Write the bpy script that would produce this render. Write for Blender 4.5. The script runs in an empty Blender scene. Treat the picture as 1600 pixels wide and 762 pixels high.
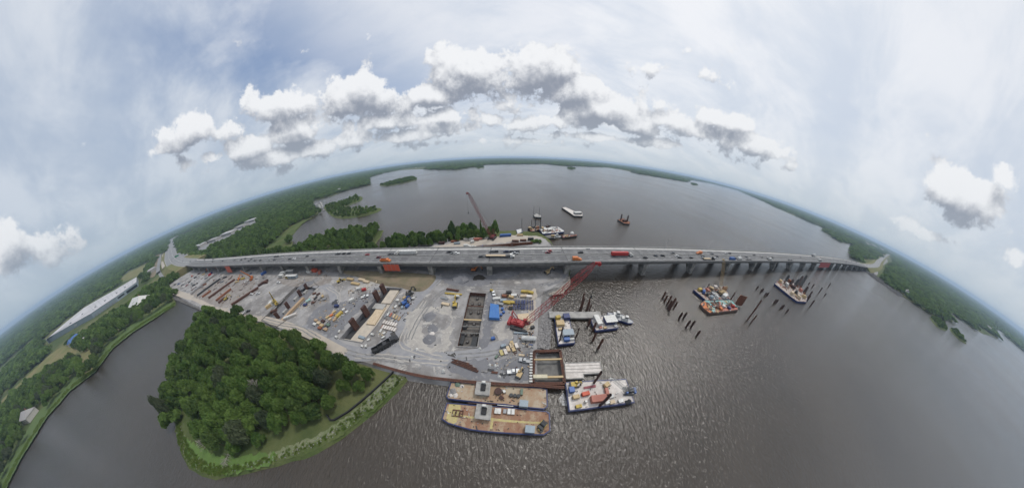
import bpy, math, random
import numpy as np
from mathutils import Vector, Matrix
random.seed(7); rng = np.random.default_rng(7)
R = math.radians
D = bpy.data
C = bpy.context.scene.collection
# ------------------------------------------------------------------ camera, sky, sun, exposure
H = 85.0                       # camera height above the water, metres
F = 290.0                      # stereographic focal length in pixels of the 1600 px wide photograph
PITCH = math.asin(0.44508)
sc = bpy.context.scene
cam = D.cameras.new('camera'); cam_o = D.objects.new('camera', cam); C.objects.link(cam_o)
cam_o.location = (0, 0, H); cam_o.rotation_euler = (math.pi/2-PITCH, 0, 0)
cam.type = 'PANO'; cam.panorama_type = 'FISHEYE_LENS_POLYNOMIAL'
cam.sensor_width = 36; cam.sensor_height = 36*487/1024; cam.sensor_fit = 'HORIZONTAL'
_r = np.linspace(0, 20.2, 500); _t = 2*np.arctan(_r*1600/36/2/F)
_k = np.linalg.lstsq(np.c_[np.ones_like(_r), _r, _r**2, _r**3, _r**4], _t, rcond=None)[0]
cam.fisheye_polynomial_k0, cam.fisheye_polynomial_k1, cam.fisheye_polynomial_k2, cam.fisheye_polynomial_k3, cam.fisheye_polynomial_k4 = [-float(k) for k in _k]
cam.fisheye_fov = R(300)
cam.clip_start = 0.5; cam.clip_end = 60000
sc.camera = cam_o
sc.render.engine = 'CYCLES'
sc.view_settings.view_transform = 'Standard'; sc.view_settings.look = 'None'
sc.view_settings.exposure = 0.0; sc.view_settings.gamma = 1; sc.view_settings.use_curve_mapping = False
sc.cycles.use_denoising = True
sc.cycles.max_bounces = 5; sc.cycles.diffuse_bounces = 3; sc.cycles.glossy_bounces = 2; sc.cycles.transparent_max_bounces = 8
sc.cycles.volume_bounces = 0
sc.cycles.sample_clamp_indirect = 4.0

def ray(x, y):
    dx, dy = x-800, 381-y; r = math.hypot(dx, dy)+1e-9; t = 2*math.atan(r/2/F)
    a, b, c = math.sin(t)*dx/r, math.sin(t)*dy/r, math.cos(t)
    cp, sp = math.cos(PITCH), math.sin(PITCH)
    return (a, c*cp+b*sp, -c*sp+b*cp)
def at(x, y, z=0.0):
    d = ray(x, y); k = (z-H)/d[2]
    return (d[0]*k, d[1]*k)
def at3(x, y, z=0.0):
    p = at(x, y, z); return (p[0], p[1], z)

SUN_AZ, SUN_EL = R(45), R(60)
sun = D.lights.new('sun', 'SUN'); sun.energy = 2.0; sun.angle = R(12); sun.color = (1, .96, .9)
so = D.objects.new('sun', sun); C.objects.link(so)
_sd = Vector((math.sin(SUN_AZ)*math.cos(SUN_EL), math.cos(SUN_AZ)*math.cos(SUN_EL), math.sin(SUN_EL)))
so.rotation_euler = _sd.to_track_quat('Z', 'Y').to_euler(); so.location = (0, 0, 300)

class NT:                                   # small helper to write node trees
    def __init__(s, nt): s.nt = nt; s.N = nt.nodes; s.L = nt.links
    def n(s, t, **kw):
        o = s.N.new(t)
        for k, v in kw.items():
            if k == 'op': o.operation = v
            else: setattr(o, k, v)
        return o
    def set(s, i, v):
        if hasattr(v, 'is_output') or hasattr(v, 'links'): s.L.new(v, i)
        elif v is not None: i.default_value = v
    def m(s, op, a, b=None, c=None, clamp=False):
        o = s.N.new('ShaderNodeMath'); o.operation = op; o.use_clamp = clamp
        s.set(o.inputs[0], a); s.set(o.inputs[1], b); s.set(o.inputs[2], c)
        return o.outputs[0]
    def sm(s, x, a, b):                       # smoothstep a..b -> 0..1
        o = s.N.new('ShaderNodeMapRange'); o.interpolation_type = 'SMOOTHSTEP'
        s.set(o.inputs[0], x); o.inputs[1].default_value = a; o.inputs[2].default_value = b
        return o.outputs[0]
    def mix(s, f, a, b):
        o = s.N.new('ShaderNodeMix'); o.data_type = 'RGBA'
        s.set(o.inputs[0], f); s.set(o.inputs[6], a); s.set(o.inputs[7], b)
        return o.outputs[2]
    def noise(s, vec, scale, detail=4, rough=.55, dist=0.0):
        o = s.N.new('ShaderNodeTexNoise'); s.set(o.inputs['Vector'], vec)
        o.inputs['Scale'].default_value = scale; o.inputs['Detail'].default_value = detail
        o.inputs['Roughness'].default_value = rough; o.inputs['Distortion'].default_value = dist
        return o.outputs[0]
    def mapping(s, vec, scale=(1, 1, 1), rot=(0, 0, 0), loc=(0, 0, 0)):
        o = s.N.new('ShaderNodeMapping'); s.set(o.inputs[0], vec)
        o.inputs['Scale'].default_value = scale; o.inputs['Rotation'].default_value = rot; o.inputs['Location'].default_value = loc
        return o.outputs[0]

world = D.worlds.new('World'); sc.world = world; world.use_nodes = True
def build_sky():
    t = NT(world.node_tree); t.N.clear()
    out = t.n('ShaderNodeOutputWorld'); bg = t.n('ShaderNodeBackground'); t.L.new(bg.outputs[0], out.inputs[0])
    STR = 0.1; bg.inputs[1].default_value = STR
    sky = t.n('ShaderNodeTexSky'); sky.sky_type = 'NISHITA'; sky.sun_disc = False
    sky.sun_elevation = SUN_EL; sky.sun_rotation = SUN_AZ; sky.air_density = 1.0; sky.dust_density = 2.0
    tc = t.n('ShaderNodeTexCoord'); v = tc.outputs['Generated']
    sep = t.n('ShaderNodeSeparateXYZ'); t.L.new(v, sep.inputs[0]); x, y, z = sep.outputs
    az = t.m('ARCTAN2', x, y); el = t.m('ARCSINE', z)
    col = lambda r, g, b: (r/STR, g/STR, b/STR, 1)
    # high thin cloud projected on a layer plane
    zz = t.m('ADD', t.m('MAXIMUM', z, 0.0), 0.34)
    cv = t.n('ShaderNodeCombineXYZ'); t.L.new(t.m('DIVIDE', x, zz), cv.inputs[0]); t.L.new(t.m('DIVIDE', y, zz), cv.inputs[1])
    lay = cv.outputs[0]
    n1 = t.noise(t.mapping(lay, (.8, 1.0, 1), (0, 0, R(35))), 1.5, 6, .55, .35)
    n2 = t.noise(t.mapping(lay, (.6, 1.3, 1), (0, 0, R(-30)), (3, 1, 0)), 2.6, 7, .6, .4)
    cir = t.m('ADD', t.m('MULTIPLY', n1, .6), t.m('MULTIPLY', n2, .4))
    # the clear window: open blue around azimuth -35, elevation 30
    w = t.m('ADD', t.m('POWER', t.m('DIVIDE', t.m('SUBTRACT', az, R(-32)), R(44)), 2.0), t.m('POWER', t.m('DIVIDE', t.m('SUBTRACT', el, R(33)), R(17)), 2.0))
    hole = t.m('POWER', 2.718, t.m('MULTIPLY', w, -1.0))
    cov = t.m('SUBTRACT', t.m('ADD', cir, .21), t.m('MULTIPLY', hole, .47))
    covs = t.m('MAXIMUM', t.sm(cov, .30, .66), 0.0)
    skyc = t.mix(.5, sky.outputs[0], col(.25, .38, .66))
    # veil brightness: brighter to the right and up, near the sun
    dsun = t.n('ShaderNodeVectorMath'); dsun.operation = 'DOT_PRODUCT'; t.L.new(v, dsun.inputs[0]); dsun.inputs[1].default_value = _sd
    glow = t.sm(dsun.outputs['Value'], -.6, 1.0)
    covs = t.m('MAXIMUM', covs, t.m('MULTIPLY', t.sm(glow, .45, .95), .92))
    veil = t.mix(glow, col(.43, .51, .63), col(.76, .81, .88))
    veil = t.mix(t.sm(t.m('ADD', t.m('MULTIPLY', n2, .6), t.m('MULTIPLY', n1, .4)), .40, .60), veil, t.mix(glow, col(.63, .69, .77), col(.95, .96, .98)))
    base = t.mix(t.m('ADD', t.m('MULTIPLY', covs, .8), .06), skyc, veil)
    # pale band of haze above the horizon
    hz = t.m('POWER', 2.718, t.m('MULTIPLY', t.m('ABSOLUTE', el), -1/R(6.0)))
    base = t.mix(t.m('MULTIPLY', hz, .85), base, t.mix(glow, col(.42, .51, .58), col(.56, .63, .68)))
    # cumulus: (px, py, half width, half height) in the photograph, turned into directions
    CUM = [(360, 200, 40, 24, .7), (500, 230, 50, 16, .8), (560, 215, 50, 16, .8), (620, 165, 40, 22, .8), (700, 200, 60, 16, .8), (800, 160, 40, 22, .6), (820, 195, 50, 14, .7), (990, 195, 40, 18, .9), (1030, 160, 26, 14, .5), (1120, 185, 34, 18, .8), (1215, 240, 34, 16, .85), (1235, 262, 30, 14, .7), (1490, 335, 34, 20, .7), (300, 200, 52, 30, .9), (250, 232, 30, 16, .5), (440, 165, 58, 28, 1), (470, 205, 62, 18, .9), (575, 150, 66, 34, 1.1), (600, 190, 66, 16, .9), (385, 232, 42, 22, .9), (430, 246, 70, 12, .8), (470, 195, 60, 20, .8),
           (672, 150, 38, 20, 1), (735, 118, 62, 36, 1.15), (700, 182, 44, 16, .9), (640, 212, 90, 12, .75), (765, 187, 30, 10, .6),
           (850, 112, 56, 34, 1.1), (900, 142, 52, 26, 1), (945, 172, 58, 26, 1.05), (870, 190, 70, 15, .7), (1050, 190, 50, 18, .7), (1155, 192, 32, 18, .85), (1180, 225, 62, 20, .85), (1100, 205, 60, 14, .7),
           (1076, 76, 22, 13, .46), (1103, 115, 20, 16, .44), (1010, 105, 36, 18, .5), (1145, 128, 12, 14, .42), (985, 92, 12, 20, .45), (1265, 285, 34, 18, .65), (1500, 302, 56, 38, 1.1), (1562, 272, 30, 26, .55), (1590, 405, 30, 18, .45), (1440, 360, 60, 16, .6), (12, 370, 30, 34, .62), (100, 395, 60, 20, .42), (140, 215, 70, 22, .3), (330, 245, 40, 14, .6), (1300, 160, 70, 40, .25), (760, 220, 200, 7, .6), (940, 215, 150, 9, .65), (540, 190, 240, 60, .34), (900, 180, 170, 60, .30), (1150, 235, 130, 40, .36), (400, 236, 160, 34, .42), (760, 215, 300, 26, .40), (1420, 380, 150, 30, .3), (60, 385, 110, 40, .35)]
    def field(azs, els, vec):
        acc = None
        for (px, py, hw, hh, amp) in CUM:
            d = ray(px, py); a0 = math.atan2(d[0], d[1]); e0 = math.asin(d[2])
            u = math.hypot(px-800, py-381)/2/F; sc_ = (1+u*u)*F      # px per radian is F*(1+u^2)
            ra = hw/sc_/max(.35, math.cos(e0))*1.12; re = hh/sc_*1.12
            q = t.m('ADD', t.m('POWER', t.m('DIVIDE', t.m('SUBTRACT', azs, a0), ra), 2.0), t.m('POWER', t.m('DIVIDE', t.m('SUBTRACT', els, e0), re), 2.0))
            g = t.m('MULTIPLY', t.m('POWER', 2.718, t.m('MULTIPLY', q, -.9)), amp)
            acc = g if acc is None else t.m('SMOOTH_MAX', acc, g, .12)
        return t.m('ADD', acc, puff(vec)), acc
    def puff(vec):
        n5 = t.m('MULTIPLY', t.m('SUBTRACT', t.noise(vec, 4.5, 3, .55, .3), .5), .95); n16 = t.m('MULTIPLY', t.m('SUBTRACT', t.noise(vec, 12.0, 10, .64, .1), .5), 1.55)
        return t.m('ADD', n5, n16)
    f0, a0_ = field(az, el, v)
    off = t.n('ShaderNodeVectorMath'); off.operation = 'ADD'; t.L.new(v, off.inputs[0]); off.inputs[1].default_value = (0.012, .0, .032)
    f1 = t.m('ADD', puff(off.outputs[0]), a0_)
    gate = t.m('MULTIPLY', t.sm(el, R(1.0), R(4)), 1.0)
    dens = t.m('MULTIPLY', t.m('MULTIPLY', t.sm(f0, .37, .57), gate), .96)
    # bottoms: vertical slope of the smooth field, plus the small-scale noise relief
    lit = t.m('ADD', .47, t.m('MULTIPLY', t.m('SUBTRACT', f0, f1), 1.05))
    thick = t.sm(f0, .65, 1.5)
    # lower half of each heap is shaded: compare with the field a little lower
    up = t.m('ADD', el, R(3.0))
    acc2 = field(az, up, v)[1]
    slope = t.m('MULTIPLY', t.m('SUBTRACT', a0_, acc2), 1.5)
    lit = t.m('SUBTRACT', t.m('ADD', lit, slope), t.m('MULTIPLY', thick, .42), clamp=True)
    cc = t.mix(t.m('POWER', t.sm(lit, -.05, .95), 1.1), col(.27, .30, .37), col(.91, .92, .94))
    cc = t.mix(t.m('MULTIPLY', hz, .75), cc, t.mix(glow, col(.40, .48, .56), col(.55, .62, .67)))
    fin = t.mix(dens, base, cc)
    t.L.new(fin, bg.inputs[0])
build_sky()

# ------------------------------------------------------------------ mesh and material helpers
def rot2(x, y, a):
    c, s = math.cos(a), math.sin(a); return x*c-y*s, x*s+y*c
class MB:
    def __init__(s): s.v = []; s.f = []
    def add(s, vs, fs):
        b = len(s.v); s.v += [tuple(p) for p in vs]; s.f += [tuple(i+b for i in q) for q in fs]; return s
    def box(s, x, y, z, sx, sy, sz, rz=0.0, top=None):          # z is the bottom; top=(kx,ky) tapers
        kx, ky = top or (1, 1); vs = []
        for (zz, ax, ay) in ((z, 1, 1), (z+sz, kx, ky)):
            for (i, j) in ((-1, -1), (1, -1), (1, 1), (-1, 1)):
                a, b = rot2(i*sx/2*ax, j*sy/2*ay, rz); vs.append((x+a, y+b, zz))
        return s.add(vs, [(3, 2, 1, 0), (4, 5, 6, 7), (0, 1, 5, 4), (1, 2, 6, 5), (2, 3, 7, 6), (3, 0, 4, 7)])
    def cyl(s, p, q, r0, r1=None, n=8, cap=True):
        r1 = r0 if r1 is None else r1; p, q = Vector(p), Vector(q); w = (q-p).normalized()
        u = w.cross(Vector((0, 0, 1))); u = Vector((1, 0, 0)) if u.length < 1e-4 else u.normalized(); k = w.cross(u)
        vs = [tuple(c+(u*math.cos(2*math.pi*i/n)+k*math.sin(2*math.pi*i/n))*r) for c, r in ((p, r0), (q, r1)) for i in range(n)]
        fs = [(i, (i+1) % n, n+(i+1) % n, n+i) for i in range(n)]
        if cap: fs += [tuple(range(n-1, -1, -1)), tuple(range(n, 2*n))]
        return s.add(vs, fs)
    def tube(s, p, q, r, wall=.06, n=12):                          # open-topped pipe
        s.cyl(p, q, r, r, n, cap=False); s.cyl(q, p, r-wall, r-wall, n, cap=False)
        w = Vector(q)-Vector(p); w.normalize(); k = len(s.v)
        a = [(k-4*n)+n+i for i in range(n)]
        b = [(k-2*n)+i for i in range(n)]
        # ring between the two rims
        u = w.cross(Vector((0, 0, 1))); u = Vector((1, 0, 0)) if u.length < 1e-4 else u.normalized(); kk = w.cross(u)
        vs = [tuple(Vector(q)+(u*math.cos(2*math.pi*i/n)+kk*math.sin(2*math.pi*i/n))*rr) for rr in (r, r-wall) for i in range(n)]
        return s.add(vs, [(i, (i+1) % n, n+(i+1) % n, n+i) for i in range(n)])
    def prism(s, poly, z0, z1, inset=0.0):
        n = len(poly); A = sum(poly[i][0]*poly[(i+1) % n][1]-poly[(i+1) % n][0]*poly[i][1] for i in range(n))
        if A < 0: poly = poly[::-1]
        lo = grow(poly, inset) if inset else poly
        vs = [(x, y, z0) for x, y in lo]+[(x, y, z1) for x, y in poly]
        return s.add(vs, [tuple(range(n-1, -1, -1)), tuple(range(n, 2*n))]+[(i, (i+1) % n, n+(i+1) % n, n+i) for i in range(n)])
    def side(s, prof, x0, x1, axis='y'):                          # profile in (x,z), extruded along y from x0 to x1
        n = len(prof); vs = [(a, x0, b) for a, b in prof]+[(a, x1, b) for a, b in prof]
        return s.add(vs, [tuple(range(n)), tuple(range(2*n-1, n-1, -1))]+[((i+1) % n, i, n+i, n+(i+1) % n) for i in range(n)])
    def beam(s, p, q, w, h=None):                                 # square bar between two points
        h = h or w; p, q = Vector(p), Vector(q); d = (q-p).normalized()
        u = d.cross(Vector((0, 0, 1))); u = Vector((1, 0, 0)) if u.length < 1e-4 else u.normalized(); k = u.cross(d)
        vs = [tuple(c+u*(i*w/2)+k*(j*h/2)) for c in (p, q) for (i, j) in ((-1, -1), (1, -1), (1, 1), (-1, 1))]
        return s.add(vs, [(3, 2, 1, 0), (4, 5, 6, 7), (0, 1, 5, 4), (1, 2, 6, 5), (2, 3, 7, 6), (3, 0, 4, 7)])
    def strip(s, L, Rr):                                           # quad strip between two polylines
        n = len(L); return s.add(list(L)+list(Rr), [(i, n+i, n+i+1, i+1) for i in range(n-1)])
    def mesh(s, name):
        me = D.meshes.new(name); me.from_pydata(s.v, [], s.f); me.update(); return me
    def each(s, name, m, parent=None, nv=8):                       # every box or cylinder of the list becomes a part of its own
        for b in range(0, len(s.v), nv):
            q = MB(); q.v = s.v[b:b+nv]; q.f = [tuple(i-b for i in f) for f in s.f if b <= f[0] < b+nv]; q.build(name, m, parent)
    def build(s, name, m, parent=None):
        me = s.mesh(name); me.materials.append(m); o = D.objects.new(name, me); C.objects.link(o)
        if parent: o.parent = parent
        return o
def grow(poly, d):                                                # ccw polygon moved outwards by d
    n = len(poly); out = []
    for i in range(n):
        a, b, c = poly[i-1], poly[i], poly[(i+1) % n]
        e1 = Vector((b[0]-a[0], b[1]-a[1])); e2 = Vector((c[0]-b[0], c[1]-b[1]))
        if e1.length < 1e-6 or e2.length < 1e-6: out.append(b); continue
        e1.normalize(); e2.normalize(); nn = Vector((e1.y+e2.y, -e1.x-e2.x)); k = nn.length
        nn = nn/k if k > .2 else Vector((e1.y, -e1.x)); co = max(.5, nn.dot(Vector((e1.y, -e1.x))))
        out.append((b[0]+nn.x*d/co, b[1]+nn.y*d/co))
    return out
def tag(o, label=None, cat=None, group=None, kind=None):
    if label: o['label'] = label
    if cat: o['category'] = cat
    if group: o['group'] = group
    if kind: o['kind'] = kind
    return o
def root(name, label, cat, loc=(0, 0, 0), rz=0.0, group=None):
    o = D.objects.new(name, None); C.objects.link(o); o.location = loc; o.rotation_euler = (0, 0, rz); o.empty_display_size = 1
    return tag(o, label, cat, group)
def kids(o): return [c for c in D.objects if c.parent is o] if False else list(o.children)
def copy_tree(o, parent=None):
    c = o.copy(); C.objects.link(c); c.parent = parent
    for ch in CH.get(o.name, ()): copy_tree(ch, c)
    return c
CH = {}
def remember(o):
    for c in o.children: CH.setdefault(o.name, []).append(c); remember(c)
PROTO = {}
def place(key, build, loc, rz=0.0, label=None, group=None, scale=None, cat=None):  # the first call builds the thing, later calls copy it and its parts
    if key not in PROTO:
        o = build(); PROTO[key] = o
        bpy.context.view_layer.update(); remember(o); r = o
    else: r = copy_tree(PROTO[key])
    r.location = loc; r.rotation_euler = (0, 0, rz); r.scale = scale or (1, 1, 1)
    if label: r['label'] = label
    if cat: r['category'] = cat
    if group: r['group'] = group
    elif 'group' in r.keys(): del r['group']
    return r
MATS = {}
def mat(name, c, rough=.7, metal=0.0, c2=None, ns=.6, amt=.5, bump=0.0, bs=6.0, sharp=(.35, .65), c3=None, coat=0.0):
    if name in MATS: return MATS[name]
    m = D.materials.new(name); m.use_nodes = True; t = NT(m.node_tree); b = t.N['Principled BSDF']
    b.inputs['Roughness'].default_value = rough; b.inputs['Metallic'].default_value = metal
    b.inputs['Coat Weight'].default_value = coat
    tc = t.n('ShaderNodeTexCoord'); geo = t.n('ShaderNodeNewGeometry'); P = geo.outputs['Position']
    c2 = c2 or tuple(k*.72 for k in c)
    f = t.m('MULTIPLY', t.sm(t.noise(P, ns, 7, .65), *sharp), amt)
    cc = t.mix(f, (*c, 1), (*c2, 1))
    if c3: cc = t.mix(t.sm(t.noise(P, ns*2.7, 6, .7, .4), .55, .66), cc, (*c3, 1))
    t.L.new(cc, b.inputs['Base Color'])
    if bump:
        bn = t.n('ShaderNodeBump'); bn.inputs['Strength'].default_value = bump; bn.inputs['Distance'].default_value = .3
        t.L.new(t.noise(P, bs, 6, .7), bn.inputs['Height']); t.L.new(bn.outputs[0], b.inputs['Normal'])
    MATS[name] = m; return m
def inpoly(x, y, poly):
    x = np.asarray(x); y = np.asarray(y); r = np.zeros(x.shape, bool); n = len(poly); j = n-1
    for i in range(n):
        xi, yi = poly[i]; xj, yj = poly[j]
        c = ((yi > y) != (yj > y)) & (x < (xj-xi)*(y-yi)/(yj-yi+1e-12)+xi); r ^= c; j = i
    return r
def P(pts, z=0.0): return [at(x, y, z) for x, y in pts]
def smooth(pts, k=6):                                            # closed Catmull-Rom
    n = len(pts); out = []
    for i in range(n):
        p0, p1, p2, p3 = [np.array(pts[(i+j) % n], float) for j in (-1, 0, 1, 2)]
        kk = k if np.hypot(*(p2-p1)) > 4 else 1
        for q in range(kk):
            u = q/kk; out.append(tuple(.5*((2*p1)+(-p0+p2)*u+(2*p0-5*p1+4*p2-p3)*u*u+(-p0+3*p1-3*p2+p3)*u**3)))
    return out
def spline(pts, k=8):                                             # open Catmull-Rom
    pts = [np.array(p, float) for p in pts]; e = [2*pts[0]-pts[1]]+pts+[2*pts[-1]-pts[-2]]; out = []
    for i in range(1, len(e)-2):
        p0, p1, p2, p3 = e[i-1:i+3]
        for q in range(k):
            u = q/k; out.append(.5*((2*p1)+(-p0+p2)*u+(2*p0-5*p1+4*p2-p3)*u*u+(-p0+3*p1-3*p2+p3)*u**3))
    out.append(pts[-1]); return out
# ------------------------------------------------------------------ water and land
SHORE = [  # the lake's outline in the photograph, clockwise from the south-east corner of the site
 (886, 441), (889, 425), (884, 405), (868, 392), (862, 382), (853, 371), (840, 364), (800, 362), (760, 364), (720, 367), (680, 373), (640, 378), (612, 383), (600, 390), (592, 395), (583, 393),
 (587, 379), (598, 361), (585, 360), (565, 363), (540, 367), (515, 372), (490, 380), (470, 390), (457, 388), (455, 372), (470, 351), (487, 341), (500, 331), (488, 322), (491, 313), (515, 307), (550, 295), (577, 289), (575, 278), (600, 270.5), (625, 266), (655, 264), (685, 265), (715, 265), (735, 261),
 (760, 257), (815, 256), (852, 256), (880, 259), (900, 259.5), (950, 262), (975, 266), (1000, 272.5), (1040, 279), (1070, 284.5), (1078, 281), (1110, 287), (1150, 297), (1225, 330), (1260, 345), (1292, 358), (1287, 362), (1312, 377), (1332, 382), (1330, 402), (1345, 410), (1352, 419),
 (1369, 432), (1385, 445), (1410, 461), (1430, 475), (1451, 489), (1470, 497), (1487, 503), (1479, 482), (1496, 496), (1520, 513), (1537, 522), (1559, 528), (1548, 513), (1554, 507), (1575, 530), (1600, 549)]
BACK = [(2600, -2600), (800, -4200), (-600, -2000), (-420, -600)]
WEST = [(10, 762), (30, 722), (50, 690), (75, 650), (95, 628), (110, 610), (150, 580), (175, 545), (205, 520), (245, 495), (272, 478), (271, 462), (285, 464), (310, 478), (336, 489), (318, 505), (297, 545), (281, 570), (272, 620), (276, 665), (283, 695), (297, 728), (316, 739), (338, 745), (368, 739), (412, 728), (457, 715), (494, 704), (530, 683), (560, 660), (590, 636), (618, 610), (634, 592), (636, 585)]
QUAY = [(584, 569), (640, 584), (700, 592), (760, 597), (833, 600.5), (833, 548), (838, 545)]     # sheet pile edge of the site at z=2.5
LAKE = P(SHORE)+BACK+P(WEST)+[at(622, 583)]+[at(x, y, 0) for x, y in [(660, 590), (700, 596), (760, 601), (833, 604), (833, 604), (834, 546), (846, 545), (848, 520), (849, 490), (848, 462), (870, 453)]]
LAND_Z = 1.2
PITS = [[(604, 448.5), (629.5, 449.5), (612, 474), (590, 507), (566, 535), (530, 528.5), (548, 508), (574, 480)], [(733, 456), (760.5, 457.8), (746.8, 542.5), (713, 541.5)], [(408, 500), (436, 472), (468, 442), (488, 438), (499, 446), (474, 472), (447, 500), (431, 511)]]
def tess(outer, holes, z):
    from mathutils.geometry import tessellate_polygon
    loops = [[Vector((x, y, 0)) for x, y in l] for l in [outer]+holes]
    tr = tessellate_polygon(loops); pts = [p for l in loops for p in l]
    return [(p.x, p.y, z) for p in pts], tr
ROUT = 26000
outer = [(ROUT*math.cos(2*math.pi*i/96), ROUT*math.sin(2*math.pi*i/96)) for i in range(96)]
def shore_line(l):
    a = sum(l[i][0]*l[(i+1) % len(l)][1]-l[(i+1) % len(l)][0]*l[i][1] for i in range(len(l)))
    return l if a > 0 else l[::-1]
lake = shore_line(LAKE)
lake_j = []
for i, p in enumerate(lake):                                     # ragged natural shore
    q = lake[(i+1) % len(lake)]; lake_j.append(p); L = math.hypot(q[0]-p[0], q[1]-p[1]); d = math.hypot(p[0], p[1])
    n = int(min(8, L/max(6, d*.02)))
    for k in range(1, n):
        u = k/n; a = min(.06*L, d*.006)*(1 if (p[1] < 60 or p[1] > 150) else .2)
        lake_j.append((p[0]+(q[0]-p[0])*u+random.uniform(-a, a), p[1]+(q[1]-p[1])*u+random.uniform(-a, a)))
g_mat = D.materials.new('grassland'); g_mat.use_nodes = True
def grass_mat(m, ca, cb, cc, s=.02):
    t = NT(m.node_tree); b = t.N['Principled BSDF']; b.inputs['Roughness'].default_value = .95; b.inputs['Specular IOR Level'].default_value = .1
    Pn = t.n('ShaderNodeNewGeometry').outputs['Position']
    c = t.mix(t.sm(t.noise(Pn, s, 8, .65), .4, .62), (*ca, 1), (*cb, 1)); c = t.mix(t.m('MULTIPLY', t.sm(t.noise(Pn, s*14, 6, .75), .45, .7), .6), c, (*cc, 1))
    t.L.new(c, b.inputs['Base Color'])
    bn = t.n('ShaderNodeBump'); bn.inputs['Strength'].default_value = .8; bn.inputs['Distance'].default_value = .5
    t.L.new(t.noise(Pn, 1.3, 6, .7), bn.inputs['Height']); t.L.new(bn.outputs[0], b.inputs['Normal'])
grass_mat(g_mat, (.060, .085, .030), (.13, .135, .06), (.045, .066, .024), .006)
mb = MB(); vs, tr = tess(outer, [lake_j]+[P(q, 2.5) for q in PITS], LAND_Z); mb.add(vs, tr)
n = len(lake_j); inner = grow(lake_j, 2.2)
lk = MB().strip([(x, y, LAND_Z) for x, y in lake_j+lake_j[:1]], [(x, y, -.6) for x, y in grow(lake_j, -2.0)+grow(lake_j, -2.0)[:1]])
land = mb.build('land', g_mat); tag(land, kind='structure')
bank_m = D.materials.new('shore_reeds'); bank_m.use_nodes = True; grass_mat(bank_m, (.070, .10, .032), (.105, .12, .05), (.05, .065, .028), .05)
bank = lk.build('shore_bank', bank_m); tag(bank, kind='structure')
w_mat = D.materials.new('lake_water'); w_mat.use_nodes = True
def water():
    t = NT(w_mat.node_tree); b = t.N['Principled BSDF']; Pn = t.n('ShaderNodeNewGeometry').outputs['Position']
    c = t.mix(t.sm(t.noise(Pn, .004, 5, .6), .35, .65), (.029, .021, .013, 1), (.048, .037, .026, 1)); t.L.new(c, b.inputs['Base Color'])
    b.inputs['IOR'].default_value = 1.58; b.inputs['Specular IOR Level'].default_value = .5
    t.L.new(t.m('ADD', .12, t.m('MULTIPLY', t.sm(t.noise(t.mapping(Pn, (1, .5, 1), (0, 0, R(20))), .006, 4, .6), .4, .7), .10)), b.inputs['Roughness'])
    a = t.noise(t.mapping(Pn, (1.0, .42, 1), (0, 0, R(-12))), .85, 5, .62, .5)
    a2 = t.noise(t.mapping(Pn, (1.0, .5, 1), (0, 0, R(25))), 1.3, 4, .6, .4)
    h = t.m('ADD', t.m('MULTIPLY', a, 1.0), t.m('MULTIPLY', a2, .28))
    bn = t.n('ShaderNodeBump'); bn.inputs['Strength'].default_value = .7; bn.inputs['Distance'].default_value = .75
    t.L.new(h, bn.inputs['Height']); t.L.new(bn.outputs[0], b.inputs['Normal'])
water()
mb = MB(); mb.add([(x, y, 0) for x, y in outer], [tuple(range(96))])
tag(mb.build('water', w_mat), kind='structure')
def islet(px, name='islet', z=.8):
    poly = smooth(P(px), 4); mb = MB(); mb.prism(poly, -.5, z, 2.0); return tag(mb.build(name, bank_m), kind='structure')
IS = [[(594, 289), (620, 282), (645, 276), (651, 280), (630, 286), (605, 290.5)], [(508, 322), (530, 316), (560, 307), (566, 312), (545, 321), (535, 326), (588, 325), (592, 330), (565, 338), (530, 341), (514, 333)],
      [(886, 262.5), (892, 261.5), (900, 263), (893, 264.5)], [(1078, 286), (1086, 287), (1090, 289.5), (1082, 289)], [(1454, 496), (1468, 499), (1477, 509), (1478, 516), (1464, 510)], [(1484, 513), (1494, 517), (1509, 536), (1500, 531), (1488, 520)], [(740, 260), (750, 259), (757, 261), (748, 262.5)]]
for q in IS: islet(q)
# haze
hz = MB(); hz.add([(x*.985, y*.985, -1.0) for x, y in outer], [tuple(range(95, -1, -1))]); 
hz = MB(); o2 = [(x*.985, y*.985) for x, y in outer]; hz.prism(o2, -1.0, 125.0)
hm = D.materials.new('haze_air'); hm.use_nodes = True; t = NT(hm.node_tree); t.N.remove(t.N['Principled BSDF'])
pv = t.n('ShaderNodeVolumePrincipled'); pv.inputs['Density'].default_value = 1.0e-4; pv.inputs['Color'].default_value = (.60, .78, 1.0, 1); pv.inputs['Anisotropy'].default_value = 0.1
t.L.new(pv.outputs[0], t.N['Material Output'].inputs['Volume'])
HAZE = True
if HAZE: tag(hz.build('haze', hm), kind='stuff')
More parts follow.
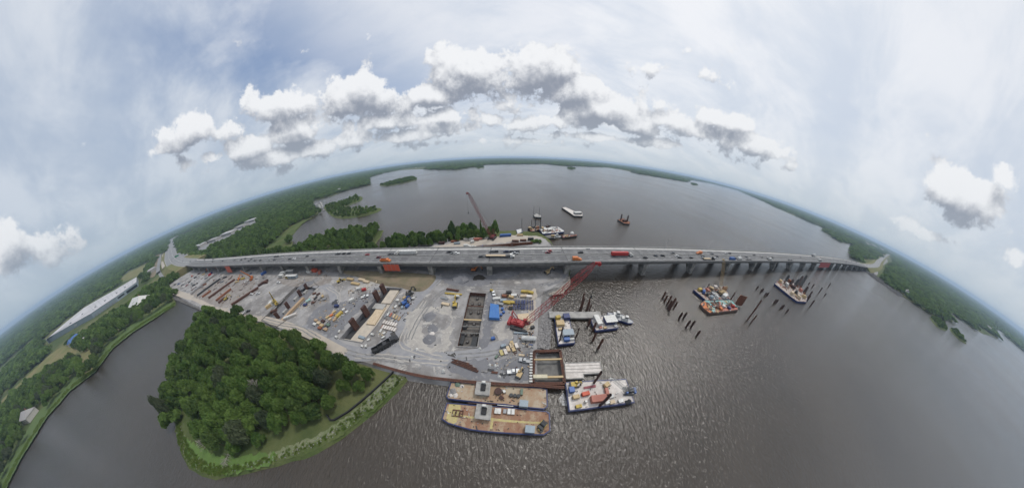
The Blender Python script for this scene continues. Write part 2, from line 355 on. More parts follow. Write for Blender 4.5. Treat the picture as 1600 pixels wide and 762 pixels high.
# ------------------------------------------------------------------ placing helpers
def ang(a, b, z=0.0):
    p, q = at(*a, z), at(*b, z); return math.atan2(q[1]-p[1], q[0]-p[0])
def proj(X, Y, Z):
    v = Vector((X, Y, Z-H)).normalized(); cp, sp = math.cos(PITCH), math.sin(PITCH)
    a = v.x; c = v.y*cp-v.z*sp; b = v.y*sp+v.z*cp; th = math.acos(max(-1, min(1, c))); r = 2*F*math.tan(th/2); s = math.hypot(a, b)+1e-9
    return 800+r*a/s, 381-r*b/s
def tall(base, top, z0=0.0):                                     # height of a vertical thing from its foot and head in the photo
    X, Y = at(*base, z0); best = min(range(5, 400), key=lambda k: (proj(X, Y, z0+k*.1)[0]-top[0])**2+(proj(X, Y, z0+k*.1)[1]-top[1])**2)
    return best*.1
def on_ray(px, foot, L, far=False):                              # point seen at px that lies L metres from foot
    d = Vector(ray(*px)); o = Vector((0, 0, H))-Vector(foot); b = o.dot(d); c = o.dot(o)-L*L; q = b*b-c
    q = math.sqrt(q) if q > 0 else 0; return Vector((0, 0, H))+d*(-b+q if far else -b-q)

# ------------------------------------------------------------------ materials of the place
M = {}
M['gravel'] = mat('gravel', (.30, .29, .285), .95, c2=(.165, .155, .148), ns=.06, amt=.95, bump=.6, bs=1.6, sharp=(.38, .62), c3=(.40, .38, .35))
M['gravel_dark'] = mat('damp_and_shade_gravel', (.17, .17, .18), .9, c2=(.11, .11, .12), ns=.12, bump=.3, bs=3, c3=(.24, .235, .235))  # dark tone for damp gravel and for shade painted under the bridge
M['haul'] = mat('haul_road_gravel', (.22, .22, .235), .9, c2=(.30, .295, .29), ns=.3, amt=.6, bump=.25, bs=3)
M['pier'] = mat('weathered_pier_concrete', (.25, .24, .22), .9, c2=(.12, .115, .105), ns=.25, amt=1, sharp=(.4, .62)); M['beige'] = mat('beige_gravel', (.38, .355, .32), .95, c2=(.28, .265, .25), ns=.2, amt=.9, bump=.4, bs=2, c3=(.44, .41, .37)); M['mud'] = mat('brown_mud', (.19, .165, .145), .95, c2=(.27, .25, .235), ns=.15, amt=.9, bump=.4, bs=2, c3=(.13, .11, .095)); M['rut'] = mat('wheel_rut_mud', (.15, .148, .15), .9, c2=(.24, .235, .23), ns=.4, amt=.9); M['puddle'] = mat('puddle_water', (.06, .055, .05), .08)
M['sand'] = mat('pale_sand', (.40, .35, .29), .95, c2=(.30, .27, .24), ns=.1, bump=.3, bs=2)
M['earth'] = mat('brown_earth', (.20, .155, .105), .95, c2=(.13, .12, .07), ns=.12, amt=.9, bump=.5, bs=1.5)
M['asphalt'] = mat('asphalt', (.125, .125, .13), .85, c2=(.19, .188, .188), ns=.09, amt=.9, c3=(.155, .15, .147))
M['lane'] = mat('tyre_darkened_asphalt', (.095, .095, .098), .8, c2=(.14, .14, .14), ns=.12, amt=.9)
M['asphalt_old'] = mat('worn_asphalt', (.17, .17, .172), .85, c2=(.22, .22, .215), ns=.08, amt=.8)
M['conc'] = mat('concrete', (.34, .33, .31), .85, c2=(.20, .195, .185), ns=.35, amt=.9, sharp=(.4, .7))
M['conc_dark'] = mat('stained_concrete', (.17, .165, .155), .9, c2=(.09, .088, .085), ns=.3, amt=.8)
M['conc_new'] = mat('fresh_concrete', (.50, .44, .36), .85, c2=(.38, .34, .29), ns=.25, amt=.8)
M['white_line'] = mat('road_paint', (.7, .7, .68), .7)
M['rust'] = mat('rusty_steel', (.105, .042, .026), .85, c2=(.055, .028, .022), ns=.8, amt=.9, c3=(.16, .07, .035))
M['rust2'] = mat('orange_rust', (.26, .095, .045), .85, c2=(.12, .05, .03), ns=.5, amt=.9)
M['brown_panel'] = mat('dark_brown_steel', (.062, .028, .022), .8, c2=(.035, .02, .018), ns=.5)
M['black'] = mat('black_rubber', (.018, .018, .02), .8)
M['dark'] = mat('dark_steel', (.045, .047, .05), .6, metal=.3)
M['grey'] = mat('grey_steel', (.26, .27, .28), .5, metal=.3, ns=1.2)
M['white'] = mat('white_paint', (.60, .60, .58), .5, c2=(.38, .37, .34), ns=1.0, amt=.8)
M['offwhite'] = mat('weathered_white_deck', (.60, .56, .52), .8, c2=(.40, .36, .33), ns=.35, amt=.7)
M['blue'] = mat('blue_paint', (.035, .10, .30), .5, ns=.8)
M['navy'] = mat('navy_hull_paint', (.015, .03, .13), .5, c2=(.03, .035, .06), ns=.6)
M['skyblue'] = mat('bright_blue_sheeting', (.05, .16, .38), .6, c2=(.03, .12, .36), ns=.7, amt=.8)
M['teal'] = mat('teal_sheeting', (.16, .38, .37), .7, c2=(.33, .36, .32), ns=.35, amt=.9, sharp=(.45, .55), c3=(.30, .16, .10))
M['yellow'] = mat('yellow_paint', (.46, .33, .05), .6, c2=(.28, .21, .06), ns=1.5, amt=.8)
M['yellow_worn'] = mat('worn_yellow_paint', (.44, .38, .15), .8, c2=(.34, .27, .16), ns=1.0, amt=.9)
M['tan'] = mat('tan_paint', (.45, .33, .17), .6, c2=(.33, .25, .14), ns=1.2)
M['orange'] = mat('orange_paint', (.52, .16, .04), .5, c2=(.45, .13, .04), ns=1)
M['redorange'] = mat('red_orange_sheet', (.50, .085, .04), .6, c2=(.38, .07, .035), ns=.8)
M['salmon'] = mat('salmon_paint', (.38, .14, .10), .65, c2=(.28, .12, .09), ns=1)
M['red'] = mat('red_paint', (.36, .022, .02), .45, c2=(.25, .02, .02), ns=1)
M['crane_red'] = mat('crane_red_paint', (.33, .028, .03), .5, c2=(.22, .02, .022), ns=1.5)
M['glass'] = mat('dark_glass', (.02, .025, .03), .12)
M['wood'] = mat('timber', (.42, .30, .19), .85, c2=(.30, .20, .12), ns=1.5, amt=.8)
M['palewood'] = mat('pale_timber', (.55, .45, .32), .85, c2=(.40, .31, .20), ns=1.5, amt=.8)
M['deck'] = mat('rusty_barge_deck', (.30, .205, .13), .85, c2=(.36, .30, .22), ns=.16, amt=1, sharp=(.42, .6), c3=(.27, .13, .08))
M['deck_red'] = mat('red_brown_barge_deck', (.235, .13, .08), .85, c2=(.33, .25, .17), ns=.2, amt=1, sharp=(.45, .62), c3=(.20, .09, .06))
M['green'] = mat('green_paint', (.03, .17, .09), .6)
M['greenbox'] = mat('grey_green_paint', (.12, .17, .13), .7)
M['stone'] = mat('grey_rock', (.26, .25, .245), .95, c2=(.15, .145, .145), ns=.8, amt=.9)
M['stonedark'] = mat('dark_rubble', (.12, .115, .11), .95, c2=(.19, .18, .17), ns=.8, amt=.9)
M['bluegrey'] = mat('blue_grey_paint', (.24, .29, .33), .5, ns=1)
M['roof'] = mat('white_roof_membrane', (.38, .375, .38), .8, c2=(.50, .49, .51), ns=.02, amt=.8)
M['house'] = mat('house_siding', (.45, .43, .40), .8)
M['shingle'] = mat('grey_shingle', (.14, .135, .13), .9)
M['lightshingle'] = mat('pale_grey_shingle', (.30, .29, .285), .9, c2=(.2, .19, .19), ns=.05)
M['blueroof'] = mat('blue_metal_roof', (.05, .12, .30), .6)
M['brick'] = mat('red_brick', (.22, .10, .07), .9)
def paint(n, c): return mat(n+'_car_paint', c, .3, c2=tuple(k*.85 for k in c), coat=.4)
PC = {'black': paint('black', (.018, .018, .02)), 'dark grey': paint('dark_grey', (.06, .062, .068)), 'white': paint('white', (.70, .70, .69)), 'silver': paint('silver', (.38, .39, .40)),
      'red': paint('red', (.30, .02, .022)), 'dark red': paint('dark_red', (.13, .012, .018)), 'navy': paint('navy', (.015, .022, .06)), 'grey': paint('grey', (.17, .175, .18)), 'blue': paint('blue', (.03, .10, .33)), 'beige': paint('beige', (.36, .31, .25))}

# ------------------------------------------------------------------ highway and bridge
PATH = [(-9000, 950), (-5200, 500), (-3300, 285), (-1900, 136), (-1300, 84), (-1050, 68), (-800, 60), (-590, 71), (-440, 89), (-306, 107.5), (-198, 119.5), (-115, 126), (-52, 128.9), (0, 130.2), (53, 130.7), (116, 129), (203, 123.6), (350, 111.4), (474, 98.3), (673, 74.2), (850, 46), (935, 31), (1000, 21), (1090, 10), (1439, -16), (1900, -26), (3100, -65), (5200, -145)]
PATH = [(x*.96, y*.96) if abs(x) < 1700 else (x, y) for x, y in PATH]
CL = [tuple(p) for p in spline(PATH, 10)]
def path_frame(x):                                               # centre point and direction of the road at a given x
    for i in range(len(CL)-1):
        if CL[i][0] <= x <= CL[i+1][0]:
            u = (x-CL[i][0])/(CL[i+1][0]-CL[i][0]); d = math.atan2(CL[i+1][1]-CL[i][1], CL[i+1][0]-CL[i][0])
            return (CL[i][0]+(CL[i+1][0]-CL[i][0])*u, CL[i][1]+(CL[i+1][1]-CL[i][1])*u, d)
    return (CL[-1][0], CL[-1][1], 0)
DECK = 13.5; BX0, BX1 = -615.0, 975.0
def road_z(x):
    if x < BX0: return max(2.2, DECK-(BX0-x)*.014)
    if x > BX1: return max(3.0, DECK-3.5-(x-BX1)*.02)
    return DECK if x < 800 else DECK-(x-800)*.02
def off_line(x0, x1, off, dz=0.0, step=12.0, zf=road_z):
    out = []; n = max(2, int((x1-x0)/step))
    for i in range(n+1):
        x, y, d = path_frame(x0+(x1-x0)*i/n); out.append((x-math.sin(d)*off, y+math.cos(d)*off, zf(x)+dz))
    return out
def bandmb(x0, x1, a, b, z0, z1, mb=None, step=12.0):            # solid band between lateral offsets a<b and heights z0<z1 relative to the road
    mb = mb or MB(); A, B, Cc, Dd = off_line(x0, x1, a, z0, step), off_line(x0, x1, b, z0, step), off_line(x0, x1, b, z1, step), off_line(x0, x1, a, z1, step)
    mb.strip(A, B); mb.strip(B, Cc); mb.strip(Cc, Dd); mb.strip(Dd, A)
    mb.add([A[0], B[0], Cc[0], Dd[0]], [(0, 1, 2, 3)]); mb.add([A[-1], B[-1], Cc[-1], Dd[-1]], [(3, 2, 1, 0)]); return mb
br = root('highway_bridge', 'long concrete highway bridge on many piers crossing the lake', 'bridge', (0, 0, 0))
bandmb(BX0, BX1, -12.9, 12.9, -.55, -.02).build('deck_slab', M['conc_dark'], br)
mb = MB().strip(off_line(BX0, BX1, -12.2, 0, 10), off_line(BX0, BX1, 12.2, 0, 10)); mb.build('roadway', M['asphalt'], br)
mb = MB().strip(off_line(BX0, BX1, 9.0, .005, 10), off_line(BX0, BX1, 12.2, .005, 10)); mb.build('far_shoulder', mat('pale_worn_concrete', (.46, .45, .43), .9, c2=(.33, .325, .31), ns=.3, amt=.9), br)
for a_, b_ in ((-8.0, -5.3), (-4.7, -2.2), (3.4, 5.8), (6.3, 8.7)): MB().strip(off_line(BX0, BX1, a_, .004, 10), off_line(BX0, BX1, b_, .004, 10)).build('worn_lane', M['lane'], br)
for side_, nm in ((-12.5, 'parapet'), (12.5, 'parapet')): bandmb(BX0, BX1, side_-.22, side_+.22, -.02, 1.0).build(nm, M['conc'], br)
bandmb(BX0, BX1, -1.1, -.7, 0.0, .85).build('median_barrier', M['conc'], br)
mb = MB().strip(off_line(BX0, BX1, -11.0, -2.9, 10), off_line(BX0, BX1, 11.0, -2.9, 10)); 
for k in range(6):
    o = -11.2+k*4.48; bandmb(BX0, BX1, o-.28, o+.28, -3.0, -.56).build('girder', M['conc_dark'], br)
lm = MB()
for o in (-11.6, -1.7, .1, 11.4-2.6): lm.strip(off_line(BX0, BX1, o-.1, .008, 10), off_line(BX0, BX1, o+.1, .008, 10))
for o in (-8.3, -5.0, 3.2, 6.0):
    x = BX0
    while x < BX1-5: lm.strip(off_line(x, x+3, o-.09, .008, 3), off_line(x, x+3, o+.09, .008, 3)); x += 9
lm.build('lane_marking', M['white_line'], br)
PX = [-17-46*k for k in range(13)][::-1]+[42, 112]+[170+57.5*k for k in range(14)]
for X in PX:
    if X > BX0+5: bandmb(X-.25, X+.25, -12.1, 12.1, .006, .012, step=.5).build('expansion_joint', M['dark'], br)
for X in PX:                                                      # transverse pier frames: two legs leaning in under one cap, on a footing
    x, y, d = path_frame(X); zt = road_z(X)-2.9; zb = 1.4 if X < 50 else -1.5
    g = MB(); prof = [(-12.2, zt), (-12.2, zb), (-8.8, zb), (-4.0, zt-4.6), (-1.8, zt-2.8), (1.8, zt-2.8), (4.0, zt-4.6), (8.8, zb), (12.2, zb), (12.2, zt)]
    vs = []
    for s_ in (-1.9, 1.9):
        for (yy, zz) in prof: a, b = rot2(s_, yy, d); vs.append((x+a, y+b, zz))
    n = len(prof); fs = [(i, (i+1) % n, n+(i+1) % n, n+i) for i in range(n)]
    for b0 in (0, n): fs += [tuple(b0+i for i in q) for q in ((0, 1, 2, 3, 4), (0, 4, 5, 9), (5, 6, 7, 8, 9))]
    g.add(vs, fs); o = g.build('pier', M['pier'], br)
    for s_ in (-1, 1): a, b = rot2(0, s_*11, d); MB().box(x+a, y+b, zb-.8 if X < 50 else -1.5, 4.4, 4.0, 1.5 if X < 50 else 2.0, d).build('footing', M['conc_dark'], o)
# embankment and the highway on land
def embank(x0, x1, w, name):
    mb = MB(); A = off_line(x0, x1, -w, -.03, 30); B = off_line(x0, x1, w, -.03, 30); mb.strip(A, B)
    A2 = [(p[0], p[1], LAND_Z-.2) for p in off_line(x0, x1, -w-2.2*7, 0, 30)]; B2 = [(p[0], p[1], LAND_Z-.2) for p in off_line(x0, x1, w+2.2*7, 0, 30)]
    mb.strip(A2, A); mb.strip(B, B2); mb.add([A[-1], B[-1], B2[-1], A2[-1]], [(0, 1, 2, 3)]); mb.add([A[0], B[0], B2[0], A2[0]], [(3, 2, 1, 0)])
    return tag(mb.build(name, emb_m), kind='structure')
emb_m = D.materials.new('dry_grass'); emb_m.use_nodes = True; grass_mat(emb_m, (.14, .15, .06), (.20, .17, .09), (.10, .12, .04), .03)
embank(-8900, BX0+.5, 33, 'embankment'); embank(BX1-.5, 5000, 12.5, 'embankment')
for x0, x1, w in ((-8900, -830, 30), (-830, BX0, 16), (BX1, 5000, 11)):
    tag(MB().strip(off_line(x0, x1, -w-1, 0.02, 30), off_line(x0, x1, w+1, 0.02, 30)).build('highway', M['asphalt_old']), kind='structure')
    mk = MB()
    for o in (-w+.6, -.6, .6, w-.6, -w/2, w/2): mk.strip(off_line(x0, x1, o-.12, .03, 30), off_line(x0, x1, o+.12, .03, 30))
    tag(mk.build('road_markings', M['white_line']), kind='structure')
for a_, b_, z0_, z1_, m_ in ((33.5, 42, -.4, -3.2, 'sand'), (-33.5, -44, -.4, -3.2, 'sand'), (48, 60, -3.5, -4.5, 'asphalt_old'), (-50, -62, -3.5, -4.5, 'asphalt_old')):
    q_ = (off_line(-4200, -880, a_, 0, 30, lambda x: max(1.5, road_z(x)+z0_)), off_line(-4200, -880, b_, 0, 30, lambda x: max(1.45, road_z(x)+z1_)))
    tag(MB().strip(*(q_ if a_ > b_ else q_[::-1])).build('side_road', M[m_]), kind='structure')

def road(px, w, m, name, z=2.52, k=6, pts=None):
    c = [np.array(p) for p in (pts or [at(x, y, z) for x, y in px])]; c = spline(c, k); L = []; Rr = []
    for i, p in enumerate(c):
        q = c[min(i+1, len(c)-1)]-c[max(i-1, 0)]; q = q/(np.hypot(*q)+1e-9); nn = np.array((-q[1], q[0]))*w/2
        L.append((*(p+nn), z)); Rr.append((*(p-nn), z))
    return tag(MB().strip(Rr, L).build(name, m), kind='structure')
PITS_IN = True
# ------------------------------------------------------------------ construction ground
SZ = 2.5; RAG = ('damp_and_shade_ground', 'pale_gravel', 'sandy_track', 'stony_bank', 'lush_grass', 'grassy_bank', 'beige_ground', 'bare_earth', 'puddle')
SITE = [(584, 569), (640, 583.5), (700, 591.5), (760, 596.5), (833, 600), (833, 548), (839, 545), (841, 500), (848, 455), (872, 448), (886, 437), (886, 420), (880, 398), (866, 388), (852, 373), (838, 368), (800, 370), (760, 371.5), (700, 377), (640, 384), (600, 391.5), (540, 393), (480, 395), (430, 399), (350, 404),
        (310, 417), (296, 424), (275, 437), (262, 446), (262, 456), (276, 460), (300, 474), (322, 484), (341, 488), (368, 492), (412, 502), (440, 513), (464, 517), (494, 531), (521, 546), (553, 559)]
sp = P(SITE, SZ); a = sum(sp[i][0]*sp[(i+1) % len(sp)][1]-sp[(i+1) % len(sp)][0]*sp[i][1] for i in range(len(sp)))
if a < 0: sp = sp[::-1]
mb = MB(); vs, tr = tess(sp, [P(q, SZ) for q in PITS], SZ); mb.add(vs, tr)
og = grow(sp, 2.6); mb.strip([(x, y, SZ) for x, y in sp+sp[:1]][::1], [(x, y, -.3) for x, y in og+og[:1]])
tag(mb.build('construction_ground', M['gravel']), kind='structure')
MB().prism(P([(288, 403), (322, 396), (350, 391.5), (352, 394), (345, 399), (330, 402), (300, 404.5)], 5.5), 1.1, 5.5).build('approach_ramp', M['conc_new']); tag(D.objects['approach_ramp'], kind='structure')
def patch(px, m, name, z=2.504, k=4, sm_=True):
    pts = P(px, z); pts = smooth(pts, k) if sm_ else pts
    if name in RAG: pts = ragged(pts, 1.6)
    mb = MB(); vs, tr = tess(pts, [], z); mb.add(vs, tr); return tag(mb.build(name, m), kind='structure')
def mound(px, m, name, h=2.0, z=2.45, ins=4.0, label=None, kind='structure', k=4):
    pts = smooth(P(px, z), k); a = sum(pts[i][0]*pts[(i+1) % len(pts)][1]-pts[(i+1) % len(pts)][0]*pts[i][1] for i in range(len(pts)))
    if a < 0: pts = pts[::-1]
    inn = grow(pts, -ins); n = len(pts); mb = MB()
    mb.add([(x, y, z) for x, y in pts]+[(x+random.uniform(-.4, .4), y+random.uniform(-.4, .4), z+h*random.uniform(.8, 1.1)) for x, y in inn], [(i, (i+1) % n, n+(i+1) % n, n+i) for i in range(n)]+[tuple(range(n, 2*n))])
    return tag(mb.build(name, m), kind=kind)
mound([(530, 424), (575, 423), (622, 425), (665, 428), (681, 432), (673, 446), (655, 456), (622, 449), (600, 446), (560, 433)], M['earth'], 'earth_bank', 1.6, ins=2.5)
# haul roads, damp areas, painted bridge shade and sandy tracks
road([(688, 432), (668, 449), (640, 478), (622, 508), (607, 532), (588, 549), (560, 552), (535, 547), (512, 533), (499, 527)], 9.0, M['haul'], 'haul_road', 2.508)
road([(607, 532), (630, 548), (680, 560), (740, 556), (775, 545), (800, 530), (790, 500), (775, 478)], 8.0, M['haul'], 'haul_road', 2.512)
road([(492, 445), (515, 450), (522, 470), (508, 490), (490, 508), (470, 514)], 7.0, M['haul'], 'haul_road', 2.516)
road([(340, 486), (400, 496), (440, 505), (480, 520), (500, 530), (540, 552)], 6.0, M['sand'], 'sandy_track', 2.520)
road([(262, 452), (290, 462), (308, 466), (335, 480), (352, 487)], 10.0, M['sand'], 'sandy_track', 2.524)
def ragged(pts, amp=1.3):                                        # irregular edge for patches of ground
    out = []
    for i, p in enumerate(pts):
        q = pts[(i+1) % len(pts)]; L = math.hypot(q[0]-p[0], q[1]-p[1]); n = max(1, int(L/1.2))
        for k in range(n): u = k/n; out.append((p[0]+(q[0]-p[0])*u+random.gauss(0, amp*.4), p[1]+(q[1]-p[1])*u+random.gauss(0, amp*.4)))
    return out
patch([(688, 428), (720, 420), (800, 418), (880, 420), (884, 434), (860, 446), (800, 440), (745, 447), (700, 444)], M['gravel_dark'], 'damp_and_shade_ground', 2.528)  # shadow of the bridge put into the ground colour
patch([(500, 478), (530, 470), (556, 470), (588, 450), (594, 452), (568, 478), (541, 506), (523, 527), (505, 520), (480, 505)], M['gravel_dark'], 'damp_and_shade_ground', 2.532)
patch([(762, 458), (772, 458), (770, 500), (762, 540), (751, 545), (754, 520)], M['gravel_dark'], 'damp_and_shade_ground', 2.536)
patch([(706, 560), (740, 562), (800, 560), (828, 548), (829, 592), (790, 594), (740, 590), (700, 578)], M['gravel_dark'], 'damp_and_shade_ground', 2.540)
patch([(812, 425), (860, 424), (880, 432), (860, 442), (815, 444), (770, 440)], M['gravel'], 'pale_gravel', 2.545)
patch([(740, 373), (800, 368), (846, 369.5), (849, 371), (820, 375), (780, 380), (740, 384), (700, 388), (660, 391), (690, 383)], M['sand'], 'sandy_track', 2.508)
patch([(832, 452), (838, 452), (835, 500), (829, 545), (822, 520), (826, 480)], M['sand'], 'sandy_track', 2.548)
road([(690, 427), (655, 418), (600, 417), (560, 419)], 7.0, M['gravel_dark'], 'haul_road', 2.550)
patch([(640, 486), (700, 478), (706, 500), (700, 545), (668, 548), (640, 540), (636, 510)], M['beige'], 'beige_ground', 2.552)
patch([(662, 490), (690, 492), (688, 535), (664, 536)], M['gravel'], 'pale_gravel', 2.555)
patch([(772, 508), (800, 500), (806, 512), (796, 530), (776, 528)], M['beige'], 'beige_ground', 2.552)
patch([(560, 452), (575, 450), (590, 443), (585, 440), (556, 446)], M['beige'], 'beige_ground', 2.552)
patch([(406, 462), (440, 450), (452, 455), (420, 490), (396, 492), (380, 486)], M['gravel'], 'pale_gravel', 2.552)
patch([(330, 440), (372, 428), (400, 440), (360, 480), (318, 470), (300, 458)], M['mud'], 'bare_earth', 2.552)
patch([(436, 432), (500, 428), (520, 436), (500, 446), (450, 446)], M['mud'], 'bare_earth', 2.552)
TR = [[(690, 560), (650, 548), (628, 535), (640, 505), (664, 470)], [(715, 556), (760, 553), (790, 545), (806, 528), (800, 505)], [(745, 449), (700, 452), (676, 470), (655, 498), (640, 530)], [(556, 556), (600, 556), (650, 562), (700, 566)], [(830, 540), (812, 552), (790, 566), (760, 585)], [(880, 437), (830, 448), (770, 450), (700, 448)], [(340, 482), (390, 470), (430, 452), (470, 436), (520, 432)], [(300, 465), (345, 450), (380, 440), (420, 432)], [(500, 530), (470, 512), (440, 506), (410, 498)], [(512, 448), (530, 462), (520, 490), (500, 510)], [(800, 430), (760, 426), (700, 432), (680, 445)], [(640, 565), (600, 560), (570, 556), (540, 548)]]
for i, q in enumerate(TR):
    for o in (-1.1, 1.1):
        c = spline([np.array(at(x, y, SZ)) for x, y in q], 10); w_ = []
        for j, p in enumerate(c): d_ = c[min(j+1, len(c)-1)]-c[max(j-1, 0)]; d_ = d_/(np.hypot(*d_)+1e-9); w_.append(p+np.array((-d_[1], d_[0]))*(o+random.gauss(0, .12)))
        road(None, .75, M['rut'] if i % 3 else M['beige'], 'wheel_rut', 2.560+i*.002+(.001 if o > 0 else 0), 2, w_)
for i, q in enumerate((((650, 430), (662, 428), (668, 434), (655, 437)), ((735, 432), (752, 430), (760, 435), (742, 438)), ((612, 520), (618, 519), (616, 527), (610, 528)), ((520, 470), (527, 469), (526, 475), (519, 476)), ((700, 552), (712, 551), (714, 555), (702, 556)))): patch(list(q), M['puddle'], 'puddle', 2.59)
# west side roads and yards
road(None, 9, M['asphalt_old'], 'service_road', 1.45, 8, [at(253, 404, 1.4), at(247, 418, 1.4), at(252, 432, 1.4), at(262, 440, 1.4), at(285, 432, 1.4), at(305, 424, 1.4)])
road(None, 8, M['asphalt_old'], 'service_road', 1.46, 8, [at(262, 440, 1.4), at(250, 447, 1.4), at(236, 456, 1.4), at(222, 464, 1.4)])
patch([(240, 402), (248, 396), (252, 404), (246, 420), (240, 432), (232, 428)], M['earth'], 'bare_earth', 1.44)
patch([(300, 392), (318, 383), (352, 366), (375, 352), (398, 344), (401, 349), (380, 359), (356, 372), (330, 383), (320, 392), (302, 398)], M['asphalt_old'], 'parking_lot', 1.45, sm_=False)
patch([(222, 462), (245, 450), (256, 458), (245, 470), (232, 476), (216, 474)], M['asphalt_old'], 'parking_lot', 1.45, sm_=False)
patch([(0, 628), (40, 590), (89, 546), (115, 540), (125, 548), (110, 556), (70, 580), (30, 608), (0, 640)], emb_m, 'field', 1.30)
patch([(126, 552), (135, 541), (144, 548), (150, 565), (146, 580), (128, 588), (124, 570)], emb_m, 'lawn', 1.32)
patch([(187, 436), (205, 423), (242, 409), (238, 416), (220, 428), (192, 440)], emb_m, 'field', 1.31)
patch([(290, 372), (330, 354), (400, 330), (402, 333), (330, 360), (296, 376)], emb_m, 'field', 1.33, sm_=False)
patch([(410, 392), (432, 378), (455, 355), (478, 342), (484, 342), (470, 352), (452, 372), (440, 384), (450, 393)], bank_m, 'reed_marsh', 1.34)
patch([(286, 676), (300, 700), (325, 722), (350, 730), (400, 720), (450, 700), (490, 686), (530, 664), (560, 642), (590, 612), (612, 588), (628, 592), (600, 625), (560, 658), (520, 686), (460, 712), (412, 726), (366, 737), (338, 743), (318, 737), (298, 726), (284, 696)], bank_m, 'grassy_bank', 1.24)
patch([(400, 716), (450, 697), (490, 682), (530, 658), (560, 636), (585, 610), (604, 590), (626, 590), (600, 618), (565, 645), (525, 672), (480, 696), (425, 717)], M['stony'] if 'stony' in M else mat('stony_grass', (.16, .17, .10), .95, c2=(.10, .13, .05), ns=.5, amt=1, bump=.5, bs=2, c3=(.22, .215, .17)), 'stony_bank', 1.262)
patch([(286, 680), (292, 705), (312, 730), (345, 739), (400, 732), (432, 718), (415, 706), (370, 715), (330, 708), (300, 690)], mat('lush_grass', (.085, .15, .03), .95, c2=(.06, .10, .025), ns=.2, bump=.6, bs=1.5, c3=(.11, .16, .045)), 'lush_grass', 1.27)
patch([(1352, 415), (1360, 414), (1372, 424), (1370, 430), (1360, 424)], M['stone'], 'rocky_shore', 1.4)
patch([(1374, 411), (1379, 404), (1386, 403), (1388, 409), (1381, 414)], M['asphalt_old'], 'parking_lot', 1.5, sm_=False)
# ------------------------------------------------------------------ trees
def leaf_mat(name, a, b, c):
    m = D.materials.new(name); m.use_nodes = True; t = NT(m.node_tree); p = t.N['Principled BSDF']; p.inputs['Roughness'].default_value = .75; p.inputs['Specular IOR Level'].default_value = .25
    oi = t.n('ShaderNodeObjectInfo'); Pn = t.n('ShaderNodeNewGeometry').outputs['Position']
    col = t.mix(oi.outputs['Random'], (*a, 1), (*b, 1))
    col = t.mix(t.m('MULTIPLY', t.sm(t.noise(Pn, .012, 4, .6), .42, .62), .55), col, (*[v*.62 for v in a], 1))
    col = t.mix(t.m('MULTIPLY', t.sm(t.noise(Pn, .35, 5, .7), .42, .68), .75), col, (*c, 1))
    t.L.new(col, p.inputs['Base Color'])
    tr = t.n('ShaderNodeBsdfTranslucent'); t.L.new(col, tr.inputs[0]); ms = t.n('ShaderNodeMixShader'); ms.inputs[0].default_value = .42
    t.L.new(p.outputs[0], ms.inputs[1]); t.L.new(tr.outputs[0], ms.inputs[2]); t.L.new(ms.outputs[0], t.N['Material Output'].inputs[0]); return m
LEAF = leaf_mat('broadleaf_foliage', (.080, .155, .034), (.150, .235, .055), (.19, .27, .075))
LEAF2 = leaf_mat('dark_foliage', (.055, .110, .032), (.115, .175, .048), (.15, .21, .062))
LEAF3 = leaf_mat('grey_green_foliage', (.075, .105, .055), (.105, .135, .065), (.13, .15, .09))
BARK = mat('bark', (.11, .085, .065), .95, ns=3)
DEAD = mat('dead_grey_wood', (.26, .24, .21), .95, ns=3)
def crown_mesh(name, seed, leaves, lobes, leaf, sx=1.0, h=1.0, conic=False):     # unit crown: radius about 1, foliage between z=.25 and z=1
    g = np.random.default_rng(seed); L = []
    for i in range(lobes):
        if conic:
            z = g.uniform(.15, .95); r = (1-z)*.8; a = g.uniform(0, 6.28); L.append((math.cos(a)*r*.6, math.sin(a)*r*.6, z, .12+.38*(1-z)))
        else:
            a = g.uniform(0, 6.28); rr = math.sqrt(g.uniform(0, 1))*.68; z = .78-.42*rr*rr/.46+g.uniform(-.12, .10); L.append((math.cos(a)*rr, math.sin(a)*rr, z, g.uniform(.26, .44)))
    n = leaves; idx = g.integers(0, len(L), n); La = np.array(L)[idx]
    d = g.normal(size=(n, 3)); d[:, 2] = np.abs(d[:, 2])*1.0-.25; d /= np.linalg.norm(d, axis=1)[:, None]
    rad = La[:, 3]*(.72+.36*g.random(n)); c = La[:, :3]+d*rad[:, None]*np.array([1, 1, .62])
    nn = d+g.normal(size=(n, 3))*.55; nn /= np.linalg.norm(nn, axis=1)[:, None]
    u = np.cross(nn, g.normal(size=(n, 3))); u /= np.linalg.norm(u, axis=1)[:, None]; w = np.cross(nn, u)
    s = (leaf*(.6+.8*g.random(n)))[:, None]
    q = np.stack([c-u*s-w*s*.7, c+u*s-w*s*.5, c+u*s*.8+w*s*.7, c-u*s*.7+w*s], 1); q[:, :, 2] *= h
    vs = q.reshape(-1, 3); mb = MB(); mb.v = [tuple(p) for p in vs]; mb.f = [(4*i, 4*i+1, 4*i+2, 4*i+3) for i in range(n)]
    for (x, y, z, r) in L:                                       # inner mass so the sky does not show through every gap
        b = len(mb.v); k = 6; rr = r*.66
        ring = [(x+rr*math.cos(2*math.pi*i/k), y+rr*math.sin(2*math.pi*i/k), z*h) for i in range(k)]
        mb.v += ring+[(x, y, (z+rr*.6)*h), (x, y, (z-rr*.7)*h)]
        mb.f += [(b+i, b+(i+1) % k, b+k) for i in range(k)]+[(b+(i+1) % k, b+i, b+k+1) for i in range(k)]
    return mb.mesh(name)
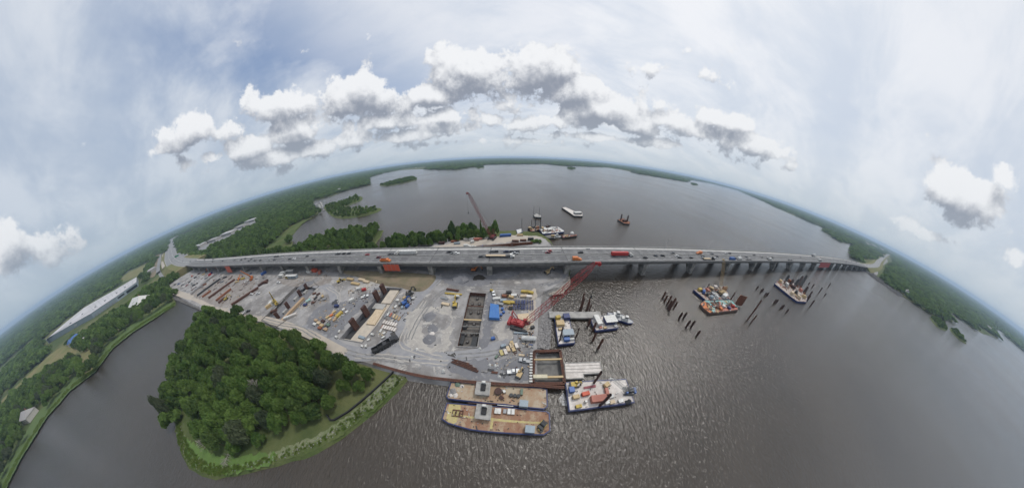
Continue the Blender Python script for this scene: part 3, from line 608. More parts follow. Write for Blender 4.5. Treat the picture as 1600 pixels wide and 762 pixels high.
def trunk_mb(h, r, limbs=5, seed=1, top=.62):
    g = random.Random(seed); mb = MB(); mb.cyl((0, 0, -.4), (g.uniform(-.1, .1), g.uniform(-.1, .1), h*top), r, r*.45, 7)
    for i in range(limbs):
        a = g.uniform(0, 6.28); z = h*g.uniform(.3, .55); L = h*g.uniform(.2, .34)
        mb.cyl((0, 0, z), (math.cos(a)*L, math.sin(a)*L, z+L*g.uniform(.5, 1.0)), r*.4, r*.12, 5)
    return mb
CROWN = {}
for k in range(5): CROWN['b%d' % k] = crown_mesh('broadleaf_crown', 20+k, 3400, 22, .050)
for k in range(3): CROWN['c%d' % k] = crown_mesh('slender_crown', 50+k, 1300, 12, .07, conic=True)
for k in range(4): CROWN['f%d' % k] = crown_mesh('distant_crown', 70+k, 420, 9, .15)
for k, m in CROWN.items(): m.materials.append(LEAF)
TREES = []
def make_tree(key, leaf, r, h):
    def b():
        o = root('broadleaf_tree' if key[0] == 'b' else 'conifer_tree', 'tree', 'tree')
        me = CROWN[key].copy(); me.materials.clear(); me.materials.append(leaf)
        c = D.objects.new('crown', me); C.objects.link(c); c.parent = o; c.scale = (1, 1, 1)
        tb = trunk_mb(1.0, .035, 5, hash(key) % 97 if False else ord(key[1])); t_ = tb.build('trunk', BARK, o); return o
    return b
def tree(x, y, r, h, label, group, leaf=None, key=None, z=LAND_Z):
    key = key or 'b%d' % random.randrange(5); leaf = leaf or random.choice((LEAF, LEAF, LEAF2))
    o = place(('tree', key, leaf.name), make_tree(key, leaf, r, h), (x, y, z), random.uniform(0, 6.28), label, group, (r, r*random.uniform(.9, 1.1), h))
    TREES.append(o); return o
def scatter(poly, spacing, n_try=60000, avoid=()):
    xs = [p[0] for p in poly]; ys = [p[1] for p in poly]; out = []; cell = spacing; grid = {}
    for _ in range(n_try):
        x, y = random.uniform(min(xs), max(xs)), random.uniform(min(ys), max(ys))
        if not bool(inpoly(x, y, poly)): continue
        i, j = int(x//cell), int(y//cell)
        if any((x-a)**2+(y-b)**2 < spacing**2 for di in (-1, 0, 1) for dj in (-1, 0, 1) for a, b in grid.get((i+di, j+dj), ())): continue
        grid.setdefault((i, j), []).append((x, y)); out.append((x, y))
    return out
# the wooded point in front
POINT = P([(342, 489), (368, 490), (412, 501), (431, 514), (464, 516), (494, 531), (521, 546), (553, 559), (579, 570), (590, 588), (562, 608), (536, 626), (510, 645), (492, 660), (447, 672), (425, 689), (392, 700), (362, 708), (328, 700), (304, 688), (294, 660), (294, 628), (297, 588), (309, 552), (322, 522), (338, 502)], 7)
pc = (sum(p[0] for p in POINT)/len(POINT), sum(p[1] for p in POINT)/len(POINT))
for (x, y) in scatter(grow(POINT if sum(POINT[i][0]*POINT[(i+1) % len(POINT)][1]-POINT[(i+1) % len(POINT)][0]*POINT[i][1] for i in range(len(POINT))) > 0 else POINT[::-1], -3.2), 6.5, 12000):
    px, py = proj(x, y, 9); dd = min(math.hypot(x-a, y-b) for a, b in POINT); edge = dd < 6
    side_ = 'north' if py < 545 else ('south' if py > 640 else 'middle')
    zone = ('western' if px < 380 else 'eastern' if px > 480 else 'central')
    where = {'north': 'back', 'south': 'front', 'middle': 'middle'}[side_]
    sz = random.uniform(.75, 1.25)*(0.78 if edge else 1)
    if edge: lab = 'bushy green tree on the rim of the wooded point, %s %s part' % (zone, where)
    else: lab = 'tall green tree inside the wooded point, %s %s part' % (zone, where)
    if random.random() < .11 and not edge:
        tree(x, y, 4.6*sz, 11.5*sz, lab.replace('green', 'grey-green'), 'grey-green trees of the wooded point, %s %s' % (zone, where), LEAF3)
    else: tree(x, y, 4.7*sz, 11.0*sz+random.uniform(-2.2, 2.5), lab, ('rim' if edge else 'inner')+' trees of the wooded point, %s %s' % (zone, where), LEAF if random.random() < .72 else LEAF2)
# the tree that leans out over the bay
x, y = at(277, 652, 1); o = tree(x, y, 4.0, 19, 'tall loose grey-green tree standing out over the left bay, apart from the wood', None, LEAF3, 'b1')
def bare_tree():
    o = root('dead_tree', 'dead', 'dead tree'); g = random.Random(5); mb = MB(); mb.cyl((0, 0, 0), (.3, 0, 8), .22, .08, 6)
    bb = MB()
    for i in range(34):
        z = g.uniform(1.5, 7.6); a = g.uniform(0, 6.28); L = g.uniform(1.5, 3.4)*(1-z/12); p = Vector((0.04*z, 0, z)); q = p+Vector((math.cos(a)*L, math.sin(a)*L, L*.5)); bb.cyl(p, q, .09, .03, 4)
        for j in range(4): a2 = a+g.uniform(-1, 1); bb.cyl(p.lerp(q, .4+.15*j), q+Vector((math.cos(a2), math.sin(a2), .3))*L*.35, .05, .015, 3)
    mb.build('trunk', DEAD, o); bb.build('branch', DEAD, o); return o
for (px, py, lb) in ((352, 703, 'fallen bare grey tree at the front foot of the wooded point'), (410, 612, 'bare grey tree standing among the crowns in the centre of the point'), (322, 698, 'small bare grey tree at the left front of the wooded point')):
    xy = at(px, py, 3); o = place('dead', bare_tree, (*xy, 1.0 if py > 690 else 5.5), .3, lb); o.scale = (1, 1, 1)
    if px == 352: o.rotation_euler = (R(20), R(68), -.4)
# left bank belt
BELT = P([(0, 690), (30, 655), (28, 640), (60, 615), (70, 590), (85, 580), (100, 570), (112, 563), (124, 560), (126, 590), (148, 572), (150, 545), (150, 538), (168, 520), (186, 508), (200, 494), (210, 496), (226, 488), (250, 474), (262, 462), (262, 468), (234, 487), (197, 508), (165, 534), (139, 570), (113, 586), (99, 600), (80, 621), (61, 640), (35, 681), (10, 714), (0, 740)], 6)
HOUSES_XY = [at(222, 480, 3), at(122, 536, 3), at(50, 652, 3), at(245, 464, 3)]
def blocked(x, y, a, b, w=19, l=40):                             # trees that would stand in front of a house
    d = math.hypot(a, b); u = (a-x)*a/d+(b-y)*b/d; v = abs((a-x)*b/d-(b-y)*a/d); return -14 < u < l and v < w
for (x, y) in scatter(BELT, 11.5, 9000):
    if any(blocked(x, y, a, b) for a, b in HOUSES_XY): continue
    px, py = proj(x, y, 8); s_ = random.uniform(.8, 1.25)
    z1 = 'below the lawn' if py > 600 else ('beside the blue-roofed house' if py > 530 else 'between the warehouse and the bay')
    tree(x, y, 6.6*s_, 12.5*s_, 'leafy tree on the left bank '+z1, 'left bank trees '+z1, LEAF if random.random() < .5 else (LEAF2 if random.random() < .7 else LEAF3))
# peninsula beyond the bridge
PEN = P([(598, 389), (612, 383), (640, 379), (680, 374), (720, 369), (770, 366), (772, 370), (720, 375), (690, 380), (650, 386), (612, 391)], 3)
for (x, y) in scatter(PEN, 6.5, 6000):
    px, py = proj(x, y, 8); s_ = random.uniform(.75, 1.15)
    z1 = 'left end' if px < 650 else ('middle' if px < 715 else 'right end')
    tree(x, y, 4.4*s_, 11.0*s_, 'green tree in the grove beyond the bridge, '+z1, 'grove beyond the bridge, '+z1, LEAF if random.random() < .6 else LEAF2)
for (px, py, r, h, k, lb) in ((707, 371, 4.5, 19, 'b2', 'tallest dark tree of the grove beyond the bridge, left peak'), (737, 369, 4.6, 17, 'b3', 'broad tall tree of the grove beyond the bridge, middle peak'), (752, 368, 2.6, 19, 'c0', 'slim dark conifer in the grove beyond the bridge'), (774, 369, 4.6, 18.5, 'b4', 'yellow-green tall tree beside the far red crane'), (765, 369, 3, 13, 'b0', 'small dark tree left of the far red crane')):
    x, y = at(px, py, 2); tree(x, y, r, h, lb, None, LEAF if 'yellow' in lb else LEAF2, k)
x, y = at(833, 381, 2); 
for (px, py) in ((833, 380), (838, 379), (843, 380)):
    x, y = at(px, py, 2); tree(x, y, 3.0, 3.4, 'low green bush at the end of the rusty wall beyond the bridge', 'bushes beyond the bridge', LEAF, z=2.4)
PEN2 = P([(440, 393), (458, 391), (475, 384), (500, 378), (520, 373), (548, 368), (570, 366), (580, 372), (572, 382), (560, 391), (500, 394)], 4)
pen2 = scatter(PEN2, 8.5, 6000)
for (x, y) in pen2:
    s_ = random.uniform(.75, 1.15); px, py = proj(x, y, 6)
    tree(x, y, 5.2*s_, 9.5*s_, 'leafy tree on the low spit beyond the bridge, %s half' % ('left' if px < 510 else 'right'), 'trees on the spit beyond the bridge, %s half' % ('left' if px < 510 else 'right'), LEAF)
# ---- distant woods as stuff: instanced crowns, larger clumps farther away
def gn_scatter(name, pts, scl, leafkeys):
    me = D.meshes.new(name); me.from_pydata([tuple(p) for p in pts], [], []); a = me.attributes.new('scl', 'FLOAT_VECTOR', 'POINT'); a.data.foreach_set('vector', np.asarray(scl, np.float32).ravel())
    b = me.attributes.new('rot', 'FLOAT', 'POINT'); b.data.foreach_set('value', rng.uniform(0, 6.28, len(pts)).astype(np.float32))
    o = D.objects.new(name, me); C.objects.link(o); tag(o, kind='stuff')
    ng = D.node_groups.new(name, 'GeometryNodeTree'); ng.interface.new_socket('Geometry', in_out='INPUT', socket_type='NodeSocketGeometry'); ng.interface.new_socket('Geometry', in_out='OUTPUT', socket_type='NodeSocketGeometry')
    N = ng.nodes; Lk = ng.links; gi = N.new('NodeGroupInput'); go = N.new('NodeGroupOutput'); ip = N.new('GeometryNodeInstanceOnPoints'); jn = N.new('GeometryNodeJoinGeometry')
    for k in leafkeys:
        oi = N.new('GeometryNodeObjectInfo'); oi.inputs['As Instance'].default_value = True; oi.inputs['Object'].default_value = SRC[k]; Lk.new(oi.outputs['Geometry'], jn.inputs[0])
    ip.inputs['Pick Instance'].default_value = True; Lk.new(gi.outputs[0], ip.inputs['Points']); Lk.new(jn.outputs[0], ip.inputs['Instance'])
    na = N.new('GeometryNodeInputNamedAttribute'); na.data_type = 'FLOAT_VECTOR'; na.inputs['Name'].default_value = 'scl'; Lk.new(na.outputs[0], ip.inputs['Scale'])
    nb = N.new('GeometryNodeInputNamedAttribute'); nb.data_type = 'FLOAT'; nb.inputs['Name'].default_value = 'rot'; cx = N.new('ShaderNodeCombineXYZ'); Lk.new(nb.outputs[0], cx.inputs[2])
    Lk.new(cx.outputs[0], ip.inputs['Rotation']); Lk.new(ip.outputs[0], go.inputs[0])
    md = o.modifiers.new('scatter', 'NODES'); md.node_group = ng; return o
SRC = {}
for i, k in enumerate(('f0', 'f1', 'f2', 'f3')):                 # four small far-off trees that also serve as the woods' models
    me = CROWN[k]; me.materials.clear(); me.materials.append(LEAF if i % 2 else LEAF2)
    p = at(478+8*i, 338-2*i, 1.2); o = root('broadleaf_tree', '', 'tree', (*p, LAND_Z)); o['label'] = 'small round tree on the marsh shore by the marina, %s of four' % ('first', 'second', 'third', 'last')[i]
    c = D.objects.new('crown', me); C.objects.link(c); c.parent = o; c.scale = (6.5, 6.5, 10); SRC[k] = c
    trunk_mb(8, .25, 3, i).build('trunk', BARK, o)
LAKE_NP = lake
CLEAR = [P(q, 2) for q in ([(696, 392), (700, 378), (772, 362), (800, 359), (845, 359), (870, 370), (900, 400), (800, 405)], [(1346, 404), (1372, 404), (1380, 401), (1392, 402), (1390, 414), (1376, 432), (1350, 424)], [(262, 464), (234, 483), (197, 504), (165, 530), (139, 566), (113, 582), (99, 596), (80, 617), (61, 636), (35, 677), (-10, 740), (0, 770), (30, 724), (52, 692), (77, 652), (97, 630), (112, 612), (152, 582), (177, 547), (207, 522), (247, 497), (276, 479)], [(300, 394), (318, 382), (352, 364), (375, 350), (398, 341), (403, 350), (380, 362), (356, 376), (330, 387), (320, 396)], [(216, 476), (222, 458), (245, 446), (262, 436), (300, 412), (262, 395), (240, 398), (226, 428), (212, 440), (190, 444), (184, 436), (206, 420), (244, 404)],
         [(70, 545), (66, 530), (132, 478), (213, 430), (226, 440), (224, 460), (192, 484), (152, 511), (86, 548)], [(0, 620), (40, 586), (89, 544), (115, 536), (128, 548), (150, 545), (150, 585), (124, 590), (120, 560), (70, 585), (30, 612), (0, 645)],
         [(405, 395), (430, 377), (453, 354), (478, 341), (488, 341), (470, 352), (452, 376), (460, 395)], [(1350, 412), (1374, 404), (1380, 394), (1394, 397), (1398, 410), (1372, 436)])]
def far_points():
    rs = []; r = 190.0; out = []; scl = []
    while r < 15000:
        s = 9.0 if r < 480 else max(9.0, .0185*r if r < 3000 else .021*r)
        n = int(2*math.pi*r/s); a = (np.arange(n)+rng.random(n)*.9)/n*2*math.pi; rr = r+rng.uniform(-.5, .5, n)*s
        x, y = rr*np.sin(a), rr*np.cos(a); keep = (np.abs((a+math.pi) % (2*math.pi)-math.pi) < R(142))
        keep &= ~inpoly(x, y, LAKE_NP) & ~inpoly(x, y, sp)
        for c in CLEAR: keep &= ~inpoly(x, y, c)
        xs = np.array([p[0] for p in CL]); ys = np.array([p[1] for p in CL]); yc = np.interp(x, xs, ys); keep &= np.abs(y-yc) > 30+.0*s
        keep &= ~inpoly(x, y, POINT)&~inpoly(x, y, BELT)&~inpoly(x, y, PEN)&~inpoly(x, y, PEN2)
        for X, Y in zip(x[keep], y[keep]):
            w = s*random.uniform(.55, .8)+.5; hgt = random.uniform(8.5, 13.5) if r < 1500 else random.uniform(9, 15)
            out.append((X, Y, LAND_Z)); scl.append((w, w, hgt))
        r += s*.92
    return np.array(out), np.array(scl)
fp, fs_ = far_points(); print('far trees', len(fp))
# clearings far off, where fields and towns lie
den = np.array([math.sin(x*.0021+1.3)*math.sin(y*.0017+.4)+.5*math.sin(x*.006+y*.004) for x, y, _ in fp]); rad = np.hypot(fp[:, 0], fp[:, 1])
kp = ~((den > .82) & (rad > 1100)); gn_scatter('distant_woods', fp[kp], fs_[kp], ('f0', 'f1', 'f2', 'f3'))
ip_, is_ = [], []
for q, (r0, h0, sp_) in zip(IS, ((9, 9, 8), (6, 7, 8), (12, 10, 14), (12, 9, 14), (7, 7, 9), (8, 7, 10), (14, 10, 20))):
    for (x, y) in scatter(grow(shore_line(P(q)), -3), sp_, 2500): ip_.append((x, y, .7)); k = random.uniform(.6, 1.1); is_.append((r0*k*.8, r0*k*.8, h0*k))
gn_scatter('islet_shrubs', ip_, is_, ('f0', 'f1', 'f2', 'f3'))
for (px, py, r0, h0) in ((538, 322, 7, 15), (526, 326, 6, 11), (548, 312, 6, 12), (557, 309, 7, 14)):
    x, y = at(px, py, 2); tree(x, y, r0, h0, {538: 'tallest tree on the marsh islet off the left shore', 526: 'shorter tree at the left end of the marsh islet', 548: 'tree on the narrow upper arm of the marsh islet', 557: 'round tree at the outer tip of the marsh islet'}[px], None, LEAF)
# reeds and rough grass along the near banks
tm = MB(); gg = np.random.default_rng(3)
for i in range(40):
    a = gg.uniform(0, 6.28); r_ = gg.uniform(0, .8); x, y = r_*math.cos(a), r_*math.sin(a); b = gg.uniform(0, 6.28); hh = gg.uniform(.5, 1); w = .09
    tm.add([(x-w*math.cos(b), y-w*math.sin(b), 0), (x+w*math.cos(b), y+w*math.sin(b), 0), (x+.3*math.cos(b+1), y+.3*math.sin(b+1), hh)], [(0, 1, 2)])
tuft = tm.build('grass_tuft', leaf_mat('grass_blades', (.12, .20, .035), (.16, .23, .05), (.19, .22, .07))); tuft.location = (*at(560, 652, 1.2), LAND_Z); tag(tuft, 'small grass tuft on the stony bank of the point', 'grass tuft'); SRC['t'] = tuft
BANKP = P([(286, 672), (300, 702), (325, 724), (350, 730), (400, 722), (450, 704), (490, 690), (530, 666), (560, 642), (590, 612), (612, 586), (634, 590), (600, 626), (560, 659), (520, 686), (460, 713), (412, 727), (366, 738), (338, 744), (318, 738), (298, 727), (282, 696), (274, 650), (277, 600), (284, 600), (282, 640)])
xs = [p[0] for p in BANKP]; ys = [p[1] for p in BANKP]; gx = rng.uniform(min(xs), max(xs), 26000); gy = rng.uniform(min(ys), max(ys), 26000)
k = inpoly(gx, gy, BANKP); gx, gy = gx[k], gy[k]
kk = np.array([proj(x, y, 1)[0] for x, y in zip(gx, gy)]); keep = rng.random(len(gx)) < np.where(kk < 420, .95, .32)
gx, gy = gx[keep], gy[keep]; s0 = rng.uniform(.5, 1.3, len(gx)); gn_scatter('rough_grass', np.c_[gx, gy, np.full(len(gx), LAND_Z+.02)], np.c_[s0, s0, s0*.8], ('t',))
gl = []
for i in range(len(WEST)-1):
    if WEST[i][0] > 271 and WEST[i][1] > 470: break
    a_, b_ = np.array(at(*WEST[i])), np.array(at(*WEST[i+1])); L = np.hypot(*(b_-a_))
    nrm = np.array((-(b_-a_)[1], (b_-a_)[0]))/L
    for j in range(int(L*4)): u = random.random(); gl.append(a_+(b_-a_)*u+nrm*random.uniform(-1.5, 10))
gl = np.array(gl); s0 = rng.uniform(1.0, 2.2, len(gl)); gn_scatter('reed_fringe', np.c_[gl, np.full(len(gl), LAND_Z-.1)], np.c_[s0, s0, s0*.9], ('t',))

def relabel(trees):                                              # single each tree out: row by row from the front, then left to right
    g = {}
    for o in trees:
        if 'group' in o.keys(): g.setdefault(o['group'], []).append(o)
    for grp, l in g.items():
        if len(l) < 2: continue
        l.sort(key=lambda o: -proj(o.location.x, o.location.y, 8)[1]); k = max(1, int(round(math.sqrt(len(l)/1.6)))); per = math.ceil(len(l)/k)
        for r in range(k):
            row = sorted(l[r*per:(r+1)*per], key=lambda o: proj(o.location.x, o.location.y, 8)[0]); rn = 'front' if r == 0 else ('back' if r == k-1 else NTH[r]+' ')
            for i, o in enumerate(row): o['label'] = '%s tree from the left in the %s row, %s' % (NTH[i], rn.strip(), SHORT.get(grp, grp))
NTH = ['first', 'second', 'third', 'fourth', 'fifth', 'sixth', 'seventh', 'eighth', 'ninth', 'tenth', 'eleventh', 'twelfth', 'thirteenth', 'fourteenth', 'fifteenth', 'sixteenth']
SHORT = {'left bank trees below the lawn': 'left bank below the lawn', 'left bank trees beside the blue-roofed house': 'bank by the blue roof', 'left bank trees between the warehouse and the bay': 'bank by the warehouse', 'trees on the spit beyond the bridge, left half': 'left half of the spit', 'trees on the spit beyond the bridge, right half': 'right half of the spit'}
for z_ in ('western', 'central', 'eastern'):
    for w_ in ('back', 'middle', 'front'):
        for a_, b_ in (('rim', 'rim'), ('inner', 'inner part')): SHORT['%s trees of the wooded point, %s %s' % (a_, z_, w_)] = '%s, wooded point, %s %s' % (b_, z_, w_)
        SHORT['grey-green trees of the wooded point, %s %s' % (z_, w_)] = 'grey-green ones, wooded point, %s %s' % (z_, w_)
relabel([t_ for t_ in TREES])

gs_ = [at(x, y, 1.2) for x, y in [(271, 476), (245, 495), (205, 520), (175, 545), (150, 580), (110, 610), (95, 628), (75, 650), (50, 690), (30, 722), (8, 764), (-8, 750), (14, 716), (36, 684), (61, 643), (80, 624), (99, 603), (113, 589), (139, 573), (165, 537), (197, 511), (234, 490), (262, 470)]]
mb = MB(); vs, tr = tess(ragged(gs_, 2.5), [], 1.29); mb.add(vs, tr); tag(mb.build('shore_grass', mat('bright_shore_grass', (.075, .12, .03), .95, c2=(.05, .085, .024), ns=.15, bump=.6, bs=1.5, c3=(.095, .125, .045))), kind='structure')
# ------------------------------------------------------------------ things that drive, dig, lift and lie about
def wheels(o, xs, w, r, m='black', name='wheel'):
    for x in xs:
        for s in (-1, 1): MB().cyl((x, s*(w/2-.22), r), (x, s*w/2, r), r, n=10).build(name, M[m], o)
def car_b(col, suv=False):
    def b():
        o = root('parked_car' if False else 'car', 'car', 'car'); h = 1.0 if suv else .85
        MB().side([(-2.25, .35), (2.2, .35), (2.28, .62), (2.1, .8), (1.2, h), (-2.1, h+.02), (-2.3, .8)], -.9, .9).build('body', PC[col], o)
        MB().side([(-1.9 if suv else -1.6, h), (1.1, h), (.35, h+.52), (-1.55 if suv else -1.05, h+.55)], -.76, .76).build('window_band', M['glass'], o)
        MB().box(-.5, 0, h+.535, 1.3 if not suv else 1.8, 1.4, .06).build('roof', PC[col], o)
        wheels(o, (-1.4, 1.4), 1.8, .34); return o
    return b
def pickup_b(col):
    def b():
        o = root('pickup_truck', 'pickup', 'pickup')
        mb = MB().side([(-2.7, .5), (2.7, .5), (2.75, .95), (2.5, 1.08), (1.3, 1.15), (-.6, 1.12), (-.6, .75), (-2.6, .75), (-2.6, 1.1), (-2.72, 1.1)], -.95, .95)
        mb.box(-1.6, .9, .75, 2.1, .1, .37); mb.box(-1.6, -.9, .75, 2.1, .1, .37); mb.build('body', PC[col], o)
        MB().side([(-.6, 1.1), (1.3, 1.1), (.8, 1.68), (-.5, 1.7)], -.8, .8).build('cab_window', M['glass'], o); MB().box(.12, 0, 1.685, 1.2, 1.5, .06).build('cab_roof', PC[col], o)
        wheels(o, (-1.7, 1.7), 1.95, .4); return o
    return b
def cab(o, x, m, h=2.9):
    MB().side([(x-1.1, .7), (x+2.3, .7), (x+2.35, 1.5), (x+1.0, 1.75), (x+.8, h-.3), (x-.2, h), (x-1.1, h+.2)], -1.2, 1.2).build('cab', m, o)
    MB().side([(x+.82, 1.8), (x+.98, 1.8), (x+.83, h-.4), (x+.70, h-.4)], -1.0, 1.0).build('windscreen', M['glass'], o)
def box_truck_b(cm, bm, L=8.0):
    def b():
        o = root('box_truck', 'truck', 'truck'); cab(o, L/2-1.3, cm, 2.5); MB().box(-.9, 0, 1.0, L-2.4, 2.45, 2.3).build('cargo_box', bm, o)
        MB().box(0, 0, .55, L-.8, 1.0, .3).build('chassis', M['dark'], o); wheels(o, (-L/2+1.6, L/2-1.2), 2.4, .5); return o
    return b
def semi_b(cm, tm, kind='box', L=16.0):
    def b():
        o = root('semi_trailer_truck', 'truck', 'truck'); cab(o, L/2+1.8, cm)
        if kind == 'box': MB().box(-1.2, 0, 1.15, L, 2.55, 2.75).build('trailer', tm, o)
        elif kind == 'flat':
            MB().box(-1.2, 0, 1.1, L, 2.5, .3).build('trailer', tm, o); MB().box(-1.6, 0, 1.4, L-2, 2.1, .45).build('flat_load', M['palewood'], o)
        else: MB().cyl((-1.2-L/2, 0, 2.3), (-1.2+L/2, 0, 2.3), 1.3, n=16).build('tank', tm, o); MB().box(-1.2, 0, .9, L*.9, 1.4, .4).build('frame', M['dark'], o)
        MB().box(0, 0, .75, L+2, .9, .3).build('chassis', M['dark'], o); wheels(o, (-L/2+.3, -L/2+1.7, L/2-1, L/2+.3, L/2+3.2), 2.5, .52); return o
    return b
def dump_b(cm, bm):
    def b():
        o = root('dump_truck', 'dump truck', 'dump truck'); cab(o, 2.6, cm, 2.8)
        mb = MB().side([(-4.3, 1.2), (1.3, 1.2), (1.3, 2.6), (-4.6, 2.5)], -1.25, -1.15).side([(-4.3, 1.2), (1.3, 1.2), (1.3, 2.6), (-4.6, 2.5)], 1.15, 1.25); mb.box(-1.5, 0, 1.1, 5.6, 2.3, .15); mb.box(1.3, 0, 1.2, .12, 2.4, 1.5); mb.box(-4.4, 0, 1.2, .12, 2.4, 1.2)
        mb.build('dump_body', bm, o); MB().box(-.5, 0, .6, 8, 1, .4).build('chassis', M['dark'], o); wheels(o, (-3.4, -2.1, 3.2), 2.45, .52); return o
    return b
def tracks(o, L, W, w, h=.95):
    for s in (-1, 1):
        y = s*(W/2-w/2); MB().side([(-L/2+.3, .0), (L/2-.3, .0), (L/2, .35), (L/2, h-.3), (L/2-.35, h), (-L/2+.35, h), (-L/2, h-.3), (-L/2, .35)], y-w/2, y+w/2).build('track', M['dark'], o)
def excavator_b(m, reach=1.0, a=0.0):
    def b():
        o = root('excavator', 'excavator', 'excavator'); tracks(o, 4.4, 3.1, .65)
        MB().box(-.9, 0, 1.0, 3.6, 2.7, 1.0, top=(.96, .94)).build('engine_deck', m, o)
        c = MB().box(.7, .75, 1.05, 1.5, 1.1, 1.75, top=(.8, .9)).build('cab', m, o); MB().box(.75, .75, 1.75, 1.4, 1.13, .7).build('window', M['glass'], c)
        MB().box(-2.6, 0, 1.05, .7, 2.6, 1.1).build('counterweight', M['dark'], o)
        mb = MB(); mb.beam((.7, -.2, 1.7), (3.4*reach, -.2, 4.6), .55, .6); mb.beam((3.3*reach, -.2, 4.6), (5.6*reach, -.2, 4.0), .5, .5); mb.build('boom', m, o)
        MB().beam((5.5*reach, -.2, 4.1), (6.4*reach, -.2, 1.4), .4, .45).build('stick', m, o)
        MB().side([(5.7*reach, .5), (6.7*reach, .4), (6.6*reach, 1.5), (5.9*reach, 1.4), (5.5*reach, .9)], -.85, .45).build('bucket', M['dark'], o); return o
    return b
def loader_b(m):
    def b():
        o = root('wheel_loader', 'loader', 'wheel loader'); MB().box(-1.6, 0, .9, 3.0, 2.2, 1.2, top=(.94, .9)).build('engine_cover', m, o)
        c = MB().box(.3, 0, 1.4, 1.5, 1.6, 1.9, top=(.85, .9)).build('cab', M['glass'], o); MB().box(.3, 0, 3.3, 1.5, 1.6, .12).build('cab_roof', m, c)
        MB().beam((.9, .5, 1.7), (3.3, .5, .7), .3).beam((.9, -.5, 1.7), (3.3, -.5, .7), .3).build('lift_arm', m, o)
        MB().side([(3.2, .2), (4.4, .2), (3.6, .5), (3.5, 1.5), (3.2, 1.3)], -1.4, 1.4).build('bucket', M['yellow'], o); wheels(o, (-1.9, 1.5), 2.6, .8); return o
    return b
def lattice(mb, p, q, w0, w1, bays, r=.09, rl=.05, taper=.08):
    p, q = Vector(p), Vector(q); d = (q-p).normalized(); u = d.cross(Vector((0, 0, 1))).normalized(); k = u.cross(d)
    def c(t): w = (w0*min(1, .35+.65*t/taper) if t < taper else (w1*min(1, .35+.65*(1-t)/taper) if t > 1-taper else w0+(w1-w0)*t))/2; o = p.lerp(q, t); return [o+u*i*w+k*j*w for i, j in ((-1, -1), (1, -1), (1, 1), (-1, 1))]
    T = [i/bays for i in range(bays+1)]; S = [c(t) for t in T]
    for a in range(bays):
        for j in range(4):
            mb.cyl(S[a][j], S[a+1][j], r, n=5, cap=False); jj = (j+1) % 4; mb.cyl(S[a][j] if a % 2 else S[a][jj], S[a+1][jj] if a % 2 else S[a+1][j], rl, n=4, cap=False); mb.cyl(S[a][j], S[a][jj], rl, n=4, cap=False)
    return mb
def crawler_crane(base, tip, label, m, scale=1.0, group=None, tip_head=True, w=2.4, mast=True, extra=None):   # tip in world metres; base on its ground
    base = Vector(base); tip = Vector(tip); dz = math.atan2(tip.y-base.y, tip.x-base.x); o = root('crawler_crane', label, 'crane', base, dz, group); s = scale
    tl = Vector((math.hypot(tip.x-base.x, tip.y-base.y), 0, tip.z-base.z)); foot = Vector((1.6*s, 0, 2.3*s))
    tracks(o, 8.4*s, 6.8*s, 1.1*s, 1.3*s); MB().box(0, 0, .7*s, 3.2*s, 5.2*s, .7*s).build('car_body', M['dark'], o)
    MB().box(-1.7*s, 0, 1.5*s, 7.2*s, 3.1*s, 1.5*s, top=(.97, .94)).box(-1.6*s, .2*s, 3.0*s, 3.2*s, 2.2*s, .55*s).build('machinery_house', m, o)
    MB().box(-5.4*s, 0, 1.3*s, 1.5*s, 4.6*s, 1.9*s).build('counterweight', m, o)
    c = MB().box(1.7*s, 2.1*s, 1.6*s, 2.0*s, 1.3*s, 2.0*s, top=(.85, .9)).build('cab', m, o); MB().box(1.8*s, 2.12*s, 2.4*s, 1.9*s, 1.32*s, .8*s).build('window', M['glass'], c)
    lattice(MB(), foot, tl, w*s, w*s*.8, max(10, int((tl-foot).length/3)), .10*s, .055*s).build('boom', m, o)
    am = Vector((-4.2*s, 0, 9.0*s)); g = MB()
    for y in (-1.2*s, 1.2*s): g.beam((-1.0*s, y, 3.0*s), (am.x, y*.6, am.z), .28*s); g.beam((-4.6*s, y, 3.0*s), (am.x, y*.6, am.z), .22*s)
    g.beam((am.x, -1.0*s, am.z), (am.x, 1.0*s, am.z), .3*s); g.build('gantry_mast', m, o)
    g = MB()
    for y in (-.5*s, .5*s): g.cyl((am.x, y, am.z), tl+Vector((-.6, y*.6, .3)), .05*s, n=4)
    g.build('pendant_line', M['dark'], o)
    hh = MB(); d = (tl-foot).normalized(); hh.beam(tl, tl+Vector((1.8*s, 0, .2)), .5*s, .9*s); hh.cyl(tl+Vector((1.6*s, -.4, 0)), tl+Vector((1.6*s, .4, 0)), .7*s, n=10); hh.build('boom_head', m, o)
    if tip_head:
        L = min(14*s, tl.z*.5); g = MB().cyl(tl+Vector((1.9*s, 0, 0)), tl+Vector((1.9*s, 0, -L)), .05*s, n=4); h = g.build('hoist_line', M['dark'], o); MB().box(tl.x+1.9*s, 0, tl.z-L-1.4*s, .7*s, .5*s, 1.4*s, top=(.5, .5)).build('hook_block', M['dark'], h)
    return o
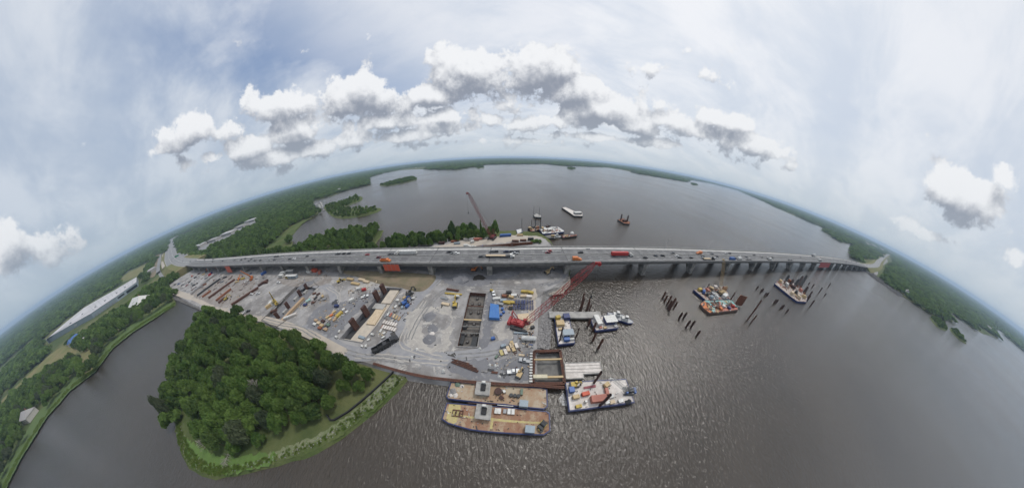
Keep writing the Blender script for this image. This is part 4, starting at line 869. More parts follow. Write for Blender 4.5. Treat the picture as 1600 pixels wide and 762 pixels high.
def truck_crane(base, tip, label, m, group=None):
    base = Vector(base); tip = Vector(tip); dz = math.atan2(tip.y-base.y, tip.x-base.x); o = root('mobile_crane', label, 'crane', base, dz, group); tl = Vector((math.hypot(tip.x-base.x, tip.y-base.y), 0, tip.z-base.z))
    MB().box(0, 0, .8, 10, 2.7, .7).build('carrier', m, o); wheels(o, (-3.8, -2.3, 2.3, 3.8), 2.8, .65)
    c = MB().box(4.2, .5, 1.5, 1.8, 1.4, 1.4, top=(.85, .9)).build('cab', m, o); MB().box(4.3, .5, 2.0, 1.7, 1.42, .6).build('window', M['glass'], c)
    MB().box(-1.2, 0, 1.5, 4.2, 2.4, 1.4).box(-3.6, 0, 1.4, 1.0, 2.6, 1.6).build('turntable', m, o); p = Vector((-1.5, 0, 3.0)); mb = MB(); mb.beam(p, p.lerp(tl, .45), 1.0, 1.1); mb.beam(p.lerp(tl, .4), p.lerp(tl, .75), .75, .85); mb.beam(p.lerp(tl, .7), tl, .55, .6); mb.build('telescopic_boom', m, o)
    MB().beam((1.0, 0, 2.2), p.lerp(tl, .3), .35).build('lift_ram', M['grey'], o)
    for x in (-4.5, 4.9):
        for y in (-3, 3): MB().beam((x, 0, .9), (x, y, .7), .3).box(x, y, 0, .7, .7, .7).build('outrigger', m, o); return o
def container_b(m, L=6.1, W=2.44, Hh=2.6):
    def b():
        o = root('shipping_container', 'container', 'container'); MB().box(0, 0, .12, L, W, Hh-.12).build('shell', m, o); r = MB()
        n = int(L/.4)
        for i in range(n): r.box(-L/2+.25+i*(L-.5)/(n-1), 0, .3, .12, W+.10, Hh-.45)
        r.build('corrugation', m, o); mb = MB()
        for x in (-1, 1):
            for y in (-1, 1): mb.box(x*(L/2-.06), y*(W/2-.06), 0, .2, .2, Hh+.05)
        mb = None; return o
    return b
def office_b(m, L=12, W=3.2, rm=None):
    def b():
        o = root('site_office', 'office', 'site trailer'); MB().box(0, 0, .5, L, W, 2.5).build('wall', m, o); MB().box(0, 0, 3.0, L+.3, W+.3, .15).build('roof', rm or M['white'], o)
        for x in (-L*.3, 0, L*.3): MB().box(x, -W/2-.01, 1.5, 1.3, .08, .9).build('window', M['glass'], o)
        MB().box(L*.42, -W/2-.02, .6, .9, .08, 2.0).build('door', M['grey'], o); return o
    return b
def lumber_b(m, L=4.0, n=5, w=.3, rows=3):
    def b():
        o = root('timber_stack', 'stack', 'timber stack'); g = random.Random(int(L*10)+n); mb = MB()
        for j in range(rows):
            for i in range(n): mb.box(g.uniform(-.15, .15), (i-(n-1)/2)*(w+.05), .15+j*(w+.03), L*g.uniform(.9, 1.0), w, w)
        mb.build('timber', m, o); MB().box(-L*.3, 0, 0, .15, n*w+.4, .15).box(L*.3, 0, 0, .15, n*w+.4, .15).each('bearer', M['wood'], o); return o
    return b
def pipes_b(m, L=14, n=4, r=.35):
    def b():
        o = root('steel_pipe_stack', 'pipes', 'steel pipes'); g = random.Random(n)
        for i in range(n): MB().tube((-L/2+g.uniform(-1, 1), (i-(n-1)/2)*(2*r+.15), r+.12), (L/2+g.uniform(-1, 1), (i-(n-1)/2)*(2*r+.15), r+.12), r, n=10).build('pipe', m, o)
        MB().box(-L*.3, 0, 0, .25, n*2*r+.8, .12).box(L*.3, 0, 0, .25, n*2*r+.8, .12).each('bearer', M['wood'], o); return o
    return b
def crate_b(m, L=2.4, W=1.3, Hh=1.2):
    def b():
        o = root('crate', 'crate', 'crate'); MB().box(0, 0, .14, L, W, Hh-.14).build('box', m, o)
        mb = MB()
        mb.box(0, 0, .02, L*.9, W*.6, .08)
        for x in (-L*.38, 0, L*.38): mb.box(x, 0, 0, .15, W, .14)
        for x in (-L/2, L/2):
            for y in (-W/2, W/2): mb.box(x, y, .14, .14, .14, Hh-.08)
        mb.build('frame', M['wood'] if m is not M['wood'] else M['palewood'], o); return o
    return b
def genset_b(m, L=3.2, W=1.5, Hh=1.8):
    def b():
        o = root('generator', 'generator', 'generator'); MB().box(0, 0, .25, L, W, Hh-.25, top=(.96, .92)).build('casing', m, o); MB().box(-L*.2, W/2-.02, .7, L*.4, .08, Hh*.35).box(L*.28, W/2-.02, .7, L*.25, .08, Hh*.35).build('grille', M['dark'], o)
        MB().cyl((L*.3, 0, Hh), (L*.3, 0, Hh+.5), .1).build('exhaust', M['dark'], o); MB().box(0, 0, 0, L+.4, W*.8, .25).build('skid', M['dark'], o); return o
    return b
def drum_b(m, r=.45, h=1.1):
    def b():
        o = root('drum', 'drum', 'drum'); MB().cyl((0, 0, 0), (0, 0, h), r, n=14).build('shell', m, o); MB().cyl((0, 0, h*.33), (0, 0, h*.37), r*1.05, n=14).cyl((0, 0, h*.66), (0, 0, h*.7), r*1.05, n=14).build('rib', M['dark'], o); return o
    return b
def heap_b(m, r=3.0, h=1.6, seed=1, kind='rubble_heap'):
    def b():
        g = random.Random(seed); mb = MB(); n = 18; rings = [(1, 0), (.8, .35), (.5, .75), (.2, .97)]; vs = []
        for k, (a, z) in enumerate(rings):
            for i in range(n): q = r*a*g.uniform(.86, 1.12); vs.append((q*math.cos(2*math.pi*i/n), q*math.sin(2*math.pi*i/n), h*z*g.uniform(.85, 1.1)))
        vs.append((0, 0, h)); fs = [(k*n+i, k*n+(i+1) % n, (k+1)*n+(i+1) % n, (k+1)*n+i) for k in range(3) for i in range(n)]+[(3*n+i, 3*n+(i+1) % n, 4*n) for i in range(n)]
        return tag(mb.add(vs, fs).build(kind, m), 'heap', 'heap')
    return b
def ptank_b(m):
    def b():
        o = root('horizontal_tank', 'tank', 'tank'); mb = MB().cyl((-3.4, 0, 1.7), (3.4, 0, 1.7), 1.25, n=18); mb.cyl((-3.8, 0, 1.7), (-3.4, 0, 1.7), .8, 1.25, 18).cyl((3.4, 0, 1.7), (3.8, 0, 1.7), 1.25, .8, 18); mb.build('shell', m, o)
        MB().box(-2, 0, 0, .4, 2.0, 1.0).box(2, 0, 0, .4, 2.0, 1.0).each('saddle', M['dark'], o); return o
    return b
def rack_b(m, L=5, W=4, n=6, z=.8):
    def b():
        o = root('formwork_rack', 'rack', 'formwork'); mb = MB()
        for i in range(n): mb.box(-L/2+i*L/(n-1), 0, z, .35, W, .25)
        mb.build('rail', m, o); g = MB()
        for j in (-1, -.33, .33, 1): g.box(0, j*(W/2-.2), z-.3, L, .18, .28)
        for x in (-1, 1):
            for y in (-1, 1): g.box(x*(L/2-.2), y*(W/2-.2), 0, .2, .2, z-.3)
        g.build('frame', m, o); return o
    return b
def mast_b(m, h=9):
    def b():
        o = root('light_tower', 'light tower', 'light tower'); MB().box(0, 0, .4, 2.0, 1.2, 1.2).build('engine_box', m, o); MB().cyl((0, 0, 1.6), (0, 0, h), .08).build('mast', M['grey'], o)
        MB().box(0, 0, h, 1.4, .3, .4).build('lamp_head', M['dark'], o); wheels(o, (0,), 1.6, .3); return o
    return b
def put(key, b, px, py, label, a=None, z=SZ, group=None, to=None, cat=None, sc_=None, zp=None):
    if sc_ is None and cat in ('crate', 'stack', 'box', 'machine', 'beam bundle', 'timber stack', 'sack pile', 'board stack', 'barrier block', 'generator', 'gravel heap') or (sc_ is None and b is not None and b.__qualname__.split('.')[0] in ('crate_b', 'genset_b')): sc_ = (.82, .82, .82) if cat != 'sack pile' else (.6, .6, .6)
    x, y = at(px, py, z if zp is None else zp); rz = ang((px, py), to, z) if to else (a if a is not None else random.uniform(0, 6.28))
    return place(key, b, (x, y, z+.05), rz, label, group, sc_, cat)
# ---------------------------------------------------------------- traffic on the bridge
V = []   # px, py, kind, colour
def veh(s, kind='car'):
    for q in s.split(';'):
        p = q.split(); V.append((float(p[0]), float(p[1]), p[3] if len(p) > 3 else kind, p[2].replace('_', ' ')))
veh('319.9 404.8 dark_grey; 332 405 black; 330.8 408.9 dark_grey; 346.9 407.6 dark_grey; 366.8 405.5 grey; 375.8 405.9 black; 383 403.6 dark_grey; 388.9 407 black; 393 403.9 dark_grey; 398.6 406.2 black; 407 406 black; 422 404.8 silver; 430.5 399.9 dark_grey; 436 398.9 black suv; 442.8 398.8 dark_grey; 440 402 white; 431 403.6 dark_grey; 452 404.8 black suv; 481.5 398.8 black; 491 404.8 dark_grey')
veh('525 397 grey; 529.5 396.4 dark_grey suv; 537.3 395.9 black suv; 545 395.7 black suv; 574.5 396.6 red; 592.9 399.8 dark_red; 610.5 395.2 black; 615.6 395.3 dark_grey; 701 393.9 black; 712.5 395.7 white pickup; 706.5 397.0 grey; 752.5 397.7 dark_grey; 768 392.8 grey suv; 775 392.6 dark_grey suv; 791.5 390.9 navy suv; 799 391.6 black suv; 806 390.6 dark_grey pickup; 804.6 395.8 silver pickup; 859.4 392.5 red; 857 396.4 dark_red; 907 392.8 black suv; 1008.8 401.2 black')
veh('1023 397 dark_grey; 1037 399.6 black suv; 1051.3 395.0 dark_grey; 1055.2 397.2 white; 1061.6 401 black; 1079.6 401.2 black; 1097 398.6 black; 1098.2 402 silver suv; 1113 396.6 dark_grey; 1118.3 398.6 dark_grey; 1117.5 401.6 white; 1135.5 395.6 white; 1140.8 395.9 black suv; 1148 402 dark_grey; 1156 400.4 white suv; 1166 400.5 dark_grey; 1170.8 406.4 black; 1175.5 406.6 dark_grey; 1177.5 397.6 black suv; 1190 401 grey; 1198 400.2 white; 1198.9 403 dark_grey; 1207 401.7 dark_grey; 1235 406.9 black suv; 1239.6 407.3 black suv; 1251 401.2 grey; 1282.5 402.3 dark_red suv; 1301 405 white suv; 1299.5 408.2 white; 1318 405 grey; 1322 408.5 black; 1331 407.5 silver; 1340 409.4 dark_grey; 1346 408.2 grey; 1357 411 black; 1362 412 grey')
veh('634 398.3 white semi_w; 778 397.8 white semi_f; 969 397.2 red semi_r; 460.5 403.2 white pickup; 1157 405.8 white box_w; 1144.5 405.2 blue box_b; 1108.7 406.2 black semi_k; 1204.3 405.9 white box_w; 1268 397.6 white semi_w2; 1282 407.0 white semi_w2; 601 407.6 orange dump_o; 901 406.0 orange box_o; 1091.6 395.3 orange box_o')
veh('272.5 396 black; 270.5 388 white; 267 384 black; 268 377 dark_grey; 265.5 392 dark_grey; 273 401.5 red; 285 406.5 silver; 296 408.5 black; 306 406.2 white')
def vkind(k, c):
    if k == 'car': return ('car', c), car_b(c), 'car', 'car'
    if k == 'suv': return ('suv', c), car_b(c, True), 'car', 'tall car'
    if k == 'pickup': return ('pickup', c), pickup_b(c), 'pickup', 'pickup'
    return {'semi_w': (('sw',), semi_b(M['white'], M['white']), 'truck', 'long semi truck with white box trailer'), 'semi_w2': (('sw2',), semi_b(PC['dark grey'], M['white'], L=13), 'truck', 'white-trailer semi with dark cab'), 'semi_f': (('sf',), semi_b(M['white'], M['dark'], 'flat', 17), 'truck', 'flatbed semi truck with pale flat load'),
            'semi_r': (('sr',), semi_b(M['white'], M['red'], 'box', 15.5), 'truck', 'semi truck with bright red trailer and white cab'), 'semi_k': (('sk',), semi_b(PC['black'], M['dark'], 'flat', 12), 'truck', 'low black flatbed truck'), 'box_w': (('bw',), box_truck_b(M['white'], M['white']), 'truck', 'white box truck'),
            'box_b': (('bb',), box_truck_b(M['blue'], M['blue'], 10), 'truck', 'blue box truck'), 'box_o': (('bo',), box_truck_b(M['orange'], M['orange'], 6.5), 'truck', 'orange work truck'), 'dump_o': (('do',), dump_b(M['orange'], M['orange']), 'dump truck', 'orange dump truck')}[k]
LM = [(330, 'the left bridgehead'), (460, 'the white work pickup left of the grove'), (634, 'the long white semi'), (778, 'the flatbed semi'), (969, 'the red-trailer semi'), (1108, 'the low black flatbed truck'), (1204, 'the second white box truck'), (1282, 'the near white semi at the right'), (1500, '')]
ORD = ['first', 'second', 'third', 'fourth', 'fifth', 'sixth', 'seventh', 'eighth', 'ninth', 'tenth', 'eleventh', 'twelfth', 'thirteenth', 'fourteenth', 'fifteenth']
V.sort(); cnt = {}
for (px, py, k, c) in V:
    key, b, cat, word = vkind(k, c); x, y = at(px, py, DECK+.9); fx, fy, d = path_frame(x); off = -(x-fx)*math.sin(d)+(y-fy)*math.cos(d)
    off = min(max(off, -9.6 if k in ('car', 'suv', 'pickup', 'semi_k', 'box_w', 'box_b') else -9.4), 9.6 if not k.startswith('box') else 9.9)
    lanes = [-9.9, -6.7, -3.4, 1.7, 4.6, 7.6, 10.4]; off = min(lanes, key=lambda l: abs(l-off))
    if px < 310: off = off
    x2, y2 = fx-math.sin(d)*off, fy+math.cos(d)*off
    lm = min([l for l in LM if l[0] < 1400], key=lambda l: abs(l[0]-px)); side = 'right of' if px > lm[0] else 'left of'; row = 'near' if off < -.5 else 'far'
    kk = (lm[1], side, row, c, word); cnt[kk] = cnt.get(kk, 0)+1; V_n = cnt[kk]
    cw = word if k not in ('car', 'suv', 'pickup') else c+' '+word
    o = place(key, b, (x2, y2, road_z(x2)+.03), d+(0 if row == 'near' else math.pi), None, 'vehicles on the highway bridge', None, cat)
    o['_k'] = kk; o['_c'] = cw; o['_x'] = px
def _lab():
    g = {}
    for o in list(C.objects):
        if '_k' in o.keys(): g.setdefault(tuple(o['_k']), []).append(o)
    for k, l in g.items():
        l.sort(key=lambda o: o['_x']); n = len(l)
        for i, o in enumerate(l):
            near = '' if n == 1 else ORD[i]+' '
            txt = '%s%s, %s lanes, %s %s' % (near, o['_c'], k[2], k[1], k[0]) if abs(o['_x']-[q for q in LM if q[1] == k[0]][0][0]) > .6 else '%s in the %s lanes of the bridge' % (o['_c'], k[2])
            o['label'] = txt
            for q in ('_k', '_c', '_x'): del o[q]
_lab()
def lamp_b():
    o = root('street_lamp', 'lamp', 'street lamp'); MB().cyl((0, 0, 0), (0, 0, 10), .14, .08, 7).build('pole', M['grey'], o); MB().beam((0, 0, 9.9), (2.2, 0, 10.4), .09).build('arm', M['grey'], o); MB().box(2.3, 0, 10.3, .9, .35, .18).build('lamp_head', M['white'], o); return o
for i, X in enumerate((-560, -440, -330, 150, 215, 290, 365, 440, 520, 600, 700, 800, 900)):
    fx, fy, d = path_frame(X); place('lamp', lamp_b, (fx-math.sin(d)*12.5, fy+math.cos(d)*12.5, road_z(X)+.9), d-math.pi/2, 'thin grey lamp post on the far parapet, %s from the left' % ORD[i], 'lamp posts along the far parapet')
# things fixed or parked at the bridge edge
def barrier_run(px0, px1, py, label):
    (x0, _), (x1, _) = at(px0, py, DECK), at(px1, py, DECK); x, y = at((px0+px1)/2, py, DECK); fx, fy, d = path_frame(x); off = -(x-fx)*math.sin(d)+(y-fy)*math.cos(d)
    tag(bandmb(x0, x1, off-.25, off+.25, .02, .9, step=3).build('safety_barrier', M['white']), label, 'barrier')
barrier_run(848, 877, 393, 'long white barrier beside the red cars on the bridge'); barrier_run(916, 922, 389, 'short white barrier at the far parapet ahead of the black car'); barrier_run(1104, 1112, 393.3, 'pale barrier near the orange work truck, right part of bridge')
def screen(px0, px1, py0, py1, label, m=None):
    o = root('hanging_work_platform', label, 'work platform'); (xa, ya) = at(px0, py0, DECK-.2); (xb, yb) = at(px1, py0, DECK-.2); dr = math.atan2(yb-ya, xb-xa); L = math.hypot(xb-xa, yb-ya); fx, fy, d = path_frame((xa+xb)/2)
    x0, y0 = fx+math.sin(d)*13.6, fy-math.cos(d)*13.6; hgt = max(2.0, (py1-py0)*.55*math.hypot(x0, y0)/145)
    o.location = (x0, y0, DECK+.2); o.rotation_euler = (0, 0, d)
    MB().box(0, -.9, -hgt, L, .15, hgt).build('screen_sheet', m or M['redorange'], o)
    for x in (-L/2, -L/4, 0, L/4, L/2): MB().beam((x, .6, .9), (x, -1.0, .4), .12).beam((x, -1.05, .5), (x, -1.05, -hgt), .12).build('bracket', M['grey'], o)
    MB().box(0, 0, -hgt-.1, L, 1.6, .1).build('floor', M['wood'], o); return o
screen(597.5, 622, 413.5, 424, 'big red-orange sheeted platform hanging from the bridge edge'); screen(352.5, 359.5, 415, 421.5, 'small red-orange sheeted platform near the left bridgehead'); screen(1281, 1296, 409.5, 414, 'long red sheeted platform under the far right bridge edge', M['red'])
def scaffold(px, py, label, m, z=SZ, w=4, h=7):
    o = root('scaffold_tower', label, 'scaffold', (*at(px, py, z), z), .2); g = MB()
    for x in (-w/2, 0, w/2):
        for y in (-1.2, 1.2): g.beam((x, y, 0), (x, y, h), .16)
    g.build('post', m, o); g = MB()
    for k in range(4): z_ = (k+1)*h/4; g.box(0, 0, z_, w+.4, 2.8, .12)
    g.build('platform', M['palewood'], o); g = MB(); g.beam((-w/2, -1.2, 0), (0, -1.2, h/2), .1); g.beam((0, -1.2, h/2), (w/2, -1.2, h), .1); g.build('brace', m, o); return o
scaffold(341, 421, 'orange and pink scaffold tower against the left bridgehead', M['salmon'], h=9, w=6); scaffold(337.5, 419, 'smaller orange scaffold left of the pink scaffold tower', M['orange'], h=9)
# sign gantry at the fork
def gantry():
    x, y, d = path_frame(-880); z = road_z(-880); o = root('road_sign_gantry', 'green overhead road sign across the highway at the left bend', 'road sign', (x, y, z), d)
    MB().cyl((0, -12, 0), (0, -12, 7.4), .25).cyl((0, 14, 0), (0, 14, 7.4), .25).beam((0, -12, 7.2), (0, 14, 7.2), .5).build('gantry_frame', M['grey'], o); MB().box(.4, 5, 5.6, .15, 12, 4.0).build('sign_panel', M['green'], o)
gantry()
# ---------------------------------------------------------------- barges and boats
def px_rect(pts, z): return [at(x, y, z) for x, y in pts]
def local(pts, c): return [(x-c[0], y-c[1]) for x, y in pts]
def barge(px, label, hull, deck, z=1.9, name='deck_barge', cat='barge', extra=True, group=None, rk=0.0):
    pts = px_rect(px, z); n = len(pts); c = (sum(p[0] for p in pts)/n, sum(p[1] for p in pts)/n); L = local(pts, c); a = sum(L[i][0]*L[(i+1) % n][1]-L[(i+1) % n][0]*L[i][1] for i in range(n))
    if a < 0: L = L[::-1]
    o = root(name, label, cat, (*c, 0), 0, group); MB().prism(L, -.5, z-.05, -.35).build('hull', hull, o); inn = grow(L, -.35); MB().prism(inn, z-.05, z+.03).build('deck', deck, o)
    g = MB(); m_ = len(L)
    for i in range(m_): p, q = inn[i], inn[(i+1) % m_]; g.beam((*p, z+.14), (*q, z+.14), .22, .26)
    g.build('rubbing_strake', hull, o)
    if extra:
        b = MB()
        for i in range(m_):
            p, q = grow(L, -1.0)[i], grow(L, -1.0)[(i+1) % m_]; Ld = math.hypot(p[0]-q[0], p[1]-q[1]); k = max(1, int(Ld/9))
            for j in range(k): u = (j+.5)/k; x, y = p[0]+(q[0]-p[0])*u, p[1]+(q[1]-p[1])*u; b.cyl((x-.25, y, z), (x-.25, y, z+.5), .14, n=6); b.cyl((x+.25, y, z), (x+.25, y, z+.5), .14, n=6)
        b.each('bollard', M['dark'], o, 12)
    return o
def on(key, b, px, py, label, a=None, z=1.95, group=None, to=None, cat=None, sc_=None): return put(key, b, px, py, label, a, z, group, to, cat, sc_)
M['deckmix'] = mat('cluttered_brown_deck', (.26, .19, .15), .9, c2=(.42, .39, .36), ns=.5, amt=1, sharp=(.45, .55), c3=(.12, .06, .045)); M['hullsteel'] = mat('weathered_hull', (.10, .09, .085), .8, c2=(.16, .08, .05), ns=.4, amt=1)
b1 = barge([(704.5, 595), (770, 598.5), (847, 604.5), (855, 607.5), (856, 634), (850, 639), (790, 632), (735, 627), (700, 623), (697, 619)], 'rusty flat barge nearest the quay, upper of the pair', M['navy'], M['deck'])
b2 = barge([(698, 628), (720, 629.5), (790, 634), (854, 641), (859, 645), (860, 672), (850, 679), (800, 677), (735, 671), (700, 661), (690, 654)], 'rusty flat barge with yellow deck markings, lower of the pair', M['navy'], M['deck_red'])
def deck_patch(parent, px, z, m, name):
    pts = [(a-parent.location.x, b-parent.location.y) for a, b in px_rect(px, z)]; mb = MB(); vs, tr = tess(pts, [], z); mb.add(vs, tr); return mb.build(name, m, parent)
deck_patch(b2, [(702, 630), (720, 631.5), (719, 645), (713, 659), (709, 661), (697, 656)], 1.945, M['yellow_worn'], 'painted_zone'); deck_patch(b2, [(720, 647), (742, 650), (742, 653), (720, 650.5)], 1.952, M['yellow_worn'], 'painted_line')
deck_patch(b2, [(762, 651), (845, 658), (845, 661), (762, 655)], 1.952, M['yellow_worn'], 'painted_line'); deck_patch(b2, [(767, 655), (771, 655.3), (769.5, 669), (765.5, 669)], 1.949, M['yellow_worn'], 'painted_line')
def winch_house(par, px, py, to):
    x, y = at(px, py, 2); a = ang((px, py), to, 2); o = D.objects.new('spud_house', None); C.objects.link(o); o.parent = par; o.location = (x-par.location.x, y-par.location.y, 1.93); o.rotation_euler = (0, 0, a)
    MB().box(0, 0, 0, 5.4, 5.0, 2.2).box(0, 0, 2.2, 6.0, 5.6, .2).build('platform_block', M['conc'], o)
    MB().box(.2, .2, 2.4, 1.9, 2.6, .9).build('hatch', M['black'], o); MB().side([(-.9, 2.4), (1.3, 2.4), (.9, 4.6), (-.5, 4.6)], 1.6, 2.4).build('white_hood', M['white'], o)
    g = MB()
    for x_ in (-2.8, 2.8):
        for y_ in (-2.6, 0, 2.6): g.cyl((x_, y_, 2.4), (x_, y_, 3.4), .05, n=5)
    g.beam((-2.8, -2.6, 3.4), (2.8, -2.6, 3.4), .07); g.beam((-2.8, 2.6, 3.4), (2.8, 2.6, 3.4), .07); g.beam((-2.8, -2.6, 3.4), (-2.8, 2.6, 3.4), .07); g.beam((2.8, -2.6, 3.4), (2.8, 2.6, 3.4), .07); g.build('railing', M['grey'], o)
winch_house(b1, 755.5, 609, (775, 610.5)); winch_house(b2, 756.5, 645, (776, 647))
on('box_bg', container_b(M['bluegrey'], 3.4, 2.6, 2.4), 818, 632, 'blue-grey box on the upper rusty barge deck', to=(828, 633), cat='container'); on('box_bg', container_b(M['bluegrey'], 3.4, 2.6, 2.4), 827.5, 671, 'blue-grey box on the lower rusty barge deck', to=(837, 672), cat='container')
on('reel', drum_b(M['brown_panel'], 1.5, 1.0), 778.5, 611.5, 'large round brown reel on the upper rusty barge', cat='reel')
on('crw', crate_b(M['white'], 1.4, 1.2, 1.6), 788, 612, 'small white cabinet beside the brown reel', cat='cabinet'); on('crbr', crate_b(M['brown_panel'], 2.2, 1.6, 1.0), 783.6, 621, 'brown box below the white cabinet on the barge', cat='box')
for i, (x, l) in enumerate(((798.5, 'left'), (804.5, 'middle'), (810, 'right'))): on('drk', drum_b(M['dark'], .75, 1.0), x, 617.5+i*.6, 'dark drum on the upper barge, %s of the row of three' % l, group='dark drums on the upper barge')
on('gb', crate_b(M['greenbox'], 1.2, 3.0, 1.2), 815, 612.5, 'narrow grey-green box on the upper barge', to=(824, 613), cat='box')
for i, x in enumerate((775.5, 780.5, 789, 795.5, 801.5)): on(('bx', i == 2), crate_b(M['white'] if i != 2 else M['grey'], 1.5, 2.6 if i < 2 else 2.0, 1.0), x, 641.5+i*.35, ['narrow white box on the lower barge, leftmost', 'narrow white box on the lower barge, second from left', 'grey box in the row of boxes on the lower barge', 'square white box right of the grey box', 'square white box at the right end of the row'][i], to=(x+10, 643), group='row of boxes on the lower barge', cat='box')
def frame_b():
    o = root('skid_rack', 'frame', 'steel frame'); mb = MB()
    for y in (-1.2, 1.2): mb.beam((-2.2, y, .3), (2.2, y, .3), .3)
    for x in (-2, -.6, .8, 2): mb.beam((x, -1.2, .35), (x, 1.2, .35), .25)
    mb.build('rail', M['rust'], o); MB().box(-.6, 0, .5, .5, .5, 1.1).box(.9, 0, .5, .5, .5, .8).each('stub', M['rust'], o); return o
on('frame', frame_b, 715.5, 645, 'rusty steel frame on the yellow painted deck', to=(725, 646))
def winch_b():
    o = root('deck_winch', 'winch', 'winch'); MB().box(0, 0, 0, 3.4, 2.6, .4).build('base', M['dark'], o); MB().cyl((0, -1.1, 1.1), (0, 1.1, 1.1), .8, n=14).build('drum', M['dark'], o); MB().cyl((0, -1.25, 1.1), (0, -1.1, 1.1), 1.15, n=14).cyl((0, 1.1, 1.1), (0, 1.25, 1.1), 1.15, n=14).build('flange', M['yellow'], o); MB().box(-1.5, 0, .4, 1.0, 2, 1.1).build('engine', M['dark'], o); return o
on('winch', winch_b, 848, 663, 'dark winch with yellow flanges at the right end of the lower barge', .8); on('winch', winch_b, 844, 670, 'small yellow-rimmed reel below the dark winch', 2.0, sc_=(.6, .6, .6))
for i, (px, py, m, s, nm) in enumerate(((715, 600, M['greenbox'], 1.3, 'grey-green rope coil heap at the left end of the upper barge'), (722, 602.5, M['offwhite'], .9, 'pale sack heap at the left end of the upper barge'), (708, 611, M['stone'], 1.5, 'dark grey tangle left of the pale sacks on the upper barge'), (712, 617, M['offwhite'], 1.1, 'pale sack heap at the lower left of the upper barge'), (705, 617, M['offwhite'], .8, 'smaller pale sack heap at the lower left corner of the upper barge'))):
    o = on(('hp', i), heap_b(m, s, s*.6, i+3, 'sack_heap'), px, py, nm, cat='heap')
tag(MB().beam((*at(731, 628.5, 2.2), 2.4), (*at(775, 631.5, 2.2), 2.4), .3).build('mooring_pipe', M['brown_panel']), 'long brown pipe along the lower edge of the upper barge, left', 'pipe'); tag(MB().beam((*at(777, 632, 2.2), 2.4), (*at(802, 634, 2.2), 2.4), .25).build('mooring_pipe', M['white']), 'short white pipe along the lower edge of the upper barge', 'pipe')
# blue-hulled work barge to the east
b3 = barge([(882.6, 596), (930, 593.2), (978, 590.8), (985, 609), (991.8, 628), (940, 635), (888.6, 642)], 'blue-hulled white work barge with crane and orange containers', M['navy'], M['offwhite'], 2.2)
Z3 = 2.25
on('ex_y', excavator_b(M['yellow'], .5), 897.5, 601.5, 'small yellow machine at the top left of the blue-hulled barge', 0, Z3, cat='machine'); on('ctb', container_b(M['blue'], 2.2, 2.2, 2.2), 892, 610, 'small blue box at the left of the blue-hulled barge', 0, Z3)
on('gtan', genset_b(M['tan'], 3.4, 1.9, 2.2), 899, 620.5, 'tan generator on the blue-hulled barge', .1, Z3); on('ex_y2', genset_b(M['yellow'], 3.0, 1.6, 1.4), 903.5, 634.5, 'yellow and black power pack at the lower left of the blue-hulled barge', .1, Z3, cat='power pack')
on('gor', genset_b(M['redorange'], 4.0, 2.0, 2.0), 914, 615.5, 'red-orange compressor left of the salmon container', .1, Z3, cat='compressor'); on('cor', container_b(M['salmon'], 6.6, 2.8, 2.6), 933.5, 624, 'salmon-red container in the middle of the blue-hulled barge', to=(945, 622.5), z=Z3)
on('csa', crate_b(M['salmon'], 1.6, 3.4, 2.0), 946.6, 612, 'small salmon crate right of the salmon container', to=(956, 611), z=Z3); on('gbr', genset_b(M['tan'], 3.0, 2.4, 2.4), 946.5, 602, 'brown-tan engine box on the blue-hulled barge', .4, Z3, cat='engine box')
tag(MB().prism(P([(911.6, 604), (930, 600.5), (930.5, 604.5), (912, 607)], Z3), Z3, Z3+.35).build('rubber_mat', mat('dull_red_mat', (.26, .09, .10), .9)), 'long dull red mat on the blue-hulled barge', 'mat')
on('wcab', crate_b(M['white'], 1.0, 1.0, 2.2), 914, 628, 'slim white cabinet on the blue-hulled barge', 0, Z3, cat='cabinet')
for i, (px, py, m, nm) in enumerate(((948, 628, M['white'], 'white crate right of the salmon container, left one'), (955.5, 628, M['palewood'], 'pale pink crate near the lower edge of the blue-hulled barge'), (969, 626, M['white'], 'white crate near the lower right of the blue-hulled barge'), (954, 619, M['white'], 'white tank beside the spud in the blue-hulled barge'))): on(('wc', i), crate_b(m, 2.8, 1.8, 1.2), px, py, nm, .1, Z3)
for i, (px, py) in enumerate(((983, 626), (979, 628))): on(('dk', i), heap_b(M['dark'], 1.0, .8, i, 'chain_heap'), px, py, 'dark chain heap at the right end of the blue-hulled barge, %s' % ('right' if i == 0 else 'left'), 0, Z3)
fb = at3(980, 611, Z3); tp = on_ray((957, 591), (fb[0], fb[1], Z3+2), 15)
bc = crawler_crane((fb[0], fb[1], Z3), tp if tp.z > Z3+1 else Vector((fb[0]-9, fb[1]+9, Z3+8)), 'deck crane with blue cab and white boom on the blue-hulled barge', M['white'], .55, w=2.6, tip_head=False); 
for c_ in bc.children:
    if c_.name.split('.')[0] in ('machinery_house', 'cab', 'counterweight'): c_.data.materials[0] = M['blue'] if c_.name.startswith(('cab', 'counter')) else M['dark']
def pile(base, top, r, label, m=None, z0=0.0, group=None, name='steel_pile', cat='pile'):
    h = tall(base, top, z0); X, Y = at(*base, z0); o = MB().tube((0, 0, -1.5 if z0 == 0 else 0), (0, 0, h), r, .08, 12).build(name, m or M['rust']); o.location = (X, Y, z0); return tag(o, label, cat, group)
pile((927.8, 597.5), (938, 579), .55, 'brown spud pile at the upper edge of the blue-hulled barge', M['brown_panel'], 2.2, name='spud_pile'); pile((937, 633), (952.5, 614.6), .55, 'brown spud pile at the lower edge of the blue-hulled barge', M['brown_panel'], 2.2, name='spud_pile')
